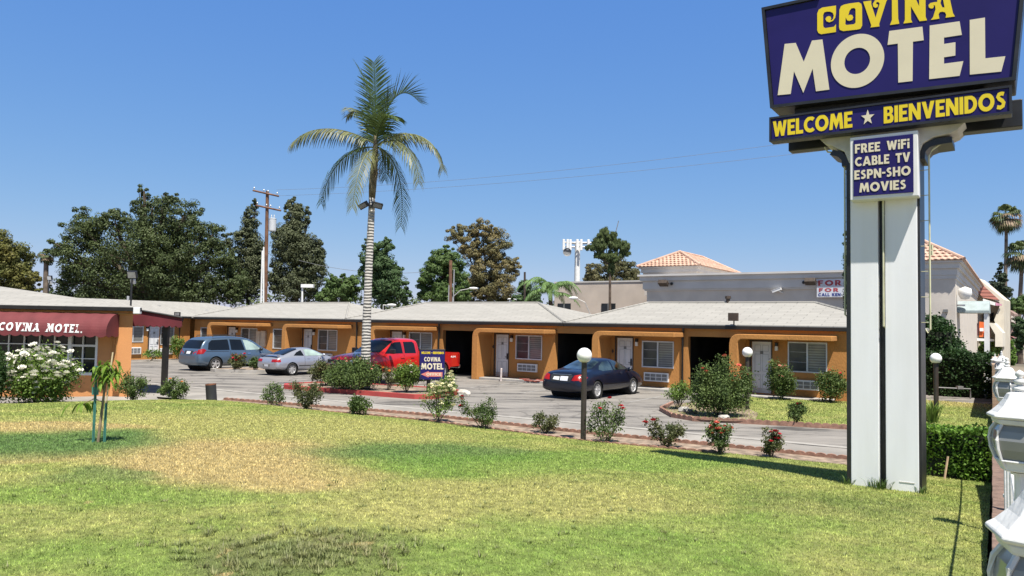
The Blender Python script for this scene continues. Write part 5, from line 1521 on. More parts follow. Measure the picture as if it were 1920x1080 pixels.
for sg in (-1, 1):
    c.decal('side_window', M_CARGL, [(.55, 1.10), (.62, 1.42), (.80, 1.56), (1.75, 1.60), (1.80, 1.06), (.75, 1.06)], 'y', sg)
    c.decal('side_window', M_CARGL, [(1.85, 1.60), (2.55, 1.585), (2.72, 1.04), (1.9, 1.055)], 'y', sg)
    c.decal('side_window', M_CARGL2 if sg < 0 else M_CARGL, [(2.66, 1.57), (2.95, 1.545), (3.3, 1.40), (3.80, 1.06), (2.80, 1.04)], 'y', sg)
    c.door_seams([[(1.83, 1.03), (1.80, .34)], [(2.75, 1.02), (2.72, .34)], [(3.85, 1.02), (3.80, .34)]], 0, 0, sg)
    c.strip('sliding_rail', M_TRIMBK, [(.45, 1.0), (1.75, .99)], .02, sg, .006)
    for x in (2.5, 2.85): c.strip('door_handle', M_CHROME, [(x, .86), (x + .2, .86)], .05, sg, .02)
    c.mirror(3.62, sg * 1.03, 1.08, M_TRIMBK, 1.15)
    c.decal('tail_light', M_TAIL, [(.03, .86), (.12, 1.10), (.34, 1.14), (.46, 1.06), (.26, .88)], 'y', sg, .01)
    c.decal('tail_light', M_TAIL, [(sg * .70, .86), (sg * .70, 1.08), (sg * .95, 1.10), (sg * .95, .88)], 'x', -1, .012)
    c.decal('headlight', M_LAMPW, [(sg * .4, .62), (sg * .42, .76), (sg * .7, .78), (sg * .68, .64)], 'x', 1, .008)
c.decal('rear_window', M_CARGL, [(-.78, 1.14), (-.70, 1.55), (.70, 1.55), (.78, 1.14)], 'x', -1, .008)
c.decal('windscreen', M_CARGL, [(-.7, 1.14), (-.62, 1.58), (.62, 1.58), (.7, 1.14)], 'x', 1)
c.decal('plate_recess', M_TRIMBK, [(-.34, .84), (-.36, 1.02), (.36, 1.02), (.34, .84)], 'x', -1, .005)
c.decal('licence_plate', M_PLATE, [(-.17, .86), (-.17, .99), (.17, .99), (.17, .86)], 'x', -1, .013)
for sg in (-1, 1):
    mb = MB(); mb.tube([(.9, sg * .70, 1.73), (1.0, sg * .70, 1.79), (2.7, sg * .69, 1.79), (2.8, sg * .69, 1.73)], .022, 6); mb.build('roof_rail', M_TRIMBK, c.root)
# ---- red pickup
XS = .75
st = [(2.06, .50, .80, 1.12, 1.22, .90, .84, .70, .0), (2.07, .46, .85, 1.26, 1.88, .985, .90, .70, .02), (2.14, .44, .85, 1.27, 1.90, .99, .90, .69, .03), (2.6, .44, .85, 1.27, 1.93, .99, .90, .68, .03), (3.4, .44, .85, 1.26, 1.93, .99, .90, .68, .03), (3.75, .44, .85, 1.25, 1.86, .99, .90, .69, .03),
      (4.55, .44, .85, 1.22, 1.34, .99, .90, .70, .04), (5.1, .46, .85, 1.17, 1.28, .99, .90, .72, .05), (5.7, .48, .82, 1.10, 1.22, .98, .89, .74, .05), (5.95, .50, .80, 1.02, 1.12, .95, .86, .70, .03), (6.03, .54, .74, .88, .95, .84, .76, .6, .0)]
PR = car_paint('red_paint', (0.50, 0.012, 0.010), .05)
st = [(q[0] + XS, *q[1:]) for q in st]
pR = G(827, 712.5); hd = math.atan2(-VA.y, -VA.x) + math.radians(0)
fwd = Vector((math.cos(hd), math.sin(hd), 0)); lft = Vector((-math.sin(hd), math.cos(hd), 0))
base = pR - fwd * 1.25 - lft * .90; base.z = 0
c = Car('pickup_truck', 'bright red crew cab pickup truck facing the driveway behind the rose island', PR, st, (1.25, 5.7), .40, 2.03, .86, base, hd)
for x in (1.25, 5.7):
    for y in (-.88, .88): c.wheel(x, y, M_RIM, 6, .60)
mb = MB()                                                # bed with arches cut by outline
arch_ = [(1.25 + .47 * math.cos(q), .40 + .47 * math.sin(q)) for q in np.linspace(PI * .93, PI * .07, 14)]
side = [(.02, .62), (.0, 1.20), (.06, 1.27), (2.77, 1.28), (2.77, .55)] + [(x, z) for x, z in arch_[::-1]] + [(.70, .60)]
for sg in (-1, 1):
    mb.prism(side, [], lambda x, y, e: (x, sg * e, y), .93, 1.0)
mb.box(.0, .05, -.929, .929, .62, 1.26); mb.box(2.71, 2.77, -.929, .929, .55, 1.27); mb.box(.05, 2.71, -.929, .929, .60, .66)
c_bed = mb.build('cargo_bed', PR, c.root, bevel=.03, seg=3)
mb = MB(); mb.box(-.16, -.02, -.95, .95, .52, .68); mb.build('rear_bumper', M_CHROME, c.root, bevel=.03)
for ya, yb2 in ((.93, 1.008), (-1.008, -.93)):
    mb = MB(); mb.box(.06, .14, ya, yb2, .75, 1.2); mb.build('tail_light', M_TAIL, c.root)
for sg in (-1, 1):
    c.decal('side_window', M_CARGL, [(3.07, 1.72), (3.15, 1.79), (3.77, 1.79), (3.81, 1.30), (3.07, 1.29)], 'y', sg)
    c.decal('side_window', M_CARGL, [(3.93, 1.79), (4.30, 1.78), (4.55, 1.68), (5.03, 1.30), (3.93, 1.295)], 'y', sg)
    c.door_seams([[(3.87, 1.9), (3.87, .5)], [(2.95, 1.85), (2.95, .9)], [(5.07, 1.26), (5.05, .5)]], 0, 0, sg)
    for x in (3.25, 3.9): c.strip('door_handle', PR, [(x, 1.12), (x + .22, 1.12)], .06, sg, .03)
    c.strip('side_moulding', PR, [(2.95, .72), (4.95, .72)], .07, sg, .018)
    c.decal('headlight', M_LAMPW, [(sg * .55, .92), (sg * .55, 1.06), (sg * .86, 1.08), (sg * .88, .92)], 'x', 1, .01)
    mb = MB(); mb.box(4.77, 4.91, min(sg * 1.0, sg * 1.26), max(sg * 1.0, sg * 1.26), 1.30, 1.50); mb.build('side_mirror', M_TRIMBK, c.root, bevel=.03)
    mb = MB(); mb.lathe([(.465, .985), (.50, 1.015), (.53, 1.0), (.53, .96)], 32, Matrix.Translation((1.25, 0, .40)) @ Matrix.Rotation(-sg * PI / 2, 4, 'X'))
    mb.f = [f for f in mb.f if all(mb.v[i][2] > .42 for i in f)]; mb.build('wheel_arch_trim', PR, c.root, smooth=True)
c.decal('windscreen', M_CARGL, [(-.76, 1.36), (-.66, 1.84), (.66, 1.84), (.76, 1.36)], 'x', 1, .008)
c.decal('rear_window', M_CARGL, [(-.6, 1.40), (-.6, 1.78), (.6, 1.78), (.6, 1.40)], 'x', -1, .01)
mb = MB(); mb.box(6.75, 6.81, -.72, .55, .68, 1.06); g_ = mb.build('grille', M_TRIMBK, c.root, bevel=.02)
mb = MB(); mb.box(6.805, 6.835, -.85, .85, .86, .91); mb.build('grille_bar', M_CHROME, g_, bevel=.01)
mb = MB(); mb.box(6.70, 6.91, -.98, .98, .46, .66); mb.build('front_bumper', PR, c.root, bevel=.05, seg=3)
mb = MB(); lettering(mb, '4X4', .32, .68, 1.03, .085, lambda x, y, e: (1.0 - x, 1.001 + e, y), 0, .006); mb.build('badge', M_WHITE, c_bed)
mb = MB(); mb.box(4.05, 4.09, .1, .5, 1.955, 1.975); mb.box(4.35, 4.39, -.1, .2, 1.94, 1.965); mb.build('roof_lights', M_TRIMBK, c.root)

# ================================================================== VEGETATION
def foliage_mat(name, c, c2=None, rough=.6, island=.35, trans=.28, scale=.35):
    return mat(name, c, rough, .25, scale, col2=c2, island=island, trans=trans, spec=.3)
M_BARK = mat('bark', (0.11, 0.08, 0.06), 0.95, .3, 3, .8, 12)
M_STEM = mat('rose_stem', (0.10, 0.085, 0.05), 0.8, .3, 6)
M_ROSE = foliage_mat('rose_leaf', (0.120, 0.170, 0.046), (0.058, 0.098, 0.027), scale=3)
M_ROSE2 = foliage_mat('rose_leaf_dry', (0.14, 0.14, 0.055), (0.06, 0.085, 0.03), scale=3)
M_ROSE3 = foliage_mat('rose_leaf_fresh', (0.165, 0.25, 0.045), (0.085, 0.15, 0.03), scale=3)
FLOW = {'white': (.80, .78, .70), 'cream': (.74, .70, .46), 'red': (.50, .015, .035), 'coral': (.65, .14, .09), 'pink': (.68, .30, .22), 'orange': (.65, .22, .04)}
def clumps(rng, n, c, r, shell=.55):
    d = unit(n, rng); k = (shell + (1 - shell) * rng.random(n) ** .6)[:, None]
    return np.array(c) + d * k * np.array(r)
def bush(name, label, cat, px, py, wpx, hpx, m, seed, dens=1.0, flower=None, nf=0, group=None, stems=6, low=.18, z=None, leaf=.055, tall=None, fsize=.045, P=None, gap=.85):
    rng = np.random.default_rng(seed)
    if P is None: P = G(px, py, .05 if z is None else z)
    s_ = P.y / FPX; w_, h_ = wpx * s_, hpx * s_
    t = thing(name, label, cat, P, rng.random() * .3, group)
    nc = int(34 * dens)
    C = clumps(rng, nc, (0, 0, h_ * (.5 + low * .5)), (w_ * .44, w_ * .44, h_ * (.5 - low * .5)), .35)
    if tall:
        for dx, dh in tall: C = np.concatenate([C, np.stack([np.full(7, dx * w_) + rng.normal(size=7) * .06, rng.normal(size=7) * .06, np.linspace(h_ * .6, h_ * dh, 7)], 1)])
    cr = .15 * (w_ + h_) * .5
    L = []
    for q in C:
        k = int(78 * dens * gap)
        L.append(q + rng.normal(size=(k, 3)) * cr * .55)
    L = np.concatenate(L); L = L[L[:, 2] > .03]
    quads_mesh('foliage', leaf_quads(L, leaf, rng, .5, .6, L * np.array([.4, .4, 0])), m, t)
    mb = MB()
    for k in range(stems):
        a = rng.random() * 2 * PI; q = C[rng.integers(len(C))]
        b = np.array([math.cos(a), math.sin(a), 0]) * w_ * .07
        mid = b * .5 + q * .5; mid[2] *= .8
        mb.tube([tuple(b - np.array([0, 0, .08])), tuple(mid), tuple(q)], [.016, .011, .005], 5)
    for q in C[::2]: mb.tube([(q[0] * .3, q[1] * .3, q[2] * .45), tuple(q)], [.008, .004], 4)
    mb.build('stems', M_STEM, t)
    if flower and nf:
        mb = MB(); fm = mat('petals_' + flower, FLOW[flower], .6, .12, 5, trans=.25, island=.2)
        top = C[np.argsort(-(C[:, 2] + .4 * np.abs(C[:, 0]) - .35 * C[:, 1]))]
        for k in range(nf):
            q = top[k % max(1, int(len(top) * .65))] + rng.normal(size=3) * cr * .5 + np.array([0, -.04, cr * .5])
            r0 = fsize * (.7 + .6 * rng.random())
            Rm = Matrix.Translation(q) @ Matrix.Rotation(rng.random() * 1.2 - .6, 4, 'X') @ Matrix.Rotation(rng.random() * 6, 4, 'Z')
            for ring_, (ra, za, n_) in enumerate([(1.0, 0, 6), (.6, .3, 5)]):
                for i in range(n_):
                    a0 = 2 * PI * (i + ring_ * .5) / n_; a1 = a0 + 2 * PI / n_ * 1.15
                    mb.add([Rm @ Vector((0, 0, -r0 * .3)), Rm @ Vector((r0 * ra * math.cos(a0), r0 * ra * math.sin(a0), r0 * za)), Rm @ Vector((r0 * ra * 1.1 * math.cos((a0 + a1) / 2), r0 * ra * 1.1 * math.sin((a0 + a1) / 2), r0 * (za + .25))), Rm @ Vector((r0 * ra * math.cos(a1), r0 * ra * math.sin(a1), r0 * za))], [(0, 1, 2, 3)])
        mb.build('blossoms', fm, t, recalc=False)
    return t
RG = 'rose bushes of the front bed'
roses = [(249, 754, 54, 53, M_ROSE, 1.0, None, 0, 'round leafy rose bush without flowers beside the orange office corner'),
         (327, 753, 56, 40, M_ROSE, 1.0, 'orange', 2, 'low broad rose bush at the foot of the canopy post'),
         (513, 761, 52, 40, M_ROSE, .75, None, 0, 'loose flowerless rose bush before the left end of the red kerb'),
         (577, 769, 54, 48, M_ROSE2, .8, None, 0, 'two-pronged dusty rose bush in front of the red kerb'),
         (674, 778, 54, 33, M_ROSE, .9, None, 0, 'low rounded rose bush below the big island bush'),
         (820, 791, 66, 66, M_ROSE3, .9, 'cream', 55, 'cream flowered rose bush below the small office sign'),
         (906, 803, 62, 42, M_ROSE, .8, 'red', 3, 'rose bush with one long bare shoot leaning left'),
         (1021, 810, 54, 33, M_ROSE2, .8, None, 0, 'small dome shaped rose bush between lamp post and leaning rose'),
         (1132, 829, 84, 58, M_ROSE, .7, 'red', 4, 'wide open rose bush right behind the nearest lamp post'),
         (1250, 838, 58, 42, M_ROSE2, .75, 'red', 2, 'sparse rose bush with a single red bloom out on the left'),
         (1349, 851, 58, 58, M_ROSE, .9, 'coral', 12, 'upright rose bush dotted with coral blooms'),
         (1446, 856, 52, 42, M_ROSE2, .7, 'red', 9, 'small thin rose bush with bright red blooms nearest the pole sign')]
for i, (px, py, w_, h_, m, dn, fl, nf, lb) in enumerate(roses):
    tall = {3: [(-.35, 1.0), (.25, .95)], 6: [(-.55, 1.25), (.15, 1.25)], 8: [(-.2, 1.15), (.1, 1.2), (.35, 1.1)], 9: [(-.42, 1.15), (.5, .9)], 5: [(.35, 1.25)], 11: [(0, 1.15)]}.get(i)
    bush('rose_bush', lb, 'rose bush', px, py, w_, h_, m, 20 + i, dn, fl, nf, RG, 7, .15, leaf=.06 if i < 5 else .05, tall=tall, fsize=.06 if i < 6 else .05)
IG = 'bushes of the palm island'
bush('rose_bush', 'big dark rose bush with few pink blooms at the palm trunk', 'rose bush', 660, 730, 112, 50, M_ROSE, 50, 2.2, 'pink', 8, IG, 9, .12, z=ISL_Z, leaf=.075, tall=[(.1, 1.02)])
bush('rose_bush', 'lower loose rose bush on the left end of the palm island', 'rose bush', 607, 723, 52, 44, M_ROSE2, 51, 1.3, 'pink', 2, IG, 7, .12, z=ISL_Z, leaf=.075)
bush('round_shrub', 'round fresh green shrub with small white blooms beside the office sign', 'shrub', 765, 736, 56, 54, M_ROSE3, 52, 1.6, 'white', 9, IG, 6, .22, z=ISL_Z, leaf=.065)
bush('rose_bush', 'thin reddish rose shoots between the big bush and the round shrub', 'rose bush', 729, 731, 34, 44, M_ROSE2, 53, .5, 'orange', 3, IG, 6, .2, z=ISL_Z, leaf=.07)
bush('rose_bush', 'tall thin cream rose shoots behind the office sign post', 'rose bush', 838, 742, 44, 38, M_ROSE3, 54, .7, 'cream', 12, IG, 6, .2, z=.02, leaf=.06)
CG = 'rose bushes by the parked cars'
bush('rose_bush', 'rose bush with red blooms on the pale kerb island before the minivan', 'rose bush', 443, 693, 36, 30, M_ROSE2, 60, .9, 'red', 9, CG, 6, .12, z=.13, leaf=.09, fsize=.07)
bush('rose_bush', 'small plain rose bush on the pale kerb island behind the silver coupe', 'rose bush', 478, 694, 26, 22, M_ROSE, 61, .7, None, 0, CG, 6, .12, z=.13, leaf=.09)
bush('rose_bush', 'rose bush in front of the sunlit wing corner left of the minivan', 'rose bush', 333, 671, 28, 40, M_ROSE3, 62, .9, 'pink', 2, CG, 5, .12, z=.1, leaf=.10)
bush('low_plant', 'low sprawling green plant under the air conditioner of the rear wing', 'plant', 284, 674, 40, 17, M_ROSE3, 63, .6, None, 0, None, 4, .05, z=.1, leaf=.10)
bush('rose_bush', 'dark bush half hidden by the office corner at the rear wing', 'rose bush', 246, 668, 22, 34, M_ROSE, 64, .8, None, 0, CG, 4, .1, z=.1, leaf=.10)
PG = 'rose bushes of the planter lawn'
bush('rose_bush', 'greenish yellow rose bush on bare stems at the planter corner', 'rose bush', 1272, 767, 50, 50, M_ROSE3, 70, .9, None, 0, PG, 9, .3, z=.07, leaf=.06)
bush('rose_bush', 'very large rose bush with coral pink blooms in front of a dark carport', 'rose bush', 1350, 780, 110, 80, M_ROSE, 71, 2.4, 'coral', 9, PG, 10, .1, z=.07, leaf=.065, tall=[(.02, 1.28), (-.28, 1.06), (.42, 1.0)], fsize=.06)
bush('rose_bush', 'tall rose bush with pale pink blooms between white door and window', 'rose bush', 1467, 749, 52, 62, M_ROSE, 72, 1.5, 'pink', 10, PG, 7, .1, z=.07, leaf=.07, tall=[(-.3, 1.1)])
bush('rose_bush', 'grey green rose bush at the last room wall next to the pole sign', 'rose bush', 1558, 754, 56, 56, M_ROSE, 73, 1.4, 'red', 2, PG, 7, .1, z=.07, leaf=.07)
bush('rose_bush', 'low rose bush with one dark red bloom alone on the planter lawn', 'rose bush', 1494, 793, 44, 38, M_ROSE, 74, .8, 'red', 1, PG, 6, .12, z=.07, leaf=.06, fsize=.07)
P = G(72, 758, .05); bush('white_flower_bush', 'big bush loaded with white flower clusters below the office window', 'flower bush', 76, 758, 140, 96, M_ROSE3, 80, 3.0, 'white', 260, None, 10, .1, P=P, leaf=.065, fsize=.085)
P = G(-34, 768, .05); bush('dark_shrub', 'dark green shrub at the picture edge left of the white flowers', 'shrub', -34, 768, 70, 118, foliage_mat('dark_leaf', (.06, .115, .03), (.025, .055, .016), scale=2), 81, 3.0, None, 0, None, 7, .02, P=P, leaf=.07)

def hedge(name, label, poly_uv, z0, z1, m, seed, n, leaf, cat='hedge', lump=.12, group=None, round_top=0.0):
    """trimmed hedge filling a street-frame rectangle with leaves over an added dark core"""
    t0, t1, v0, v1 = poly_uv
    rng = np.random.default_rng(seed)
    tc, vc = (t0 + t1) / 2, (v0 + v1) / 2
    root = thing(name, label, cat, W(tc, vc, z0), -YAW, group)
    hx, hy, H = (t1 - t0) / 2, (v1 - v0) / 2, z1 - z0
    p = rng.random((n, 3)) * 2 - 1
    ax = rng.integers(0, 5, n)
    wts = np.array([hy * H, hy * H, hx * H, hx * H, hx * hy * 2.2]); wts /= wts.sum()
    ax = rng.choice(5, n, p=wts)
    p[ax == 0, 0] = -1; p[ax == 1, 0] = 1; p[ax == 2, 1] = -1; p[ax == 3, 1] = 1; p[ax == 4, 2] = 1
    if round_top:
        k = 1 - round_top * np.clip(p[:, 2], 0, 1) ** 2
        p[:, 0] *= k; p[:, 1] *= k
        p[:, 2] -= round_top * .5 * (p[:, 0] ** 2 + p[:, 1] ** 2) * (p[:, 2] > .6)
    q = p * np.array([hx, hy, H / 2]) + np.array([0, 0, H / 2])
    ph = q * np.array([5.1, 4.3, 6.2])
    b = (np.sin(ph[:, 0] + 1.3 * np.sin(ph[:, 2])) + np.sin(ph[:, 1] * 1.1 + ph[:, 2] * .7) + np.sin(ph[:, 0] * .6 - ph[:, 2] * 1.3 + 2)) / 3
    q += (p * (lump * b[:, None] - .05)) + rng.normal(size=(n, 3)) * lump * .45
    q = q[q[:, 2] > .02]
    quads_mesh('foliage', leaf_quads(q, leaf, rng, .5, .6, p[:len(q)] * .5), m, root)
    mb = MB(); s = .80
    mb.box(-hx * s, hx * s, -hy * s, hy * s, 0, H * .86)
    mb.build('inner_core', mat('dark_core', (.018, .022, .012), .95, .3, 6), root)  # added solid box behind the leaves, coloured dark for the hedge's inside
    return root
M_HEDGE = foliage_mat('hedge_leaf', (0.16, 0.28, 0.035), (0.07, 0.15, 0.022), scale=4, island=.45)
M_HEDGE2 = foliage_mat('dark_hedge_leaf', (0.040, 0.085, 0.022), (0.018, 0.045, 0.013), scale=3, island=.4)
M_HEDGE3 = foliage_mat('trimmed_hedge_leaf', (0.15, 0.25, 0.045), (0.09, 0.17, 0.03), scale=2, island=.3)
hb = UV(G(1800, 889, .15))
hedge('hedge', 'clipped glossy bright green hedge standing between pole sign and street wall', (hb[0] - .62, hb[0] + .63, hb[1], hb[1] + .9), .05, .92, M_HEDGE, 1, 9000, .065, lump=.07)
hb2 = UV(G(1800, 742, .06))
hedge('hedge', 'tall dark hedge closing the rear lawn behind the third globe lamp', (hb2[0] - 2.4, hb2[0] + 1.15, hb2[1], hb2[1] + 1.6), 0, 1.8, M_HEDGE2, 2, 12000, .12, lump=.16)
a_ = UV(at(1760, 690, 34)); hedge('shrub_mass', 'big rounded dark shrub between the pole sign and the pale shop corner', (a_[0] - 1.6, a_[0] + .75, a_[1] - .5, a_[1] + 1.7), 0, 3.1, M_HEDGE2, 3, 13000, .14, 'shrub', .3, round_top=.45)
hz = [(1856, 668, 62, 30, 'round topped trimmed hedge under the shop awning, the left one of a pair'), (1891, 690, 66, 16, 'taller trimmed hedge block just right of the round topped one')]
for i, (px, pyb, Y, wpx, lb) in enumerate(hz):
    p = at(px, pyb, Y); a_ = UV(p); k = Y / FPX
    ztop = at(px, 641, Y).z
    hedge('hedge', lb, (a_[0] - wpx * k * .6, a_[0] + wpx * k * .6, a_[1], a_[1] + 3), p.z - 1, ztop, M_HEDGE3, 4 + i, 6000, .2, lump=.12, group='trimmed hedges by the shops', round_top=.35)
P = G(1748, 792, .06)
tuft('spiky_plant', 'light green spiky tuft of long blades at the foot of the third globe lamp', P, 120, .72, .4, mat('blade_plant', (.20, .30, .06), .5, .2, 3, island=.3, trans=.3), 9, .018, 'plant', None, .75)
t = thing('pipe_riser', 'thin grey pipe frame standing before the dark hedge', 'pipe', G(1800, 745, .06))
mb = MB(); s_ = 26 / FPX; mb.tube([(-1.0, 0, 0), (-1.0, 0, .38), (.42, 0, .34), (.42, 0, -.05)], .03, 6); mb.box(-.12, .1, -.08, .08, .33, .45); mb.build('pipe', M_GREYM, t)
tag((lambda o: o)(t))
P = G(1790, 893, .25)
mb = MB(); mb.tube([(0, 0, -.02), (.09, .05, .34)], .018, 6); o = tag(mb.build('wooden_stake', mat('pale_wood', (.45, .32, .2), .8, .15, 5)), 'short pale wooden stake leaning against the bright hedge', 'stake'); o.location = P + Vector((-.18, -.02, -.02))

# staked sapling
P = LG(176, 829); s_ = P.y / FPX
t = thing('sapling', 'young sapling with long drooping leaves tied to stakes on the lawn', 'tree', P)
rng = np.random.default_rng(3)
M_SAP = foliage_mat('sapling_leaf', (.17, .27, .03), (.10, .18, .02), scale=4, island=.35, trans=.35)
mb = MB(); mb.tube([(.06, 0, -.05), (.10, 0, .45), (.13, 0, .85), (.16, 0, 1.12)], [.022, .02, .016, .01], 8)
mb.tube([(.10, 0, .62), (-.04, .02, .66), (-.16, 0, .60), (-.24, 0, .52)], [.01, .008, .006, .004], 6)
mb.tube([(.14, 0, .95), (.05, 0, 1.08), (-.02, 0, 1.14)], [.01, .007, .004], 6); mb.tube([(.14, 0, .95), (.24, 0, 1.08), (.3, .02, 1.18)], [.01, .007, .004], 6)
mb.build('trunk', mat('sapling_bark', (.25, .19, .12), .85, .25, 8), t)
def longleaf(b, d, L, wd, mb):
    d = Vector(d).normalized(); s = d.cross(Vector((0, 0, 1))); s = s.normalized() * wd
    p = [Vector(b)]; v = d.copy()
    for k in range(4):
        v = (v + Vector((0, 0, -.62))).normalized(); p.append(p[-1] + v * L / 4)
    ws = [.3, 1, 1, .7, .05]
    vs = []
    for q, k in zip(p, ws): vs += [q - s * k, q + s * k]
    mb.add(vs, [(2 * i, 2 * i + 1, 2 * i + 3, 2 * i + 2) for i in range(4)])
mb = MB()
for i in range(110):
    a = rng.random() * 2 * PI; c_ = Vector((.15 + rng.normal() * .085, rng.normal() * .09, 1.10 + rng.normal() * .10))
    longleaf(c_, (math.cos(a), math.sin(a), .1), .13 + .11 * rng.random(), .02, mb)
for i in range(16):
    a = rng.random() * 2 * PI; longleaf(Vector((-.17 + rng.normal() * .05, rng.normal() * .05, .60)), (math.cos(a), math.sin(a), .2), .17 + .1 * rng.random(), .022, mb)
mb.build('foliage', M_SAP, t, recalc=False)
M_STAKE = mat('green_steel', (.055, .19, .155), .5, .12, 6)
for x, h_, y in ((.0, 1.17, -.02), (.14, .62, .04)):
    mb = MB(); mb.box(x - .02, x + .02, y - .004, y + .004, -.1, h_); mb.box(x - .004, x + .004, y - .02, y - .004, -.1, h_)
    if x == 0: mb.box(x - .05, x + .055, y - .012, y - .006, h_ * .62, h_ * .72)
    mb.build('stake', M_STAKE, t)
mb = MB(); mb.tube([(.16, .0, .6), (.22, .02, 1.38)], .012, 6); mb.build('cane', mat('cane', (.6, .48, .3), .7, .1, 5), t)

# king palm on the island
PB = G(684, 729, ISL_Z); s_ = PB.y / FPX
pal = thing('king_palm', 'tall palm with a ringed grey trunk rising from the rose island', 'palm tree', PB)
def pp_(px, py, dy=0.0):
    q = at(px, py, PB.y + dy); return q - PB
M_PTRUNK = None
def ring_mat():
    m = bpy.data.materials.new('ringed_trunk'); n, l, b = nodes_of(m)
    tc = n.new('ShaderNodeTexCoord'); wv = n.new('ShaderNodeTexWave'); wv.bands_direction = 'Z'; wv.inputs['Scale'].default_value = 2.7; wv.inputs['Distortion'].default_value = 3.0; wv.inputs['Detail'].default_value = 3; wv.inputs['Detail Scale'].default_value = 1.5
    l.new(tc.outputs['Object'], wv.inputs['Vector'])
    r = n.new('ShaderNodeValToRGB'); e = r.color_ramp.elements; e[0].position, e[0].color = .02, (.27, .255, .235, 1); e[1].position, e[1].color = .16, (.40, .385, .36, 1)
    k = e.new(.9); k.color = (.34, .325, .305, 1)
    l.new(wv.outputs['Fac'], r.inputs[0]); l.new(r.outputs[0], b.inputs['Base Color']); b.inputs['Roughness'].default_value = .9
    bp = n.new('ShaderNodeBump'); bp.inputs['Distance'].default_value = .03; l.new(wv.outputs['Fac'], bp.inputs['Height']); l.new(bp.outputs[0], b.inputs['Normal'])
    return m
path = [(684, 734, 10.5), (685, 690, 9.5), (686.5, 640, 8.6), (688, 590, 7.9), (690, 540, 7.4), (692, 490, 7.0), (694.5, 440, 6.6), (696.5, 400, 6.2), (697.5, 370, 6.0)]
mb = MB(); mb.tube([pp_(a, b) for a, b, r in path], [r * s_ for a, b, r in path], 16); mb.build('trunk', ring_mat(), pal, smooth=True)
mb = MB(); q = [(697.5, 372, 6), (698.5, 350, 7.2), (701, 320, 7), (703.5, 290, 5.5), (704.5, 262, 4), (705, 240, 2.5)]
mb.tube([pp_(a, b) for a, b, r in q], [r * s_ for a, b, r in q], 14); mb.build('crownshaft', mat('crownshaft', (.17, .14, .075), .7, .3, 3), pal, smooth=True)
M_FROND = foliage_mat('palm_frond', (.085, .125, .036), (.045, .08, .024), scale=1.2, island=.3, trans=.18, rough=.45)
M_FROND2 = foliage_mat('palm_frond_pale', (.17, .175, .075), (.075, .10, .036), scale=1.2, island=.3, trans=.18, rough=.45)
def bez(P, n):
    P = [Vector(p) for p in P]
    out = []
    m = len(P) - 1
    for i in range(n + 1):
        t_ = i / n; q = [p.copy() for p in P]
        while len(q) > 1: q = [q[j].lerp(q[j + 1], t_) for j in range(len(q) - 1)]
        out.append(q[0])
    return out
def frond(ctrl, leafL, m, parent, seed, droop=.5, n=44, wd=.022, twist=0.0, vee=.35):
    rng = random.Random(seed)
    B = bez(ctrl, n); mb = MB()
    mb.tube(B[::3] + [B[-1]], [.030 * (1 - .8 * i / (len(B[::3]) + .0)) + .004 for i in range(len(B[::3]) + 1)], 5)
    for i in range(4, n + 1):
        f_ = i / n
        d = (B[min(i + 1, n)] - B[i - 1]).normalized()
        up = Vector((0, 0, 1)); s = d.cross(up)
        if s.length < .25: s = d.cross(Vector((0, -1, .2)))
        s.normalize(); nn = s.cross(d).normalized()
        if twist: s2 = s * math.cos(twist) + nn * math.sin(twist); nn = s2.cross(d).normalized(); s = s2
        L = leafL * (.45 + .75 * math.sin(PI * min(1, .12 + f_ * .86)) ** .8) * (.85 + .3 * rng.random())
        for sg in (-1, 1):
            v = (s * sg + d * (.55 + .5 * f_) + nn * vee + Vector((rng.uniform(-.1, .1), rng.uniform(-.1, .1), rng.uniform(-.1, .1)))).normalized()
            p = [B[i]]
            for k in range(3):
                v = (v + Vector((0, 0, -droop * (.35 + .3 * k)))).normalized(); p.append(p[-1] + v * L / 3)
            side = d * wd
            ws = [.6, 1, .8, .08]; vs = []
            for q_, k in zip(p, ws): vs += [q_ - side * k, q_ + side * k]
            mb.add(vs, [(2 * j, 2 * j + 1, 2 * j + 3, 2 * j + 2) for j in range(3)])
    return mb.build('frond', m, parent, recalc=False)
def zp(a, b, dy=0.0): return pp_(520 + a / 3.176, 100 + b / 3.176, dy)
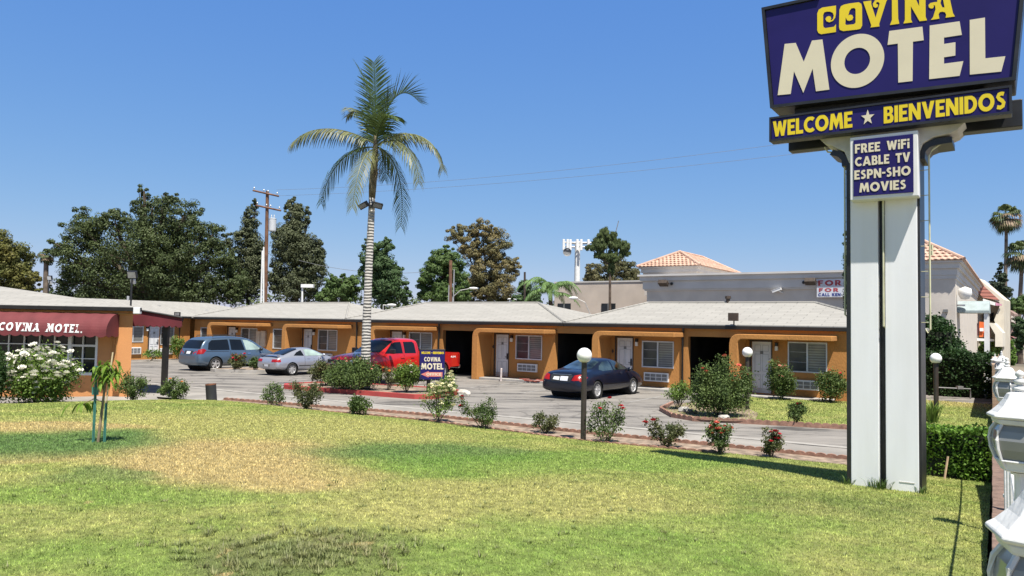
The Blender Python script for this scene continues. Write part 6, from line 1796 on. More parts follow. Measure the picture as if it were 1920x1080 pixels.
FR = [([zp(588, 560), zp(582, 400, -.1), zp(586, 250, -.2), zp(575, 55, -.3)], .68, M_FROND, .12, 60, .05),
      ([zp(588, 500), zp(585, 350, .2), zp(560, 200, .3), zp(468, 60, .3)], .55, M_FROND, .15, 44, .1),
      ([zp(595, 500), zp(640, 330, .2), zp(720, 140, .3), zp(845, 290, .5)], .85, M_FROND, .10, 46, .5),
      ([zp(585, 520), zp(540, 380, .4), zp(480, 290, .5), zp(415, 375, .6)], .55, M_FROND2, .5, 36, .2),
      ([zp(585, 540), zp(430, 450, -.1), zp(220, 395, -.3), zp(88, 535, -.4)], .72, M_FROND2, .95, 48, .1),
      ([zp(580, 560), zp(430, 540, .3), zp(300, 680, .5), zp(262, 890, .6)], .72, M_FROND, .8, 46, .1),
      ([zp(585, 575), zp(520, 560, -.8), zp(470, 700, -1.5), zp(448, 915, -1.7)], .70, M_FROND2, .7, 48, .1),
      ([zp(600, 560), zp(690, 590, .4), zp(770, 760, .8), zp(735, 1025, .9)], .72, M_FROND, .75, 46, .1),
      ([zp(598, 545), zp(760, 420, -.2), zp(960, 480, -.4), zp(985, 690, -.4)], .75, M_FROND2, .75, 48, .15),
      ([zp(598, 550), zp(700, 470, -.8), zp(840, 560, -1.4), zp(842, 770, -1.5)], .72, M_FROND2, .85, 46, .1),
      ([zp(596, 530), zp(650, 480, .8), zp(700, 450, 1.2), zp(760, 520, 1.5)], .55, M_FROND, .7, 30, .2),
      ([zp(595, 560), zp(620, 560, .8), zp(650, 640, 1.4), zp(640, 750, 1.5)], .55, M_FROND, .8, 32, .1),
      ([zp(585, 540), zp(550, 480, .8), zp(520, 470, 1.4), zp(470, 560, 1.8)], .6, M_FROND, .7, 34, .1),
      ([zp(590, 520), zp(610, 420, -.4), zp(640, 330, -.7), zp(720, 390, -1.0)], .6, M_FROND, .5, 40, .2)]
for i, (c_, L, m, dr, n_, vee) in enumerate(FR): frond(c_, L * 1.12, m, pal, 90 + i, dr, int(n_ * 1.15), .025, 0, vee)
mb = MB()
for k in range(26):
    a = pp_(706 + random.uniform(-6, 6), 318 + random.uniform(-4, 6), -.2); mb.tube([a, a + Vector((random.uniform(-.08, .1), random.uniform(-.1, .05), -.45 * random.random() - .1))], .008, 4)
mb.build('seed_strands', mat('dry_strand', (.22, .17, .1), .9, .2, 5), pal)
for i, (px, py, rz, lb) in enumerate([(682, 385, -.45, 'dark flood light strapped to the palm trunk, partly behind a frond'), (707, 385, .35, 'dark flood light strapped to the right side of the palm trunk')]):
    c_ = at(px, py, PB.y - .22)
    t = thing('flood_light', lb, 'flood light', c_, rz, 'flood lights on the palm trunk')
    M = Matrix.Rotation(.5, 4, 'X') @ Matrix.Rotation(.2 if i else -.35, 4, 'Y')
    mb = MB(); mb.box(-.21, .21, -.06, .06, -.11, .11, M); mb.build('housing', M_BLACK, t, bevel=.015)
    mb = MB(); mb.box(-.165, .165, -.068, -.061, -.07, .07, M); mb.build('lens', M_GREYM, t)
    mb = MB(); mb.tube([(0, .03, 0), ((-.22 if i else .25), .2, .03)], .02, 5); mb.build('arm', M_BLACK, t)

# ================================================================== BUILDINGS BEHIND
M_BEIGE = mat('beige_stucco', (0.58, 0.525, 0.465), 0.9, 0.06, 1.2, 0.3, 30, detail=6)
M_TRIMG = mat('pale_grey_trim', (0.56, 0.54, 0.52), 0.8, 0.05, 1)
def tile_mat(name, c1, c2):
    m = bpy.data.materials.new(name); n, l, b = nodes_of(m)
    uvn = n.new('ShaderNodeUVMap')
    sp = n.new('ShaderNodeSeparateXYZ'); l.new(uvn.outputs[0], sp.inputs[0])
    nz = n.new('ShaderNodeTexNoise'); nz.inputs['Scale'].default_value = 2.2; nz.inputs['Detail'].default_value = 6
    tc = n.new('ShaderNodeTexCoord'); l.new(tc.outputs['Object'], nz.inputs['Vector'])
    mx = n.new('ShaderNodeMix'); mx.data_type = 'RGBA'; mx.inputs['A'].default_value = (*c1, 1); mx.inputs['B'].default_value = (*c2, 1)
    mr = n.new('ShaderNodeMapRange'); mr.inputs['From Min'].default_value = .35; mr.inputs['From Max'].default_value = .65; l.new(nz.outputs['Fac'], mr.inputs['Value']); l.new(mr.outputs[0], mx.inputs['Factor'])
    l.new(mx.outputs['Result'], b.inputs['Base Color']); b.inputs['Roughness'].default_value = .85
    return m
M_TILE = mat('clay_tile', (0.42, 0.265, 0.195), 0.85, .2, 2.0, col2=(0.52, 0.36, 0.28), island=.12)
M_TILE2 = mat('red_tile', (0.36, 0.14, 0.10), 0.85, .15, 3.0, island=.12)
def tiled_slope(mb, A, B, C, D, wt=.30, ht=.36, amp=.06):
    """barrel tiles on the slope with eave A-B and top D-C (D above A), as overlapping wavy courses"""
    A, B, C, D = map(Vector, (A, B, C, D))
    e = (B - A).normalized(); up = ((D - A) - e * (D - A).dot(e)); H = up.length; up.normalize(); nn = e.cross(up).normalized()
    if nn.z < 0: nn = -nn
    L = (B - A).length; dl = (D - A).dot(e); dr = (C - A).dot(e)
    n = max(1, int(H / ht))
    for r in range(n):
        y0, y1 = H * r / n, H * (r + 1) / n
        xa, xb = dl * y0 / H, L + (dr - L) * y0 / H
        xa1, xb1 = dl * y1 / H, L + (dr - L) * y1 / H
        k = max(1, int((xb - xa) / (wt / 4)))
        rows = [[], [], []]
        for i in range(k + 1):
            x = xa + (xb - xa) * i / k
            w_ = amp * (.5 + .5 * math.cos(2 * PI * (x / wt + (.5 if r % 2 else 0))))
            x1 = min(max(x, xa1), xb1)
            rows[0].append(A + e * x + up * (y0) + nn * (w_ - .02))
            rows[1].append(A + e * x + up * (y0) + nn * (w_ + .045))
            rows[2].append(A + e * x1 + up * (y1 + .02) + nn * (w_ * .8 + .0))
        o = len(mb.v); m = k + 1
        for R in rows: mb.v += [tuple(p) for p in R]
        for i in range(k):
            mb.f.append((o + i, o + i + 1, o + m + i + 1, o + m + i)); mb.f.append((o + m + i, o + m + i + 1, o + 2 * m + i + 1, o + 2 * m + i))
VB = 48.0
B = UVT('commercial_building', 'long beige stucco shop building with stepped cornice and clay tiled hip roofs', 'building', -12, VB)
tA = F(1213, 540, VB)[0]; zC = (F(1213, 514, VB)[1] + F(1580, 509.5, VB)[1]) / 2
tE = -2.9
c_corner = at(1798, 487, 1); 
mb = MB()
mb.box(tA, -3.4, VB, VB + 16, -.1, zC - .5)
B.part('wall', mb, M_BEIGE)
mb = MB()
mb.box(tA - .5, -4.5, VB - .5, VB + .3, zC - .12, zC); mb.box(tA - .38, -4.5, VB - .36, VB + .3, zC - .42, zC - .123)
mb.box(tA - .22, -4.5, VB - .2, VB + .3, zC - .98, zC - .423); mb.box(tA - .12, -4.5, VB - .12, VB + .3, zC - 1.08, zC - .983)
mb.box(tA - .5, tA + .3, VB + .301, VB + 15, zC - .13, zC - .01)
B.part('cornice', mb, M_TRIMG)
for px, py in ((1245, 531), (1520, 528)):
    t_, z_ = F(px, py, VB - .5)
    mb = MB(); M = Matrix.Translation((t_, VB - .62, z_)) @ Matrix.Rotation(-.5, 4, 'X')
    mb.box(-.3, .3, -.22, .22, -.14, .14, M); mb.tube([(t_ + .38, VB - .25, z_ - .02), (t_ + .3, VB - .5, z_)], .03, 5)
    fl = B.part('flood_light', mb, M_DARKWOOD, bevel=.03)
    mb = MB(); mb.lathe([(.001, -.09), (.09, -.06), (.1, 0), (.001, .02)], 10, Matrix.Translation((t_ + (.45 if px < 1300 else -.45), VB - .3, z_ - .03)) @ Matrix.Rotation(PI / 2, 4, 'X'))
    B.part('sensor', mb, M_BLACK, fl)
t_, z_ = F(1456, 544, VB - .4)
mb = MB(); M = Matrix.Translation((t_, VB - .35, z_)) @ Matrix.Rotation(-.35, 4, 'Y'); mb.box(-.28, .28, -.08, .08, -.07, .07, M); mb.box(-.32, .30, -.1, .1, .07, .09, M); mb.tube([(t_ + .1, VB - .35, z_ - .05), (t_ + .25, VB - .0, z_ - .15)], .03, 6)
B.part('security_camera', mb, M_WHITE)
a, b = F(1531.5, 523.5, VB - .25), F(1600, 557, VB - .25)
mb = MB(); mb.box(a[0], b[0], VB - .26, VB - .21, b[1], a[1]); bn = B.part('banner', mb, mat('banner_vinyl', (.60, .62, .68), .6, .04, 2))
fbn = lambda x, y, e: (a[0] + x * (b[0] - a[0]), VB - .26 - e, b[1] + y * (a[1] - b[1]))
mb = MB(); lettering(mb, 'FOR', .04, .68, .63, .30, fbn, .002, .01, gap=.2); B.part('red_lettering', mb, mat('banner_red', (.40, .05, .06), .6, .05, 2), bn); mb = MB(); lettering(mb, 'FOR', .06, .60, .30, .20, fbn, .002, .01, gap=.25); B.part('red_lettering', mb, mat('banner_red', (.40, .05, .06), .6, .05, 2), bn)
mb = MB(); lettering(mb, 'CALL KEN', .04, .66, .06, .165, fbn, .002, .01, gap=.1); B.part('blue_lettering', mb, mat('banner_blue', (.03, .05, .22), .6, .05, 2), bn)
def tower(tl, tr, v0, v1, ze, rise, ridge0, ridge1, name='tower'):
    mb = MB(); mb.box(tl + .35, tr - .35, v0 + .35, v1 - .35, -.1 if name == 'corner_tower' else zC - 1.2, ze - .9)
    B.part(name, mb, M_BEIGE)
    mb = MB()
    for k, (o_, za, zb_2) in enumerate([(.0, ze - .12, ze), (.14, ze - .42, ze - .123), (.26, ze - .78, ze - .423), (.30, ze - .98, ze - .783)]):
        mb.box(tl + o_, tr - o_, v0 + o_, v1 - o_, za, zb_2)
    B.part(name + '_cornice', mb, M_TRIMG)
    tm = (tl + tr) / 2
    A_, B_, C_, D_ = (tl - .1, v0 - .1, ze), (tr + .1, v0 - .1, ze), (tr + .1, v1 + .1, ze), (tl - .1, v1 + .1, ze)
    R1, R2 = (tm, v0 + ridge0, ze + rise), (tm, v1 - ridge1, ze + rise)
    mb = MB()
    tiled_slope(mb, A_, B_, R1, R1); tiled_slope(mb, B_, C_, R2, R1); tiled_slope(mb, C_, D_, R2, R2); tiled_slope(mb, D_, A_, R1, R2)
    mb.quad((*A_[:2], ze + .003), (*B_[:2], ze + .003), (*C_[:2], ze + .003), (*D_[:2], ze + .003))
    for p, q in [(A_, R1), (B_, R1), (C_, R2), (D_, R2), (R1, R2)]:
        mb.tube([Vector(p) + Vector((0, 0, .05)), Vector(q) + Vector((0, 0, .08))], .10, 8)
    B.part(name + '_roof', mb, M_TILE, recalc=False)
# left roof tower set back on the flat roof
vT = VB + 4
tl, ze_ = F(1197, 501, vT); tr, _ = F(1311, 501, vT)
zr_ = F(1285, 473, vT + (tr - tl) / 2)[1]
tower(tl, tr, vT, vT + 9.5, ze_, zr_ - ze_, (tr - tl) / 2, (tr - tl) / 2, 'roof_tower')
# tower at the street corner
VK = VB - 1.0
trk, zek = F(1804, 487, VK - .4)
_v = VK
while True:                                              # depth of the tower from the far end of its street eave
    _p = W(trk, _v, zek) - CP
    if 960 + FPX * (_p.x / _p.y) > 1846: break
    _v += .2
tlk = F(1614, 500, VK)[0]
tower(tlk, trk, VK - .4, _v, zek, 1.55, (trk - tlk) / 2, (trk - tlk) / 2, 'corner_tower')
# entrance awning, brackets and lamps on the street face
mb = MB()
e0 = trk - .35
v_a, v_b = VK + 1.2, VK + 3.4
zA = at(1830, 585, 44).z
prof = [(0, zA)] + [(1.6 * s_ + 0, zA + 0) for s_ in (1,)]
pts = [(v_a + (v_b - v_a) * k / 8, zA + .55 * math.sin(PI * k / 8)) for k in range(9)]
mb.prism(pts + [(v_b, zA - .12), (v_a, zA - .12)], [], lambda x, y, e: (e0 + e, x, y), 0, 1.5)
B.part('entrance_awning', mb, mat('grey_awning', (.30, .36, .37), .7, .1, 3))
mb = MB(); mb.box(e0 + 1.25, e0 + 1.45, v_a + .1, v_a + .3, 0, zA - .12); mb.box(e0 + 1.25, e0 + 1.45, v_b - .3, v_b - .1, 0, zA - .12); B.part('awning_post', mb, M_WHITE)
mb = MB(); mb.lathe([(.001, -.3), (.2, -.25), (.34, 0), (.3, .3), (.001, .42)], 14, Matrix.Translation((e0 + .4, VK + .9, at(1813, 560, 42).z + .2))); mb.box(e0, e0 + .4, VK + .85, VK + .95, at(1813, 572, 42).z - .1, at(1813, 572, 42).z)
B.part('wall_lamp', mb, M_WHITE, smooth=True)
mb = MB(); t_, z_ = F(1750, 605, VK); mb.box(t_ - 1.2, t_ + .55, VK - .06, VK - .052 + .06, z_ - 1.6, z_ + .15); B.part('dark_window', mb, M_GLASS)
mb = MB(); mb.box(e0 - .005, e0 + .04, VK + 1.6, VK + 3.0, 0, 2.4); B.part('entrance_door', mb, M_GLASS)
mb = MB(); z_ = F(1773, 583, VK)[1]; t_ = F(1773, 583, VK)[0]; mb.box(t_ - .1, t_ + .12, VK - .3, VK + .0, z_ - .08, z_ + .08); B.part('camera_box', mb, M_GREYM)

# low beige block on the left behind the motel
vQ = VB + 9
Q = UVT('beige_block', 'plain beige flat roofed block with dark windows behind the motel roofs', 'building', -24, vQ)
q0, zq = F(1040, 531, vQ); q1, _ = F(1260, 532, vQ)
mb = MB(); mb.box(q0, q1, vQ, vQ + 10, -.1, zq); Q.part('wall', mb, mat('tan_stucco', (.54, .46, .39), .9, .08, .6, .3, 20))
mb = MB(); mb.box(q0 - .04, q1, vQ - .05, vQ + 10, zq + .003, zq + .12); Q.part('parapet_cap', mb, M_TRIMG)
for a_x, b_x in ((1046, 1070), (1128, 1154)):
    a, b = F(a_x, 569, vQ), F(b_x, 592, vQ); mb = MB(); mb.box(a[0], b[0], vQ - .04, vQ + .05, b[1] - .6, a[1]); wq = Q.part('window', mb, M_GLASS)
    m = (a[0] + b[0]) / 2; mb = MB(); mb.box(m - .05, m + .05, vQ - .07, vQ - .041, b[1] - .6, a[1]); Q.part('mullion', mb, M_GREYM, wq)

# shop with tiled mansard on the right
tS = trk + 1.4
K1 = UVT('tiled_shop', 'cream two storey shop with red tiled mansard and orange sign beyond the corner', 'shop', tS, 62)
def onT(px, py, t0):                                      # point on the plane t = t0: (v, z)
    d = ray(px, py); k = t0 / d.dot(UA); P = CP + d * k; return P.dot(VA), P.z
Ys = 62
def sq_(px, py, Y=Ys):
    p = at(px, py, Y); a_ = UV(p); return a_[0], a_[1], p.z
def poly_at(mb, pts, Y, thick, dirv=None):
    P = [at(px, py, Y) for px, py in pts]
    L = [(*UV(p), p.z) for p in P]
    n = len(L)
    back = [(x + thick * .1, y + thick, z) for x, y, z in L]
    mb.add(L + back, [tuple(range(n)), tuple(range(2 * n - 1, n - 1, -1))] + [(i, (i + 1) % n, n + (i + 1) % n, n + i) for i in range(n)])
mb = MB(); poly_at(mb, [(1824, 520), (1833, 521), (1882.5, 562), (1882.5, 690), (1866, 690), (1866, 606), (1864, 600), (1874, 575), (1874, 567), (1824, 545)], Ys, 4); poly_at(mb, [(1824, 545), (1874, 567), (1874, 575), (1864, 600), (1866, 606), (1866, 690), (1820, 690)], Ys + 1.5, 3)
K1.part('wall', mb, mat('cream_stucco', (.56, .51, .42), .9, .06, 1.5, .2, 20))
mb = MB(); p = [at(1829, 532, Ys - .1), at(1874, 562, Ys - .1), at(1843, 559, Ys - .1), at(1829, 545, Ys - .1)]
M_RIB = bpy.data.materials.new('red_tile_courses'); n_, l_2, b_2 = nodes_of(M_RIB); tc = n_.new('ShaderNodeTexCoord'); wv = n_.new('ShaderNodeTexWave'); wv.bands_direction = 'Z'; wv.inputs['Scale'].default_value = 1.1; l_2.new(tc.outputs['Object'], wv.inputs[0]); rp = n_.new('ShaderNodeValToRGB'); rp.color_ramp.elements[0].color = (.16, .06, .045, 1); rp.color_ramp.elements[1].color = (.42, .17, .13, 1); rp.color_ramp.elements[1].position = .4; l_2.new(wv.outputs['Fac'], rp.inputs[0]); l_2.new(rp.outputs[0], b_2.inputs[0])
mb = MB(); poly_at(mb, [(1826, 524), (1834, 526), (1874, 563), (1843, 558), (1826, 540)], Ys - .05, .6); K1.part('tiled_roof', mb, M_RIB)
mb = MB(); poly_at(mb, [(1843, 560), (1866, 567), (1866, 573), (1843, 567)], Ys - .3, .2); sg_ = K1.part('sign_band', mb, M_WHITE)
mb = MB(); poly_at(mb, [(1867, 567), (1878, 570.5), (1878, 573), (1867, 573)], Ys - .3, .2); K1.part('pink_sign_band', mb, mat('pink_band', (.55, .25, .36), .6, .1, 4))
for a, b in ((1843, 1849), (1851, 1855), (1857, 1863)):
    mb = MB(); poly_at(mb, [(a, 588), (b, 585), (b, 603), (a, 603)], Ys + 1.2, .2); K1.part('window', mb, M_GLASS)
mb = MB(); poly_at(mb, [(1836, 603), (1845, 604), (1845, 632), (1836, 632)], Ys - .6, .3); K1.part('orange_sign', mb, mat('orange_sign', (.62, .13, .03), .6, .05, 2))
mb = MB(); poly_at(mb, [(1837, 615), (1844, 615), (1844, 621), (1837, 621)], Ys - .75, .1); poly_at(mb, [(1845.5, 620), (1849, 621), (1849, 633), (1845.5, 633)], Ys - .7, .1); poly_at(mb, [(1830, 634), (1864, 636), (1864, 640), (1830, 639)], Ys - .8, .2); K1.part('white_panel', mb, M_WHITE)
mb = MB(); poly_at(mb, [(1828, 606), (1834, 606), (1834, 629), (1828, 629)], Ys - .7, .2); K1.part('poster', mb, mat('dark_poster', (.10, .04, .05), .5, .4, 2))
mb = MB(); poly_at(mb, [(1846, 605), (1856, 606), (1856, 634), (1846, 632)], Ys - .5, .4); K1.part('brick_panel', mb, M_RIB)
mb = MB(); poly_at(mb, [(1853, 605), (1864, 606), (1880, 624), (1880, 650), (1866, 650), (1866, 627)], Ys - 1.2, 1.6); K1.part('entry_wall', mb, mat('cream_stucco2', (.62, .58, .50), .9, .05, 1.5))
K2 = UVT('pink_building', 'distant pink building with a grid of balconies behind the tiled shop', 'building', *UV(at(1890, 640, 80)))
mb = MB(); poly_at(mb, [(1882, 583), (1891, 582), (1891, 640), (1882, 640)], 80, 4); K2.part('wall', mb, mat('pink_stucco', (.52, .38, .35), .9, .06, 1))
mb = MB(); poly_at(mb, [(1891.2, 581), (1901, 588), (1901, 640), (1891.2, 636)], 79.5, 4); K2.part('side_wall', mb, mat('brick_side', (.30, .20, .17), .9, .35, 1.6, detail=3))
mb = MB(); poly_at(mb, [(1882, 624), (1886, 626), (1904, 641), (1882, 641)], 70, 3); K2.part('tiled_roof', mb, M_RIB)
mb = MB()
for z in (592, 599): poly_at(mb, [(1896, z), (1903, z + 2), (1903, z + 6), (1896, z + 4)], 79, .5)
K2.part('balcony', mb, M_BEIGE)

# ================================================================== TREES
def tree(name, label, Y, blobs, base, m, seed, n=9000, leaf=.30, cat='tree', group=None, sub=14, cr=.30, trunk_r=.3, up=.35, droop=0.0, aspect=.6, midf=.55):
    rng = np.random.default_rng(seed)
    P0 = at(base[0], base[1], Y); P0.z = 0.0
    t = thing(name, label, cat, P0, 0, group)
    n = int(n * 2.6); leaf = leaf * .62
    k = Y / FPX
    cs, rs = [], []
    for b in blobs:
        px, py, rx, ry = b[:4]; dy = b[4] if len(b) > 4 else 0
        c_ = at(px, py, Y + dy) - P0
        cs.append(np.array(c_)); rs.append(np.array([rx * k, min(rx, ry * 1.3) * k, ry * k]))
    wts = np.array([(r[0] * r[2]) for r in rs]); wts /= wts.sum()
    Ls, Os = [], []
    for c_, r, w_ in zip(cs, rs, wts):
        ns = max(6, int(sub * len(cs) * w_ * 3.6) + 5)
        sc = clumps(rng, ns, c_, r * .84, .25)
        rr = cr * .68 * (r[0] + r[2]) * .5 * (.6 + .8 * rng.random(ns))
        per = max(12, int(n * w_ / ns))
        for q, s in zip(sc, rr):
            d = unit(per, rng); rad = (.45 + .55 * rng.random(per) ** .5)[:, None]
            p = q + d * rad * s * np.array([1.1, 1.1, .8])
            Ls.append(p); Os.append(d * 1.5 + (p - c_) / np.linalg.norm(r) * 1.0)
    L = np.concatenate(Ls); O = np.concatenate(Os)
    quads_mesh('crown', leaf_quads(L, leaf, rng, up, aspect, O, droop), m, t)
    mb = MB()
    top = max(cs, key=lambda c_: c_[2])
    ctr = np.mean(cs, axis=0)
    mid = Vector((ctr[0] * .35, ctr[1] * .3, ctr[2] * midf))
    mb.tube([(0, 0, -.3), (mid.x * .5, mid.y * .5, mid.z * .5), mid], [trunk_r, trunk_r * .8, trunk_r * .65], 9)
    for c_, r in zip(cs, rs):
        mb.tube([mid, Vector(c_) * .5 + mid * .5 + Vector((0, 0, -.2)), Vector(c_)], [trunk_r * .5, trunk_r * .3, trunk_r * .08], 6)
        for _ in range(3):
            e = clumps(rng, 1, c_, r * .75, .7)[0]; mb.tube([Vector(c_) * .6 + mid * .4, Vector(e)], [trunk_r * .2, .02], 5)
    mb.build('trunk', M_BARK, t)
    return t
F_OAK = foliage_mat('oak_leaf', (0.074, 0.100, 0.032), (0.044, 0.064, 0.022), scale=.3, island=.22, trans=.15)
F_CON = foliage_mat('grey_green_leaf', (0.096, 0.112, 0.052), (0.058, 0.070, 0.034), scale=.4, island=.2, trans=.12)
F_DK = foliage_mat('deep_green_leaf', (0.068, 0.120, 0.040), (0.040, 0.075, 0.026), scale=.4, island=.22, trans=.15)
F_MID = foliage_mat('mid_green_leaf', (0.100, 0.160, 0.042), (0.056, 0.100, 0.028), scale=.4, island=.22, trans=.2)
F_BRN = foliage_mat('browning_leaf', (0.235, 0.185, 0.080), (0.13, 0.13, 0.056), scale=.35, island=.35, trans=.2)
F_LFT = foliage_mat('autumn_green_leaf', (0.150, 0.130, 0.030), (0.065, 0.090, 0.022), scale=.5, island=.4, trans=.2)
tree('oak_tree', 'huge broad dark oak rising behind the motel court', 80, [(270, 470, 105, 72), (172, 478, 62, 78), (365, 470, 70, 66), (405, 525, 48, 52), (286, 388, 48, 36), (155, 428, 46, 46), (345, 405, 48, 44), (225, 535, 110, 45), (355, 545, 80, 36), (128, 520, 26, 50), (215, 415, 42, 36), (270, 358, 18, 15), (318, 372, 22, 16), (325, 515, 70, 50), (300, 560, 120, 28), (170, 560, 60, 28), (300, 440, 80, 50), (440, 535, 36, 46), (420, 485, 34, 34), (400, 440, 36, 34), (110, 470, 26, 40)], (262, 590), F_OAK, 1, 46000, .34, sub=15, cr=.30, trunk_r=.9)
tree('sycamore_tree', 'green and rust leaved tree at the picture edge behind the office roof', 55, [(15, 490, 50, 50), (45, 525, 30, 34), (-20, 470, 50, 50), (66, 525, 14, 18), (20, 540, 50, 25), (72, 548, 12, 12)], (10, 590), F_LFT, 2, 15000, .26, sub=14)
tree('conifer_tree', 'narrow ragged grey green tree left of the utility pole', 88, [(470, 420, 18, 40), (458, 455, 26, 40), (478, 480, 22, 60), (440, 500, 22, 40), (462, 540, 36, 38), (475, 510, 30, 50), (428, 452, 8, 28), (440, 540, 26, 36), (478, 385, 8, 16), (462, 400, 8, 16)], (468, 590), F_CON, 3, 15000, .33, sub=14, cr=.3)
tree('conifer_tree', 'tall dense grey green tree right of the transformer pole', 82, [(552, 420, 26, 46), (540, 455, 38, 52), (572, 480, 36, 62), (530, 520, 30, 46), (592, 500, 22, 46), (557, 540, 50, 40), (547, 382, 10, 22), (562, 388, 8, 18), (537, 395, 8, 22), (577, 405, 8, 24), (600, 470, 10, 30)], (555, 590), F_CON, 4, 26000, .31, sub=14, cr=.3)
tree('dense_tree', 'bushy mid green tree low between the tall grey tree and the palm trunk', 76, [(640, 545, 38, 28), (625, 530, 20, 20), (660, 535, 22, 22), (610, 560, 26, 22), (642, 520, 10, 12)], (640, 590), F_MID, 5, 9000, .30, sub=12)
tree('dense_tree', 'deep green upright tree directly behind the palm trunk', 70, [(715, 470, 28, 24), (712, 505, 38, 40), (722, 540, 46, 40), (688, 500, 16, 44), (740, 520, 18, 34), (762, 550, 12, 26), (690, 460, 12, 16), (728, 455, 14, 14)], (718, 590), F_DK, 6, 19000, .28, sub=14)
tree('dense_tree', 'green tree with upright boughs in front of the big browning tree', 74, [(830, 490, 32, 30), (815, 520, 32, 40), (850, 505, 26, 42), (832, 555, 46, 30), (792, 535, 14, 36), (868, 540, 16, 40), (840, 468, 14, 12)], (832, 590), F_MID, 7, 19000, .28, sub=14)
tree('browning_tree', 'large open tree with browning leaves behind the motel roof', 92, [(862, 440, 36, 22), (905, 430, 34, 22), (925, 460, 42, 36), (880, 465, 34, 28), (945, 505, 34, 40), (965, 500, 16, 22), (905, 510, 40, 44), (930, 545, 48, 34), (888, 545, 30, 34)], (918, 590), F_BRN, 8, 24000, .30, sub=13, cr=.28)
tree('dense_tree', 'small dark tree left of the feathery palm', 84, [(985, 545, 16, 28), (998, 560, 20, 18), (972, 565, 16, 16)], (988, 590), F_DK, 9, 4500, .28)
tree('bushy_tree', 'rounded olive brown tree behind the flat beige block', 72, [(1112, 510, 22, 22), (1148, 500, 34, 22), (1180, 512, 24, 26), (1130, 525, 40, 16), (1195, 522, 12, 14)], (1148, 590), foliage_mat('olive_leaf', (.15, .13, .06), (.075, .085, .036), scale=.5, island=.4, trans=.2), 10, 10000, .25)
F_DROOP = foliage_mat('drooping_leaf', (.115, .15, .05), (.05, .08, .028), scale=.6, island=.35, trans=.2)
tree('drooping_tree', 'slim tree with drooping tufts of leaves before the beige block', 56, [(1132, 440, 14, 17), (1125, 458, 18, 18), (1150, 452, 14, 22), (1166, 462, 16, 14), (1108, 463, 14, 8), (1172, 475, 13, 9), (1150, 482, 17, 14), (1128, 480, 18, 9), (1146, 500, 7, 20)], (1144, 600), F_DROOP, 11, 9000, .42, sub=9, up=.1, droop=1.3, aspect=.22, trunk_r=.13, midf=.86)
tree('pine_tree', 'dark layered pine behind the tall fan palm', 110, [(1876, 500, 6, 12), (1877, 520, 12, 14), (1872, 540, 17, 15), (1882, 550, 18, 16), (1874, 568, 22, 14), (1862, 530, 7, 10)], (1876, 610), foliage_mat('pine_leaf', (.045, .07, .035), (.022, .038, .02), scale=.4, island=.3, trans=.1), 12, 9000, .34)
tree('dense_tree', 'light green tree at the right picture edge below the palms', 95, [(1905, 575, 20, 18), (1925, 570, 25, 22), (1895, 590, 12, 14)], (1910, 640), F_MID, 13, 7000, .34)
tree('dense_tree', 'dark tree filling the right picture edge beyond the hedges', 70, [(1912, 620, 16, 32), (1930, 620, 25, 40), (1905, 645, 12, 18)], (1912, 690), F_DK, 14, 7000, .26)
tree('slim_cypress', 'slim dark leafy column hidden behind the edge of the pole sign', 36, [(1590, 450, 8, 30), (1592, 500, 12, 40), (1592, 550, 14, 34), (1588, 582, 12, 16), (1600, 520, 14, 70)], (1596, 650), F_DK, 15, 6000, .15, sub=12, trunk_r=.12)
# low wood behind the motel roofs
rng = np.random.default_rng(44)
tb = []
for k in range(150):
    x = rng.uniform(-70, 22); y = 92 + rng.normal() * 4 - .12 * abs(x)
    tb.append((x, y, rng.uniform(1.5, 3.6)))
Ls = []
for x, y, h in tb:
    k = 300; d = unit(k, rng); Ls.append(np.array([x, y, h]) + d * np.array([2.6, 2.0, h * .75]) * (.5 + .5 * rng.random(k) ** .5)[:, None])
L = np.concatenate(Ls); L = L[L[:, 2] > 0]
o = quads_mesh('low_woods', leaf_quads(L, .42, rng, .4, .6), foliage_mat('wood_leaf', (.10, .13, .05), (.055, .08, .03), scale=.15, island=.35, trans=.12))
tag(o, 'low band of mixed bushes and trees behind the motel roofs', 'woods', kind='stuff')

# feathery palm and fan palms
def small_palm(name, label, px, py, Y, m, seed, spread, H0=0.0):
    q = at(px, py, Y); t = thing(name, label, 'palm tree', (q.x, q.y, 0))
    mb = MB(); mb.tube([(0, 0, -.2), (.1, 0, q.z * .6), (0, 0, q.z)], [.28, .2, .16], 8); mb.build('trunk', M_BARK, t)
    rng = random.Random(seed); b = Vector((0, 0, q.z))
    for k in range(17):
        a = k * 2.4 + rng.random(); e = rng.uniform(.25, 1.3); R_ = spread * rng.uniform(.8, 1.1)
        d = Vector((math.cos(a), math.sin(a), 0))
        frond([b, b + d * R_ * .3 + Vector((0, 0, R_ * .55 * e)), b + d * R_ * .8 + Vector((0, 0, R_ * .6 * e)), b + d * R_ * 1.15 + Vector((0, 0, R_ * (.62 * e - .55)))], .55, m, t, seed * 50 + k, .7, 26, .05, 0, .15)
    return t
small_palm('feather_palm', 'feathery green palm against the left end of the beige block', 1032, 552, 60, M_FROND_G if 'M_FROND_G' in globals() else foliage_mat('feather_frond', (.16, .26, .085), (.09, .16, .05), scale=1, island=.3, trans=.2), 5, 2.3)
